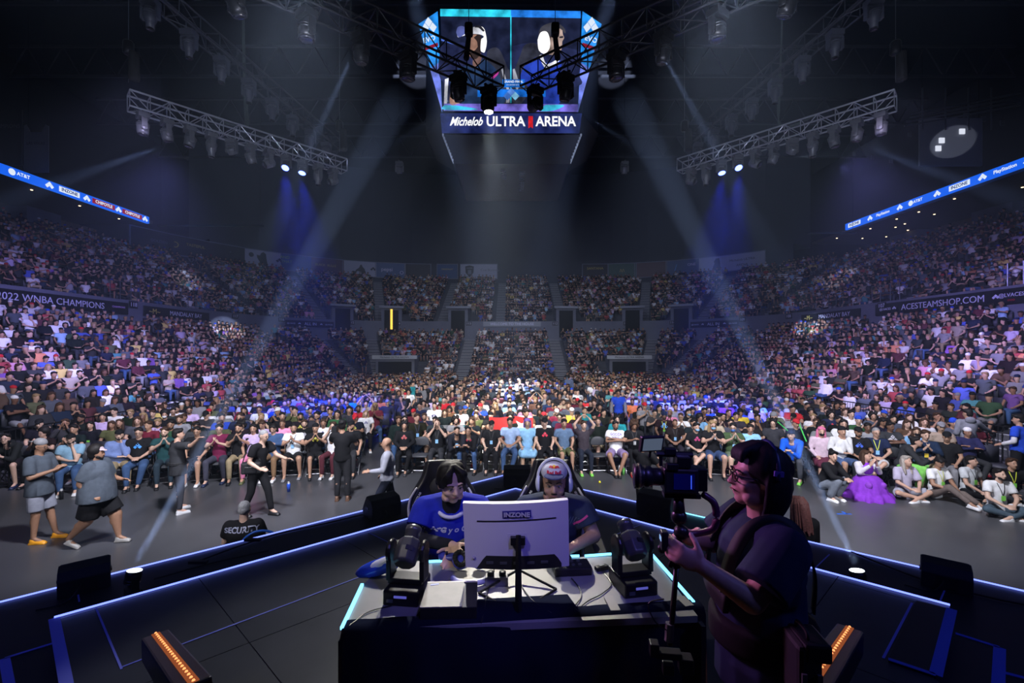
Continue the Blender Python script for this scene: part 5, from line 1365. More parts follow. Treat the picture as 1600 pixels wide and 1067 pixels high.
cp = put('cap', melt('cap', b, .006, 6000, 2, [CLOTH]), pB, M=HB, color=(.62,.63,.72))
b = MB(); b.ball((0,-.090,.066), (.064,.058,.009), mrot(pitch=6), 20, 8); put('cap_brim', melt('brim', b, .005, 2000, 2, [CLOTH]), cp, color=(.03,.04,.13))
RBR = mat('cap_red', (.6,.01,.03), .5); RBY = mat('cap_yellow', (.9,.55,.02), .5)
me = text_mesh('Red Bull', .026, extrude=0, bold=.0012); conform('cap_lettering', me, frame((0,-.3,.082), (1,0,0), (0,0,1)), (0,1,0), [cp.data], RBR, cp)
b = MB(); b.raw([(math.cos(t)*.011,math.sin(t)*.009,0) for t in [i*math.tau/12 for i in range(12)]], [tuple(range(12))]); conform('cap_emblem_disc', b.me('x'), frame((0,-.3,.113), (1,0,0), (0,0,1)), (0,1,0), [cp.data], RBY, cp, off=.003)
for s in (-1,1):
    b = MB(); b.raw([(0,-.003,0),(.010,.006,0),(.024,.007,0),(.030,.001,0),(.034,-.006,0),(.022,-.003,0),(.010,-.006,0)], [(0,1,2,3,4,5,6)])
    me = b.me('x'); me.transform(Matrix.Diagonal((s,1,1,1))); conform('cap_emblem_bull', me, frame((0,-.3,.111), (1,0,0), (0,0,1)), (0,1,0), [cp.data], RBR, cp, off=.004)
def headset(o, H, mW, mP, nm='headset'):
    hs = MB().tube([H@V((math.cos(t)*.102, .012, .018+math.sin(t)*.128)) for t in [math.pi*i/20 for i in range(21)]], .0105, 8).obj('headset_band', mW, o, True)
    MB().tube([H@V((math.cos(t)*.092, .010, .018+math.sin(t)*.118)) for t in [math.pi*i/20 for i in range(21)]], .008, 8).obj('band_padding', mP, hs, True)
    for s in (-1,1):
        MB().ball(H@V((.098*s,.006,-.010)), (.020,.040,.052), H, 18, 12).obj('ear_cup', mW, hs, True); MB().ball(H@V((.084*s,.004,-.010)), (.018,.038,.048), H, 18, 12).obj('ear_pad', mP, hs, True)
        MB().rod(H@V((.103*s,.012,.02)), H@V((.098*s,.006,-.01)), .010).obj('slider', mP, hs)
headset(pB, HB, mat('headset_white',(.72,.76,.88),.3), PADM)
eL = jB['elbL']
for (p_, nm) in ((pA,'blue'),(pB,'dark')):
    j_ = jA if p_ is pA else jB; c_ = p_.matrix_basis@((j_['wriL']+j_['wriR'])/2+V((0,-.09,-.01)))
    o = empty('game_pad', c_, 0, f'game controller held by the player in the {"blue jersey" if nm == "blue" else "white cap"}', 'controller')
    q = MB(); q.ball((0,0,0), (.07,.035,.018)); 
    for s in (-1,1): q.ball((s*.055,.025,-.005), (.025,.04,.02))
    put('shell', melt('pad', q, .006, 900, 2, [mat('pad_'+nm,(.04,.05,.3) if nm == 'blue' else (.02,.02,.03),.4)]), o)
    for s in (-1,1): MB().lathe([(.008,0),(.006,.01),(.010,.016)], (s*.028,-.005,.014), 12).obj('thumb_stick', BLK, o, True)

# ------------------------------------------------------------------ camera operator beside the desk
jO = J(STAND, (((.27,-.137,1.26),(.31,-.31,1.385),(-.25,-.85,.35),.85),((.20,-.13,1.26),(-.02,-.28,1.36),(-.55,-.6,.5),.8)), (4,-6,0), chest=(0,-.01,1.27))
jO['pnL'] = V((-1,-.2,.1)); jO['pnR'] = V((1,-.3,0))
pO, sO, HO = hero('cameraman in dark T-shirt with chin-length black hair and glasses holding a camera rig', (.91,1.66,ZI), -97, jO, .92, (.52,.31,.25), 'tee', (.012,.020,.055), (.008,.009,.014), g=1.16, loose=.012, sl=.78, hem=.10)
hb = MB(); hb.ball((0,.030,.045), (.088,.100,.088)); hb.ball((0,.06,-.02), (.086,.070,.10))
st = []
for k in range(34):
    a = math.radians(-165+330*k/33)
    if abs(a) < .55: 
        st.append([(.05*math.sin(a),-.02,.128),(.08*math.sin(a),-.078,.100),(.09*math.sin(a),-.086,.066)]); continue
    x = math.sin(a); y = -math.cos(a)
    st.append([(.02*x,.01,.130),(.070*x,.045*y+.02,.105),(.094*x,.080*y+.02,.03),(.098*x,.090*y+.022,-.06),(.080*x,.072*y+.02,-.125)] if abs(a) > 1.25 else [(.02*x,.0,.130),(.066*x,.045*y+.01,.105),(.088*x,.075*y+.01,.05),(.090*x,.060*y+.02,.0)])
strands('hair', st, .018, pO, HO, (.008,.008,.012), hb, tgt=12000)
put('glasses', hmesh('glasses'), pO, M=HO)
hb2 = MB().tube([HO@V((math.cos(t)*.106, .022, .020+math.sin(t)*.125)) for t in [math.pi*i/20 for i in range(21)]], .010, 8).obj('headset_band', mat('band_navy',(.02,.03,.14),.4), pO, True)
MB().box((0,0,0), (.012,.035,.02), HO).obj('band_slider', mat('slider_violet',(.16,.10,.5),.4), hb2, loc=HO@V((.106,.022,.045)))
MB().ball(HO@V((-.100,.02,-.012)), (.018,.036,.044), HO, 14, 10).obj('ear_cup', BLK, hb2, True)
# harness straps, waist belt, pouch, back print
VEST = mat('vest_black', (.006,.006,.008), .7)
def strap(name, pts, wd2, par, th=.012, m=VEST):
    q = spline(pts, 6); vs, fs = [], []
    for i, p in enumerate(q):
        d = (q[min(i+1,len(q)-1)]-q[max(i-1,0)]).normalized(); c = jO['chest'] if p.z > 1.1 else jO['pelvis']; nrm = (p-V((c.x,c.y,p.z))).normalized(); t = d.cross(nrm).normalized()
        vs += [p-t*wd2/2, p+t*wd2/2]
        if i: fs.append((2*i-2,2*i-1,2*i+1,2*i))
    o = put(name, mesh_of(name, vs, fs, m, True), par); s = o.modifiers.new('s','SOLIDIFY'); s.thickness = th; s.offset = 0; return o
for s in (-1,1):
    strap('harness_strap', [(s*.10,-.175,1.14),(s*.105,-.165,1.28),(s*.10,-.10,1.42),(s*.10,.0,1.475),(s*.09,.10,1.42),(s*.06,.165,1.28),(s*.05,.165,1.12)], .05, pO, .008)
    MB().box((s*.10,-.185,1.22), (.04,.018,.03)).obj('buckle', BLKM, pO)
strap('harness_chest_plate', [(-.13,-.172,1.18),(0,-.192,1.19),(.13,-.172,1.18)], .10, pO, .02)
put('waist_belt', melt('waist_belt', MB().lathe([(.185,.97),(.195,.98),(.195,1.07),(.185,1.08)], n=28), .012, 1500, 2, [CLOTH]), pO, color=(.006,.006,.008))
pch = empty('camera_pouch', pO.matrix_basis@V((.25,.03,1.04)), math.radians(-97), 'black camera pouch hanging at the cameraman\'s back hip', 'pouch')
pch.scale = (.72,)*3
MB().box((0,0,0), (.16,.10,.26)).obj('bag', VEST, pch, bevel=.02); MB().box((0,.03,.10), (.165,.11,.08)).obj('flap', BLK, pch, bevel=.012); MB().tube(spline([(-.05,0,.13),(-.04,.0,.17),(.04,.0,.17),(.05,0,.13)], 5), .008).obj('carry_strap', VEST, pch, True)
for s in (-1,1): MB().box((.086,s*.03,-.02), (.01,.02,.08)).obj('buckle', GREYM, pch)
wl = MB()
wl.raw([(-.06,.06,0),(.0,.10,0),(.07,.06,0),(.05,.0,0),(.09,-.06,0),(.02,-.03,0),(-.05,-.08,0),(-.03,0,0)], [(0,1,2,3),(3,4,5,6,7),(0,3,7)])
conform('back_print', wl.me('x'), frame((.04,.4,1.30), (-1,0,0), (0,0,1)), (0,-1,0), [sO.data], mat('print_lilac',(.42,.34,.75),.6), pO)

# camera rig held by the operator (a thing of its own)
rg = empty('camera_rig', (.535,1.50,2.575), math.radians(-97), 'cinema camera on a black stabiliser pole held by the cameraman', 'camera')
K = lambda: MB()
rg.scale = (.72,)*3
# local: -Y forward (to the players), z up, origin at the grip
MB().box((0,.02,.345), (.105,.15,.115)).obj('camera_body', BLK, rg, bevel=.01)
MB().box((.054,.03,.345), (.004,.09,.07)).obj('side_panel', mat('panel_blue',(.01,.015,.12),.3), rg); MB().box((.0565,.06,.345), (.002,.004,.06)).obj('side_light_line', emis('line_blue',(.05,.12,1),.9), rg)
MX = Matrix.Rotation(math.pi/2,4,'X')
ln = MB().lathe([(.036,0),(.040,.02),(.040,.05),(.048,.055),(.048,.085),(.044,.09),(.055,.10),(.057,.13)], n=24).obj('lens', BLKM, rg, True, M=Matrix.Translation((0,-.05,.35))@MX)
MB().lathe([(.0575,.105),(.0590,.110),(.0575,.115)], n=24).obj('lens_ring', mat('brass_ring',(.5,.42,.25),.25,.9), ln); MB().lathe([(.048,.128),(.001,.122)], n=20).obj('front_glass', GLASSY, ln)
tp = MB().rod((0,-.08,.455), (0,.08,.455), .014, n=8); tp.rod((0,-.06,.40), (0,-.06,.455), .009); tp.rod((0,.06,.40), (0,.06,.455), .009); tp.obj('top_handle', BLKM, rg)
mn = MB().box((.0,0,0), (.115,.022,.075)).obj('field_monitor', BLK, rg, loc=(-.01,-.10,.500), rot=(math.radians(15),0,math.radians(110)), bevel=.004); MB().box((0,-.012,0), (.095,.002,.058)).obj('monitor_screen', emis('fm_screen',(.10,.13,.20),.7), mn); MB().rod((0,.0,-.07), (0,0,-.03), .006).obj('monitor_arm', BLKM, mn)
for (x,y,z,d) in ((.03,.03,.43,(.05,.06,.05)),(-.045,.05,.42,(.04,.07,.05)),(0,.11,.35,(.08,.05,.10)),(.045,-.02,.41,(.03,.05,.03)),(.0,-.02,.47,(.04,.05,.03))): MB().box((x,y,z), d).obj('accessory', BLKM, rg, bevel=.004)
MB().tube(spline([(.0,.12,.28),(.02,.17,.24),(.02,.17,.14),(0,.11,.10),(0,.03,.09)], 6), .016, 8).obj('gimbal_arm', mat('gimbal_plum',(.07,.015,.05),.35), rg, True)
MB().box((0,.03,.272), (.06,.16,.02)).obj('base_plate', BLKM, rg, bevel=.003)
MB().rod((0,.02,.265), (0,.02,.17), .022, .03).ball((0,.02,.17), .036).ball((0,.03,.10), .034).obj('gimbal_motor', BLKM, rg, True)
MB().rod((0,.02,.12), (0,.01,-.06), .018, .017, 12).obj('grip', BLK, rg, True)
ctl = MB().box((.02,-.05,.07), (.05,.03,.085)).obj('control_unit', BLK, rg, bevel=.005); MB().box((.02,-.066,.078), (.035,.002,.02)).obj('status_display', emis('status',(.3,.5,.9),.9), ctl)
MB().rod((0,-.02,-.06), (0,.02,.06), .012).rod((.0,-.05,.02), (0,.02,.02), .008).ball((0,-.055,.02), .02).obj('side_bracket', BLKM, rg)
MB().rod((0,.01,-.06), (0,-.02,-.42), .0125, .0125, 12).obj('pole', BLKM, rg, True)
cw = MB().rod((0,-.02,-.32), (0,-.025,-.40), .02); cw.obj('pole_clamp', GREYM, rg)
for (x,y,z,d) in ((0,-.03,-.46,(.05,.12,.03)),(.0,-.09,-.44,(.05,.04,.06)),(0,.05,-.50,(.06,.06,.07)),(.01,-.03,-.52,(.04,.05,.05))): MB().box((x,y,z), d).obj('counterweight', BLKM, rg, bevel=.004)
MB().tube(spline([(0,-.02,-.36),(.03,-.09,-.30),(.03,-.12,-.22),(.02,-.05,-.20)], 6), .003, 5).obj('rig_cable', BLK, rg)
spot('rig_amber', (.62,1.95,1.75), (.5,1.47,1.95), 2.5, (1,.40,.15), 36, .6, .03)

# ------------------------------------------------------------------ people one could point at
def prt(o, s, size, c, col, cast=(0,1,0), xd=(1,0,0), bold=.002, name='shirt_lettering'):
    sh = [x for x in o.children if x.name.split('.')[0] in ('shirt','jacket')][0]
    me = text_mesh(s, size, extrude=0, bold=bold); conform(name, me, frame(V(c)+V(cast)*-.4, xd, (0,0,1)), cast, [sh.data], mat('print_'+'_'.join(str(round(x,2)) for x in col), col, .6), o, off=.004)
def logo(o, c, col, size=.05):
    sh = [x for x in o.children if x.name.split('.')[0] in ('shirt','jacket')][0]; b = MB()
    for (a, q) in ((0,.5),(-.5,-.1),(.5,-.1)): b.raw([(a*size,(q+.45)*size,0),((a+.45)*size,q*size,0),(a*size,(q-.45)*size,0),((a-.45)*size,q*size,0)], [(0,3,2,1)])
    conform('shirt_print', b.me('x'), frame(V(c)+V((0,-.4,0)), (1,0,0), (0,0,1)), (0,1,0), [sh.data], mat('print_'+'_'.join(str(round(x,2)) for x in col), col, .6), o, off=.004)
CYB = (.05,.30,.85)
W = lambda px, py: G(px, py, 0)
standing = []
o = person('man in grey T-shirt, grey cap, pale shorts and orange shoes standing far left', W(62,846), 'stand_phone', 98, ('loose','slate'), ('shorts',(.25,.26,.32)), ('capped','black'), 3, (.85,.36,.02), hat=('cap_back','grey'), ext=('glasses',), g=1.12, scale=1.0)
o = person('very large man in slate T-shirt and black shorts walking behind the orange-shoed man', W(152,852), 'walk', 98, ('loose','slate'), ('shorts','black'), ('afro','black'), 3, (.30,.29,.28), hat=('cap',(.45,.36,.40)), ext=('beard',), g=1.75, scale=.95)
o = person('staffer in charcoal shirt and trousers pointing with one raised arm', W(278,802), 'stand_point', 142, ('loose','charcoal'), ('pants',(.035,.037,.048)), ('short','black'), 0, (.5,.5,.52), scale=.97)
MB().lathe([(.175,1.0),(.18,1.01),(.18,1.05),(.175,1.06)], n=20).obj('belt', VEST, o)
o = person('grey-haired crewman in black leaning forward with a shoulder bag', W(402,806), 'reach', 75, ('tee','black'), ('pants','black'), ('buzz','grey'), 1, 'black', ext=('glasses',), g=1.05)
sb = empty('shoulder_bag', W(402,806)+V((-.02,-.16,.98)), .3, 'black shoulder bag on the hip of the leaning crewman', 'bag'); MB().box((0,0,0), (.34,.16,.22)).obj('bag', VEST, sb, bevel=.03); MB().box((0,-.085,-.02), (.2,.03,.12)).obj('front_pocket', BLK, sb, bevel=.01); MB().tube(spline([(-.16,0,.08),(-.02,.02,.45),(.16,0,.10)], 6), .012).obj('strap', VEST, sb, True)
o = person('cameraman all in black seen from behind filming the left crowd', W(535,782), 'stand_cam', 185, ('tee','black'), ('pants',(.02,.02,.024)), ('capped','black'), 2, 'brown', hat=('cap_back','black'), g=1.12)
def handcam(p, rz, label):
    c = empty('video_camera', p, rz, label, 'camera'); MB().box((0,0,0), (.11,.24,.13)).obj('body', BLK, c, bevel=.01); MB().lathe([(.04,.12),(.045,.2),(.055,.24)], n=16, M=MX).obj('lens', BLKM, c, True)
    MB().box((-.09,-.02,.04), (.07,.02,.06)).obj('flip_screen', BLK, c); MB().rod((0,-.08,.09), (0,.08,.09), .014).obj('top_handle', BLKM, c)
handcam(W(535,782)+V((-.22,.22,1.50)), math.pi, 'video camera on the shoulder of the cameraman in black')
o = person('bald man in light grey zip jacket walking along the aisle', V((-2.32,8.45,0)), 'walk', -78, ('long',(.36,.37,.44)), ('pants',(.012,.015,.03)), None, 2, 'black', g=1.02, scale=.93)
o = person('floor cameraman in black with wristband filming beside the wedge speaker', V((2.42,8.35,0)), 'stand_cam', -50+180, ('tee','black'), ('pants','black'), ('capped','black'), 3, 'black', hat=('cap','black'), scale=.94)
MB().lathe([(.034,0),(.034,.03)], n=12).obj('wristband', mat('band_blue',(.1,.15,.6),.5), o, loc=POSES['stand_cam']['wriR'])
handcam(V((2.62,8.50,1.38)), 2.2, 'small video camera held by the floor cameraman')
o = person('man in grey hoodie and dark green trousers leaning on the right barrier', W(1512,746), 'armrail', 180-12, ('long',(.20,.21,.25)), ('wide',(.012,.06,.035)), ('short','black'), 2, 'white', g=1.15)
hd_ = MB(); hd_.ball((0,.09,1.46), (.12,.07,.09)); put('hood', melt('hood', hd_, .018, 300, 2, [CLOTH]), o, color=(.20,.21,.25))
o = person('man in royal blue shirt over white sleeves standing at the far right edge', V((11.75,10.55,0)), 'armrail', 200, ('tee','blue'), ('pants','black'), ('short','black'), 2, 'black', g=1.15)
for n in 'LR':
    j = POSES['armrail']; m = MB(); m.cap(j['elb'+n].lerp(j['sho'+n], .3), j['elb'+n], .056, .053); m.rod(j['elb'+n], j['elb'+n].lerp(j['wri'+n], .95), .053, .042, 12); put('white_sleeve', melt('sleeve', m, .014, 400, 2, [CLOTH]), o, color=(.6,.6,.62))
o = person('man in blue and grey varsity jacket standing up in the middle of the floor seats', V((3.95,16.9,0)), 'stand', -15, ('long','blue'), ('pants','black'), ('short','black'), 3, 'white', headrot=None)
for n in 'LR':
    j = POSES['stand']; m = MB(); m.cap(j['sho'+n], j['elb'+n], .072, .062); m.rod(j['elb'+n], j['elb'+n].lerp(j['wri'+n], .95), .062, .052, 12); put('grey_sleeve', melt('sleeve', m, .016, 400, 2, [CLOTH]), o, color=(.22,.22,.25))
o = person('man in grey denim jacket seen from behind standing far back on the floor', V((3.3,26.5,0)), 'stand', 180, ('long',(.10,.13,.22)), ('pants','denim'), ('short','black'), 2, 'black', g=1.2)
o = person('man in light blue T-shirt standing sideways left of centre in the floor crowd', V((-4.7,21.5,0)), 'stand', 80, ('tee','teal'), ('pants','charcoal'), ('short','black'), 2, 'black')
# in front of the stage
o = person('grey-haired security guard in black SECURITY shirt sitting before the stage', V((-3.62,6.15,-.13)), 'lap', 195, ('tee','black'), ('pants','black'), ('buzz','grey'), 1, 'black', ext=('glasses',), g=1.3, scale=.98)
prt(o, 'SECURITY', .095, (0,0,1.0), (.35,.37,.5), cast=(0,-1,0), xd=(-1,0,0), bold=.003)
o = person('seated person with long pinkish brown braids behind the stage edge', V((3.62,5.75,-.06)), 'lap', 190, ('long','black'), ('pants','black'), ('long',(.14,.055,.05)), 3, 'black', scale=1.06)
b = MB(); rr = random.Random(2)
for k in range(26):
    a = rr.uniform(-2.4,2.4); x = math.sin(a)*.09; y = math.cos(a)*.085+.03; b.tube([(x*.6,y*.6,.12),(x,y,.05),(x*1.15,y*1.1,-.12),(x*1.2,y*1.15,-.24-.06*rr.random())], .010, 5)
b.obj('braids', HAIR, o, M=headM(POSES['lap']), color=(.14,.055,.05))
# chairs ------------------------------------------------------------
CHP = {}
def chair_parts():
    if CHP: return CHP
    m = mat('chair_vinyl', (.045,.047,.055), .5)
    CHP['seat'] = melt('seat', MB().box((0,-.02,.43), (.42,.42,.05)).ball((0,-.02,.45), (.20,.20,.03)), .02, 160, 2, [m])
    CHP['backrest'] = melt('backrest', MB().ball((0,.205,.76), (.215,.022,.13)).box((0,.20,.70), (.40,.025,.10)), .016, 220, 2, [m])
    f = MB()
    for s in (-1,1):
        f.tube([(s*.22,.23,.85),(s*.22,.19,.45),(s*.21,-.22,.0)], .012, 6); f.tube([(s*.20,-.20,.42),(s*.21,.22,.0)], .012, 6)
    f.rod((-.21,-.16,.06), (.21,-.16,.06), .009, n=6); f.rod((-.21,.15,.1), (.21,.15,.1), .009, n=6)
    CHP['frame'] = f.me('frame', STEEL); return CHP
def chair(x, y, rz, label, group):
    o = empty('folding_chair', (x,y,0), math.radians(rz), label, 'chair', group)
    for k, m in chair_parts().items(): put(k, m, o)
    return o
SEATG = 'dark padded folding chairs under the floor audience'

# front row, one by one (photo column, pose, yaw ...)
def row_y(x, k=0): return 11.75-.0175*x*x+.45+k*.95+ (k*.0)
def at_px(px, k=0, dy=0):
    y = 11.5
    for _ in range(6): x = (px-800)/FPX*y; y = row_y(x, k)+dy
    return x, y
FRONT = [
 (112,'chin',10,('tee',(.22,.38,.52)),('pants','denim'),('capped','brown'),1,'white',dict(hat=('cap','black'),ext=('glasses','beard'),g=1.18),'bearded man in tie-dye light blue T-shirt and black cap holding a camera'),
 (186,'chin',20,('long',(.16,.22,.45)),('pants','khaki'),('capped','black'),1,'black',dict(hat=('cap','black'),ext=('beard',),g=1.18),'bearded man in blue checked shirt and black cap resting chin on hand'),
 (217,'clasp',5,('tee','black'),('pants','denim'),('short','black'),0,'black',dict(ext=('glasses',),g=1.18,logo=CYB),'man in black T-shirt with blue triangle print and jeans, hands clasped'),
 (257,'clap',15,('tee',(.012,.05,.055)),('pants',(.02,.035,.05)),('short','brown'),1,'black',dict(ext=('beard',)),'brown-bearded man in dark teal T-shirt clapping'),
 (308,'lap',0,('tee','black'),('shorts','black'),('short','black'),2,'white',dict(ext=('glasses',),g=1.18),'man in black T-shirt and shorts sitting right behind the pointing staffer'),
 (343,'clap2',-5,('tee',(.14,.012,.05)),('pants',(.05,.05,.075)),('short','black'),1,'navy',dict(ext=('glasses',)),'man in maroon T-shirt and glasses clapping'),
 (373,'clap',5,('tee','black'),('pants','khaki'),('short','black'),2,'black',dict(ext=('beard',)),'bearded man in black T-shirt and khaki trousers clapping'),
 (396,'lap',0,('tee','lilac'),('pants','pink'),('long','black'),2,'olive',dict(),'person with long black hair in lilac T-shirt behind the leaning crewman'),
 (428,'phone',-5,('long','denim'),('pants',(.22,.13,.07)),('bob','black'),0,'white',dict(),'smiling woman in denim jacket and patterned brown trousers'),
 (459,'clap2',0,('tee','white'),('shorts','black'),('buzz','black'),2,'grey',dict(ext=('beard',),g=1.18,badge=('navy','skyblue')),'man in white T-shirt and black shorts clapping with a blue badge'),
 (493,'clap',10,('tee','black'),('shorts','black'),('capped','black'),2,'black',dict(hat=('cap_back','black'),logo=(.5,.45,.05)),'man in black T-shirt with yellow green print and backward cap clapping'),
 (521,'shout',-10,('tee','white'),('pants',(.09,.02,.03)),('short','brown'),1,'white',dict(),'person in white T-shirt and maroon trousers shouting through hands'),
 (548,'slouch',0,('tee','black'),('pants','charcoal'),('capped','black'),2,'black',dict(hat=('cap','black'),ext=('beard',)),'bearded man in black cap and T-shirt next to the left aisle'),
 (632,'clasp',0,('long','black'),('pants','black'),('long','black'),2,'charcoal',dict(hair2='curly',logo=(.5,.1,.1)),'person with very long curly black hair in black hoodie at the aisle'),
 (683,'shout',5,('tee','black'),('pants','charcoal'),('buzz','brown'),1,'black',dict(badge=('black','skyblue')),'man in black T-shirt with both hands cupped at his mouth'),
 (713,'fwd',10,('long',(.012,.013,.02)),('pants','black'),('short','black'),2,'black',dict(ext=('beard',),badge=('black','skyblue')),'bearded man in black jacket leaning towards his neighbour'),
 (736,'fwd',-10,('long','black'),('pants','denim'),('short','black'),2,'black',dict(ext=('glasses',),logo=(.45,.02,.06)),'man in black track jacket with white sleeve stripes and jeans'),
 (768,'lap',0,('tee','black'),('pants','black'),('capped','black'),1,'black',dict(hat=('cap','black'),g=1.18,badge=('black','skyblue')),'man in black T-shirt and cap with blue badge, hands on thighs'),
 (797,'clasp',-5,('tee',(.26,.36,.55)),('pants','denim'),('short','black'),3,'navy',dict(),'man in pale blue T-shirt with dark chest strap'),
 (824,'lap',0,('tee',(.22,.42,.62)),('dress',(.22,.42,.62)),('bob','purple'),6,'pink',dict(),'woman with bluish purple hair in pale blue dress shouting'),
 (851,'lap',0,('tee','black'),('pants','black'),('capped','brown'),1,'red',dict(hat=('cap','black'),logo=(.5,.02,.05)),'man in black T-shirt with large red print behind the headset player'),
 (881,'lap',5,('tee',(.10,.16,.26)),('shorts','olive'),('short','black'),2,'black',dict(ext=(),g=1.0),'man in slate blue polo shirt with green headband'),
 (912,'up',0,('tee',(.045,.035,.045)),('pants',(.015,.02,.035)),('short','brown'),1,'lime',dict(),'man in dark brown T-shirt with both hands raised to his head'),
 (962,'cross',0,('tee','white'),('shorts',(.22,.16,.30)),('short','black'),3,'black',dict(ext=('beard',),g=1.18,txt=('GODZA','HALL')),'man with crossed arms in white T-shirt with purple letters and bright shorts'),
 (990,'phone',5,('tee','black'),('pants','black'),('curly','brown'),3,'red',dict(badge=('charcoal','white')),'woman in black top and red shoes looking down at her phone'),
 (1088,'legx',5,('tee','black'),('shorts','charcoal'),('short','black'),0,'grey',dict(ext=(('mask','skyblue'),),logo=(.4,.03,.15)),'person in black T-shirt and light blue mask with legs crossed'),
 (1113,'clap2',0,('tee','black'),('shorts',(.035,.06,.14)),('long','fair'),0,'black',dict(ext=(('mask','skyblue'),'glasses'),g=1.18,logo=(.5,.5,.55)),'long-haired person in black T-shirt, blue mask and denim shorts, hands pressed together'),
 (1145,'clap',0,('tee',(.05,.085,.035)),('shorts',(.13,.17,.11)),('short','black'),1,'charcoal',dict(ext=(('mask',(.05,.15,.45)),'glasses'),g=1.18,badge=('grey','skyblue')),'man in olive green T-shirt and blue mask clapping'),
 (1172,'lap',0,('tee','skyblue'),('pants','grey'),('short','black'),2,'white',dict(),'man in sky blue T-shirt half hidden by the camera operator\'s head'),
 (1240,'fwd',-25,('long',(.01,.10,.62)),('pants',(.06,.065,.08)),('capped','black'),1,'lime',dict(hat=('cap','navy')),'person in bright blue hoodie bending over with a green light stick'),
 (1283,'lap',0,('long',(.55,.42,.5)),('dress',(.10,.02,.04)),('long','pink'),0,'teal',dict(ext=(('mask','black'),),hat=None),'costumed person with pink hair, black mask and teal stockings'),
 (1311,'chin',15,('long',(.65,.65,.66)),('shorts',(.06,.10,.22)),('capped','black'),2,'orange',dict(hat=('cap_back','black')),'man in white sweater and denim shorts with a hand at his face'),
 (1341,'clasp',-5,('tee','black'),('pants','charcoal'),('capped','black'),3,'black',dict(hat=('cap','black'),ext=('beard',),g=1.18,logo=(.05,.12,.6)),'bearded man in black T-shirt with blue triangles and black cap'),
 (1369,'legx',-5,('tee','navy'),('shorts',(.42,.42,.44)),('buzz','grey'),0,'white',dict(ext=('glasses',),badge=((.5,.55,.05),'skyblue')),'man in navy T-shirt with yellow lanyard and white shorts, legs crossed'),
 (1408,'fwd',60,('long','charcoal'),('wide',(.22,.60,.12)),('bun','black'),0,'black',dict(),'person in charcoal hoodie and furry lime green trousers turned sideways'),
 (1446,'clap2',-10,('long',(.012,.025,.06)),('pants','khaki'),('short','brown'),1,'black',dict(badge=('navy','yellow')),'man in navy jacket and khaki trousers clapping, yellow badge'),
 (1480,'lap',-20,('tee','black'),('pants','grey'),('capped','black'),2,'black',dict(hat=('cap','black')),'man in black T-shirt and cap beside the hoodie man at the barrier'),
]
used = []
cj = random.Random(21)
for (px, pose, rz, top, legs, hair, sk, sh, ex, lab) in FRONT:
    x, y = at_px(px); ex = dict(ex); used.append((x, 0))
    face = math.degrees(math.atan2(x, y))*-.55 if abs(x) > 2 else 0
    o = person(lab+', front row of the floor', (x, y, 0), pose, rz+face, top, legs, hair, sk, sh, g=ex.get('g', 1.0), ext=ex.get('ext', ()), hat=ex.get('hat'), badge=ex.get('badge'), scale=cj.uniform(.98,1.04))
    o['label'] = lab if len(lab.split()) > 10 else lab+' in the front row'
    c = POSES[pose]['chest']
    if 'logo' in ex: logo(o, (0,0,c.z+.03), ex['logo'], .085)
    if 'txt' in ex:
        for i, s in enumerate(ex['txt']): prt(o, s, .085, (0,0,c.z+.10-.08*i), (.12,.06,.35))
    if ex.get('hair2'): put('hair', hmesh('curly'), o, M=headM(POSES[pose]), color=HAIRC['black'])
    if pose == 'up': pass
    chair(x, y+.02, rz*.3+face, 'front row chair under the '+' '.join(lab.split()[:11]), SEATG)
for px, lab in ((657,'empty folding chair between the long-haired person and the shouting man'),(936,'empty padded folding chair with chrome legs left of the crossed-arms man')):
    x, y = at_px(px); chair(x, y, 0, lab, None); used.append((x, 0))
# props of the front row
def stickp(p, q, label):
    o = empty('light_stick', p, 0, label, 'light stick'); MB().rod((0,0,0), V(q)-V(p), .014, n=8).obj('tube', mat('stick_green',(.08,.65,.12),.4), o); MB().rod((0,0,0), (V(q)-V(p))*.3, .018, n=8).obj('grip', BLK, o)
x, y = at_px(1240); stickp((x+.12,y-.42,.85), (x-.05,y-.3,1.42), 'green striped light stick held upright by the person in blue hoodie')
x, y = at_px(1216,1); stickp((x+.15,y-.40,1.0), (x-.25,y-.4,1.35), 'green striped light stick slanting behind the operator\'s head')
for px, py, c, lab in ((451,768,(.03,.10,.6),'blue paper cup standing on the floor by the white sneakers'),(974,742,(.15,.5,.1),'green water bottle on the floor beside the crossed-arms man'),(968,740,(.25,.26,.28),'grey steel bottle on the floor left of the green one'),(96,780,(.01,.01,.012),'black bottle on the floor by the man in tie-dye T-shirt')):
    o = empty('drink_bottle', W(px,py), 0, lab, 'bottle'); MB().lathe([(.034,0),(.04,.16),(.03,.19)], n=14).obj('body', mat('bottle_%d' % px, c, .3), o, True); MB().lathe([(.03,.19),(.02,.20),(.02,.225)], n=12).obj('lid', mat('lid_white',(.5,.5,.52),.4), o)
o = MB().ball((0,0,.03), .03).obj('ball', mat('ball_yellow',(.7,.6,.02),.5), None, True, loc=W(937,755)); tag(o, 'small yellow ball on the floor under the empty chair', 'ball')
bt = MB(); bt.box((0,0,.002), (.28,.04,.003)); bt.box((.05,.06,.002), (.04,.14,.003)); tag(bt.obj('tape_mark', mat('tape_blue',(.02,.12,.6),.6), loc=W(1319,803)), 'small blue tape mark on the bare concrete at the right', 'tape')
oc = chair(-3.22, 5.90, 200, 'folding chair with blue rounded back behind the security guard', None)
MB().tube(spline([(-.21,.235,.62),(-.20,.24,.86),(-.08,.245,.97),(.08,.245,.97),(.20,.24,.86),(.21,.235,.62)], 6), .016, 8).obj('blue_back_rim', mat('rim_blue',(.04,.18,.7),.35), oc, True)
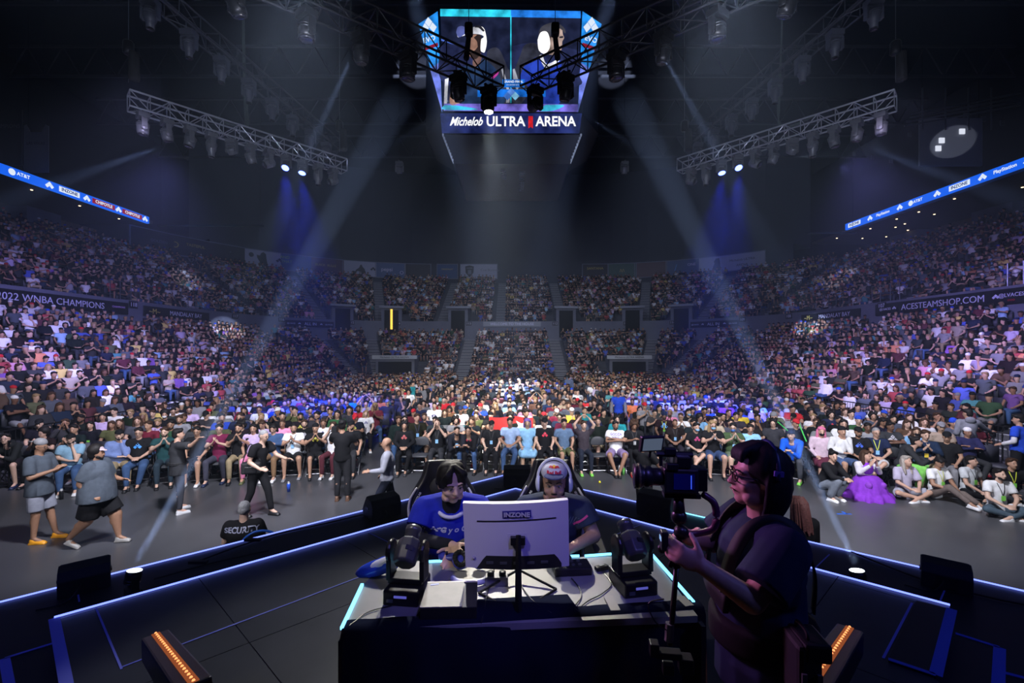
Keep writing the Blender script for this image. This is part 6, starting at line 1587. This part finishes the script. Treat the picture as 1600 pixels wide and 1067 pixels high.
# red flag with white emblem over the seats
x, y = at_px(798, 1); fl = empty('flag', (x, y-.1, 1.0), 0, 'red flag with white bird emblem held up between two spectators', 'flag')
vs, fs = [], []
for i in range(13):
    for k in range(6): vs.append((-.62+i*.105, .03*math.sin(i*.9+k*.4), -.30+k*.12-.02*math.sin(i*.7)))
for i in range(12):
    for k in range(5): a = i*6+k; fs.append((a,a+1,a+7,a+6))
q = put('cloth', mesh_of('cloth', vs, fs, mat('flag_red',(.55,.02,.02),.8), True), fl)
MB().prism([(.1,-.1),(.22,.05),(.15,.2),(.3,.12),(.5,.18),(.42,.0),(.55,-.12),(.35,-.1),(.25,-.2)], lambda u,v: (u,-.045,v), (0,.004,0)).obj('emblem', mat('flag_white',(.7,.66,.6),.8), fl)

# sitting on the bare floor at the right
o = person('woman in black jacket and grey trousers squatting on the floor at the right', W(1302,783)+V((0,.2,0)), 'squat', 20, ('long','black'), ('wide',(.16,.18,.22)), ('short','black'), 0, 'white')
put('hair', hmesh('bun'), o, M=headM(POSES['squat']), color=HAIRC['black'])
o = person('woman in long purple dress and white cardigan clapping on the floor', W(1363,780)+V((0,.2,0)), 'kneel_clap', 0, ('long',(.55,.52,.58)), ('pants','purple'), ('long','brown'), 0, 'brown')
vs, fs = [], []; NS = 64
for k, (r, z, am) in enumerate(((.06,.50,0),(.19,.47,.01),(.27,.40,.02),(.32,.28,.03),(.36,.17,.05),(.365,.15,.06),(.42,.12,.08),(.46,.04,.10),(.47,.0,.11))):
    for i in range(NS): a = i*math.tau/NS; q = r*(1+am*math.sin(11*a+math.sin(3*a))); vs.append((math.cos(a)*q, math.sin(a)*q*.88-.08, z))
fs = [(k*NS+i, k*NS+(i+1)%NS, (k+1)*NS+(i+1)%NS, (k+1)*NS+i) for k in range(8) for i in range(NS)]
put('dress_skirt', mesh_of('dress_skirt', vs, fs, CLOTH, True), o, color=(.20,.035,.45))
b = MB().ball((0,-.06,.62), (.13,.09,.14)); put('dress_top', melt('dress_top', b, .014, 500, 1, [CLOTH]), o, color=(.20,.035,.45))
person('woman with long ash blond hair sitting cross-legged in a pale blouse', W(1430,783)+V((0,.3,0)), 'crossleg', 0, ('loose',(.42,.38,.50)), ('shorts',(.3,.3,.36)), ('long','ash'), 0, 'white')
person('man in white T-shirt with yellow lanyard looking down, one sole towards the stage', W(1493,790)+V((0,.45,0)), 'legout', 5, ('tee','white'), ('pants',(.14,.11,.10)), ('bun','black'), 3, 'white', badge=((.6,.65,.05),'lime'))
person('smiling man in patterned white shirt with backpack straps sitting on the floor', W(1533,783)+V((0,.3,0)), 'phonelegs', 10, ('tee',(.55,.57,.60)), ('pants','black'), ('short','black'), 0, 'black', badge=('black','lime'))
person('bearded man in white T-shirt with black lanyard sitting cross-legged far right', W(1583,812)+V((0,.3,0)), 'crossleg', -12, ('tee','white'), ('pants',(.06,.09,.12)), ('short','black'), 1, 'white', ext=('beard',), badge=('black','lime'))
person('dark-haired person with yellow lanyard cut by the right picture edge', W(1602,790)+V((.05,.35,0)), 'phonelegs', -20, ('tee','black'), ('pants','charcoal'), ('short','brown'), 2, 'white', badge=((.6,.65,.05),'lime'))

# ------------------------------------------------------------------ the audience
CW = [('black',40),('charcoal',12),('navy',9),('white',13),('grey',7),('slate',6),('maroon',4),('red',3),('blue',5),('skyblue',3),('green',2),('olive',3),('teal',2),('yellow',1.4),('lilac',3),('purple',1.2),('pink',1.5),('orange',.8),('brown',2),('beige',2)]
LWT = [('pants','black',20),('pants','charcoal',14),('pants','denim',22),('pants','khaki',7),('pants','grey',7),('shorts','black',9),('shorts','khaki',6),('shorts','grey',5),('shorts','denim',4)]
HS = [('short','black',30),('short','brown',20),('capped','black',16),('long','black',7),('long','brown',6),('long','fair',3),('curly','black',4),('buzz','black',5),('buzz','brown',3),('bob','black',3),('bun','black',2),('short','fair',3),('afro','black',1)]
PW = [('lap',20),('clasp',18),('cross',9),('clap',7),('clap2',8),('chin',7),('phone',6),('shout',2),('up',1),('fwd',8),('slouch',10),('legx',5)]
def pick(r, L):
    t = r.uniform(0, sum(x[-1] for x in L))
    for x in L:
        t -= x[-1]
        if t <= 0: return x[:-1] if len(x) > 2 else x[0]
    return L[0][:-1] if len(L[0]) > 2 else L[0][0]
rg_ = random.Random(11)
seatsv = []       # (x, y, z, yaw)
crowd = []        # (dist, x, y, z, yaw, where, ids)
def inframe(x, y, z, m=60):
    if y < 2: return False
    px = 800+FPX*x/y; py = HY+FPX*(HC-z)/y; return -m < px < 1600+m
# floor rows
RN_ = ['front','second','third','fourth','fifth','sixth','seventh','eighth','ninth','tenth','eleventh','twelfth','thirteenth']
nrow = 31
for k in range(nrow):
    xs = []; x = -12.45
    while x < 12.5:
        if not (-4.25 < x < -3.2) and not (3.25 < x < 4.05): xs.append(x)
        x += .515
    left = [q for q in xs if q < -3.7]; mid = [q for q in xs if -3.7 < q < 3.7]; rgt = [q for q in xs if q > 3.7]
    for blk, nm in ((left,'left'),(mid,'middle'),(rgt,'right')):
        for i, x in enumerate(blk):
            fl_ = math.exp(-k/7.0); y = 12.2+k*.885-.0175*x*x*fl_
            if x < 0 and abs(x) > 12.9: continue
            if k == 0 and (any(abs(x-u)<.34 for u, _ in used) or abs(x) > 11.0 or -9.7 > x): 
                continue
            if k == 0 and x > -9.5 and x < 11: 
                continue
            if abs(x) > 10.5 and k < 1: continue
            if y > 38.6: continue
            seatsv.append((x, y, 0, 0))
            if rg_.random() < .955 and not (math.hypot(x-3.95, y-16.9) < .45 or math.hypot(x-3.3,y-26.5)<.5 or math.hypot(x+4.7,y-21.5)<.5):
                crowd.append((math.hypot(x,y), x+rg_.uniform(-.05,.05), y+rg_.uniform(-.06,.06), 0, rg_.uniform(-14,14)-math.degrees(math.atan2(x,y))*.45, ('floor', k, nm, i)))
# bowl rows
def aisle_near(t, al, r):
    x, y, nx, ny = ring(r, t)
    for a in al:
        ax, ay, _, _ = ring(r, a)
        if math.hypot(ax-x, ay-y) < AW+.16: return True
    return False
for tier, rows, al in (('lower', LOW, AISL), ('upper', UPP, AISU)):
    for k, (r, z) in enumerate(rows):
        rs = r+.36; seg = [(0,1,YC-Y0),(1,2,rs*math.pi/2),(2,3,2*XC),(3,4,rs*math.pi/2),(4,5,YC-Y0)]
        for t0, t1, L_ in seg:
            n = int(L_/.505)
            for i in range(n):
                t = t0+(t1-t0)*(i+.5)/n; x, y, nx, ny = ring(rs, t)
                if not inframe(x, y, z+1): continue
                if y < 11.2 and abs(x) < 16: continue
                if aisle_near(t, al, rs): continue
                if tier == 'upper' and k < 4 and any(math.hypot(ring(15.6,v)[0]-x, ring(15.6,v)[1]-y) < 2.3-.0*k for v in VOM): continue
                if tier == 'lower' and k < 6 and any(math.hypot(ring(6.6,v)[0]-x, ring(6.6,v)[1]-y) < 3.1 for v in (1.93,3.07)): continue
                yaw = math.degrees(math.atan2(-nx, ny)) 
                # turn towards the stage
                face = math.atan2(x, y-7) ; fy = -math.degrees(face)
                yw = -math.degrees(math.atan2(nx, ny))*.5+fy*.5
                seatsv.append((x, y, z, -math.degrees(math.atan2(nx, ny))))
                occ = .90 if tier == 'lower' else (.88 if y > 20 else .8)
                if rg_.random() < occ:
                    crowd.append((math.sqrt(x*x+y*y+(z-HC)**2), x+rg_.uniform(-.04,.04), y+rg_.uniform(-.04,.04), z, yw+rg_.uniform(-15,15), (tier, k, 'left' if x < -10 else 'right' if x > 10 else 'far', i)))
# concourse standing people
for s in (-1,1):
    y = 20
    while y < 48:
        if rg_.random() < .75: crowd.append((50, s*(38.7+rg_.uniform(0,1.5)), y, 12.6, -s*90+rg_.uniform(-40,40), ('concourse',0,'',0)))
        y += rg_.uniform(.5,1.3)
crowd.sort(key=lambda c: c[0])
NIND = 262
def spec(r):
    c = pick(r, CW); top = pick(r, [('tee',78),('long',22)]); pose = pick(r, PW); lg = pick(r, LWT); h = pick(r, HS); sk = r.choice([0,0,1,1,2,2,2,3,3,4,6])
    return c, top, pose, lg, h, sk
def jit(c, r, a=.25): 
    c = COLS[c] if isinstance(c, str) else c; f = r.uniform(1-a, 1+a); return tuple(min(.85, max(.004, x*f+r.uniform(-.006,.006))) for x in c)
CN = {'skyblue':'sky blue','charcoal':'charcoal','slate':'slate grey','lilac':'lilac','olive':'olive green'}
HN = {'short':'short {} hair','long':'long {} hair','curly':'curly {} hair','buzz':'cropped {} hair','bob':'chin-length {} hair','bun':'{} hair bun','afro':'{} afro'}
PN = {'lap':'hands on lap','clasp':'hands clasped','cross':'arms crossed','clap':'clapping','clap2':'clapping','chin':'chin on hand','phone':'looking at phone','shout':'shouting','up':'arms raised','fwd':'leaning forward','slouch':'slouching','legx':'legs crossed'}
NUM = lambda i: ORDN[i] if i < len(ORDN) else (['first','second','third','fourth','fifth','sixth','seventh','eighth','ninth','tenth','eleventh','twelfth','thirteenth','fourteenth','fifteenth','sixteenth','seventeenth','eighteenth','nineteenth','twentieth']+['%dth' % q for q in range(21,90)])[i]
ind, rest = crowd[:NIND], crowd[NIND:]
for q in ind:
    r = random.Random(int(q[1]*977+q[2]*131)); c, top, pose, lg, h, sk = spec(r); w_, k, blk, i = q[5]
    g = 1.18 if r.random() < .3 else 1.0
    hat = None; htxt = HN.get(h[0], '').format(h[1])
    if h[0] == 'capped': hc = r.choice(['black','black','navy','white','red','grey','blue']); hat = ('cap' if r.random() < .7 else 'cap_back' if r.random() < .7 else 'beanie', hc); htxt = hc+(' beanie' if hat[0] == 'beanie' else ' cap')
    ext = []
    if r.random() < .22 and h[0] not in ('long','bob','bun'): ext.append('beard')
    if r.random() < .2: ext.append('glasses')
    if r.random() < .07: ext = [('mask', r.choice(['skyblue','black','white']))]
    place = f'{RN_[k]} floor row, {blk} block, {NUM(i)} from left' if w_ == 'floor' else f'{blk} stand, {NUM(k)} row up, {NUM(i)} seat'
    gar = 'jacket' if top == 'long' else 'T-shirt'
    lab = f'{CN.get(c,c)} {gar}, {htxt}, {place}'
    o = person(lab, (q[1],q[2],q[3]), pose, q[4], (top, jit(c, r)), (lg[0], jit(lg[1], r)), h if h[0] != 'afro' else h, sk, r.choice(['black','black','white','grey','navy','red']), g=g, ext=ext, hat=hat, scale=r.uniform(.94,1.05), badge=(r.choice(['black','navy',(.5,.55,.05)]), r.choice(['skyblue','skyblue','lime'])) if r.random() < .25 else None,
               group='audience members seated on the floor' if w_ == 'floor' else f'audience members in the first rows of the {blk} stand')
    o['label'] = 'spectator in '+lab
    if w_ == 'floor' and r.random() < .3 and c in ('black','navy','charcoal','white') and top == 'tee': logo(o, (0,0,POSES[pose]['chest'].z+.03), r.choice([CYB,(.5,.5,.55),(.5,.03,.05),(.5,.45,.05)]) if c != 'white' else (.05,.05,.2), r.uniform(.06,.11))
    if w_ == 'floor' and k <= 2: chair(q[1], q[2]+.02, q[4]*.3, f'dark folding chair in the {RN_[k]} floor row, {blk} block, {NUM(i)} from left', SEATG)

# everybody further back: one joined crowd, two levels of detail
def lod_mesh(pose, top, leg, hair, budget, detail):
    """vertices, triangles and part id (0 skin 1 top 2 legs 3 hair 4 shoes) of a reduced figure"""
    j = POSES[pose]; V_, F_, Pp = [], [], []; n = 0
    items = []
    mb = MB(); head_prims(mb, j)
    for a in 'LR':
        mb.cap(j['sho'+a].lerp(j['elb'+a], .6), j['elb'+a], .043, .042, 8); mb.cap(j['elb'+a], j['wri'+a], .042, .030, 8); mb.ball(j['wri'+a]+j['hd'+a].normalized()*.07, (.04,.06,.03), j['hd'+a].to_track_quat('Y','Z').to_matrix(), 8, 6)
        if leg == 'shorts': mb.cap(j['knee'+a], j['ank'+a], .056, .036, 8)
    items.append((melt('l0', mb, .022, budget[0]*(1.25 if leg == 'shorts' else 1), 1), 0))
    items.append((melt('l1', shirt_prims(j, 1.08, top == 'long'), .03, budget[1], 1), 1))
    items.append((melt('l2', leg_prims(j, 1.05, leg == 'shorts'), .03, budget[2], 1), 2))
    hb = hair_prims(hair) if hair not in ('cap',) else cap_prims()
    hm = melt('l3', hb, .02, budget[3], 1); hm.transform(headM(j)); items.append((hm, 3))
    if detail:
        s_ = MB()
        for a in 'LR': s_.box(j['ank'+a]+V((0,-.07,-.06)), (.08,.24,.07))
        items.append((s_.me('l4'), 4))
    for me, pid in items:
        me.calc_loop_triangles(); nv = len(me.vertices); co = np.empty(nv*3); me.vertices.foreach_get('co', co)
        tr = np.empty(len(me.loop_triangles)*3, int); me.loop_triangles.foreach_get('vertices', tr)
        V_.append(co.reshape(-1,3)); F_.append(tr.reshape(-1,3)+n); Pp.append(np.full(nv, pid)); n += nv
        bpy.data.meshes.remove(me)
    return np.concatenate(V_), np.concatenate(F_), np.concatenate(Pp)
combos = []
for pose in ('lap','clasp','cross','clap','clap2','chin','fwd','slouch','phone','up'):
    for top, leg, hair in ((('tee','pants','short'),('tee','shorts','cap')) if pose not in ('lap','clasp','slouch') else (('tee','pants','short'),('long','pants','long'),('tee','shorts','cap'),('tee','pants','curly' if pose == 'lap' else 'bob'))):
        combos.append((pose, top, leg, hair))
LB = (220,110,90,70); SB_ = (70,34,24,24)
lod1 = {c: lod_mesh(*c, LB, True) for c in combos}
sel2 = [c for i, c in enumerate(combos) if i % 2 == 0 or c[3] == 'cap'][:13]
lod2 = {c: lod_mesh(*c, SB_, False) for c in sel2}
cst = ('stand','tee','pants','short'); lod2[cst] = lod_mesh('stand','tee','pants','short', SB_, False)
wts = {c: {'lap':5,'clasp':5,'slouch':3,'fwd':2.2,'cross':3,'clap':2,'clap2':2,'chin':2,'phone':1.6,'up':.35}[c[0]] * (1.6 if c[3] == 'short' else 1) for c in combos}
VV, FF, CC = [], [], []; nv = 0
N1 = 1150
for idx, q in enumerate(rest):
    r = random.Random(int(q[1]*977+q[2]*131)); lod = lod1 if idx < N1 else lod2
    cs = [c for c in (combos if lod is lod1 else sel2)]
    c = cst if q[5][0] == 'concourse' else r.choices(cs, [wts[x] for x in cs])[0]
    v, f, p = lod[c] if q[5][0] != 'concourse' else lod2[c]
    s = r.uniform(.93,1.07); wd3 = s*r.uniform(.95,1.16); a = math.radians(q[4]); ca, sa = math.cos(a), math.sin(a)
    X = v[:,0]*wd3; Y = v[:,1]*s; Z = v[:,2]*s-(s-1)*.45
    out = np.stack([X*ca-Y*sa+q[1], X*sa+Y*ca+q[2], Z+q[3]], 1)
    sk = SKINS[r.choice([0,0,1,1,2,2,2,3,3,4,6])]; hc = HAIRC[r.choice(['black','black','black','brown','brown','fair'])] if c[3] != 'cap' else COLS[r.choice(['black','black','navy','white','red','grey','blue'])]
    tc = jit(pick(r, CW), r); lc = jit(pick(r, LWT)[1], r)
    gy = sum(tc)/3; tc = tuple(gy+(x-gy)*.72 for x in tc)
    pal = np.array([sk, tc, lc, hc, COLS[r.choice(['black','white','grey'])]]); VV.append(out); FF.append(f+nv); CC.append(pal[p]); nv += len(v)
VV = np.concatenate(VV); FF = np.concatenate(FF); CC = np.concatenate(CC)
def big_mesh(name, VV, FF, CC, m, smooth=True):
    me = bpy.data.meshes.new(name); me.vertices.add(len(VV)); me.vertices.foreach_set('co', VV.astype(np.float32).ravel())
    me.loops.add(len(FF)*3); me.loops.foreach_set('vertex_index', FF.astype(np.int32).ravel())
    me.polygons.add(len(FF)); me.polygons.foreach_set('loop_start', np.arange(0, len(FF)*3, 3, dtype=np.int32)); me.polygons.foreach_set('loop_total', np.full(len(FF), 3, np.int32))
    me.update(calc_edges=True)
    if CC is not None:
        at = me.color_attributes.new('tint', 'FLOAT_COLOR', 'POINT'); at.data.foreach_set('color', np.concatenate([CC, np.ones((len(CC),1))], 1).astype(np.float32).ravel())
    me.materials.append(m)
    if smooth: me.shade_smooth()
    return me
o = put('crowd', big_mesh('crowd', VV, FF, CC, mat('crowd_cloth_and_skin', attr='tint', rough=.8, spec=.2)))
tag(o, 'thousands of seated spectators filling the rear floor and all the stands', 'crowd', None, 'stuff')
print('CROWD', len(rest), 'tris', len(FF))
# seats under the rest
sb_ = MB(); sb_.box((0,-.02,.43), (.46,.44,.06)); sb_.box((0,.23,.66), (.46,.05,.44)); sv = np.concatenate(sb_.v); sf = np.array([[t for t in q] for q in sb_.f]); st3 = np.concatenate([sf[:,[0,1,2]], sf[:,[0,2,3]]])
VV, FF = [], []; nv = 0
indset = {(round(q[1]),round(q[2])) for q in ind}
for (x, y, z, yaw) in seatsv:
    a = math.radians(yaw); ca, sa = math.cos(a), math.sin(a); VV.append(np.stack([sv[:,0]*ca-sv[:,1]*sa+x, sv[:,0]*sa+sv[:,1]*ca+y, sv[:,2]+z], 1)); FF.append(st3+nv); nv += len(sv)
o = put('arena_seats', big_mesh('arena_seats', np.concatenate(VV), np.concatenate(FF), None, SEATC, False)); tag(o, 'rows of dark folding arena seats under the crowd', 'seats', None, 'stuff')

# ------------------------------------------------------------------ retired jersey, black banner and lit roof gear
jy = empty('jersey_banner', A(56,226,36), 0, 'white basketball jersey banner hanging in the dark above the left ribbon', 'banner')
MB().prism([(-.75,1.6),(-.45,1.0),(.45,1.0),(.75,1.6),(1.0,1.5),(1.0,-2.2),(-1.0,-2.2),(-1.0,.3),(-1.05,1.5)], lambda u,v: (u*1.0,0,v), (0,.05,0)).obj('cloth', mat('jersey_cloth',(.30,.31,.36),.8), jy)
for x in (-.6,.6): MB().rod((x,.02,1.4), (x,.02,29.95-jy.location.z), .012, n=5).obj('hanging_cable', BLKM, jy)
text('lettering', 'LAS VEGAS', .3, DKBL, jy, frame((0,-.01,.1), (1,0,0), (0,0,1)))
bn = MB().box((0,0,0), (2.6,.06,4.0)).obj('black_banner', mat('banner_black',(.008,.008,.010),.8), loc=A(8,215,33)); tag(bn, 'black championship banner at the left edge above the ribbon board', 'banner'); text('lettering', 'CHAMPIONS', .4, mat('banner_grey',(.10,.10,.12),.8), bn, frame((0,-.04,.8), (1,0,0), (0,0,1)))
MB().box((1.28,-.035,0), (.05,.01,4.0)).obj('banner_edge', MATS['banner_grey'], bn)
rb = empty('press_box', A(1490,220,40), 0, 'grey roof gantry panel caught by a round spotlight at the upper right', 'gantry')
MB().box((0,.3,0), (5.5,.2,4.2)).obj('back_panel', mat('gantry_grey',(.30,.31,.36),.7), rb)
b = MB()
for k in range(4): b.rod((-4.5+k*.2,-.2,1.2+.35*k), (4.8,-1.0,2.6+.35*k), .07, n=6)
for x in (-3,-1,1,3): b.rod((x,-.3,.8), (x,-.3,4.5), .06, n=6)
b.obj('gantry_rail', RAIL, rb)
for x in (-2.5,2.5): MB().rod((x,.3,2), (x,.3,29.95-rb.location.z), .04, n=6).obj('hanging_cable', BLKM, rb)
for (x, z) in ((-.9,.1),(.9,.9),(-1.2,-.6)): MB().box((x,.15,z), (.45,.1,.45)).obj('window_panel', emis('gantry_glow',(.8,.85,1),.9), rb)
spot('gantry_spot', (10,16,10), A(1487,222,40), 15000, (.75,.82,1), 4.0, .15, .05)
for k in range(9):
    px_ = 1335+k*29; q = A(px_, 240-k*10+(k%3)*16, 45.7*FPX/(px_-800)); tag(MB().box((0,0,0), (.5,.1,.5)).obj('acoustic_tile', mat('tile_grey',(.12,.125,.15),.8), loc=q), f'small grey wall panel above the right ribbon, {ord_[k]} from the far end', 'panel', 'square wall panels above the right ribbon')

# ------------------------------------------------------------------ haze in the hall
hz = MB().box((0,27,9.5), (44,52,18.5)).obj('haze', None); m = bpy.data.materials.new('haze'); m.use_nodes = True; nt = m.node_tree; nt.nodes.remove(nt.nodes['Principled BSDF'])
vs_ = nt.nodes.new('ShaderNodeVolumeScatter'); vs_.inputs['Density'].default_value = .0023; vs_.inputs['Anisotropy'].default_value = .3; vs_.inputs['Color'].default_value = (.62,.76,1,1)
nt.links.new(vs_.outputs[0], nt.nodes['Material Output'].inputs['Volume']); hz.data.materials.append(m); hz['kind'] = 'stuff'; tag(hz, 'thin stage haze filling the hall and showing the light beams', 'haze')

bpy.data.scenes.remove(WORK)
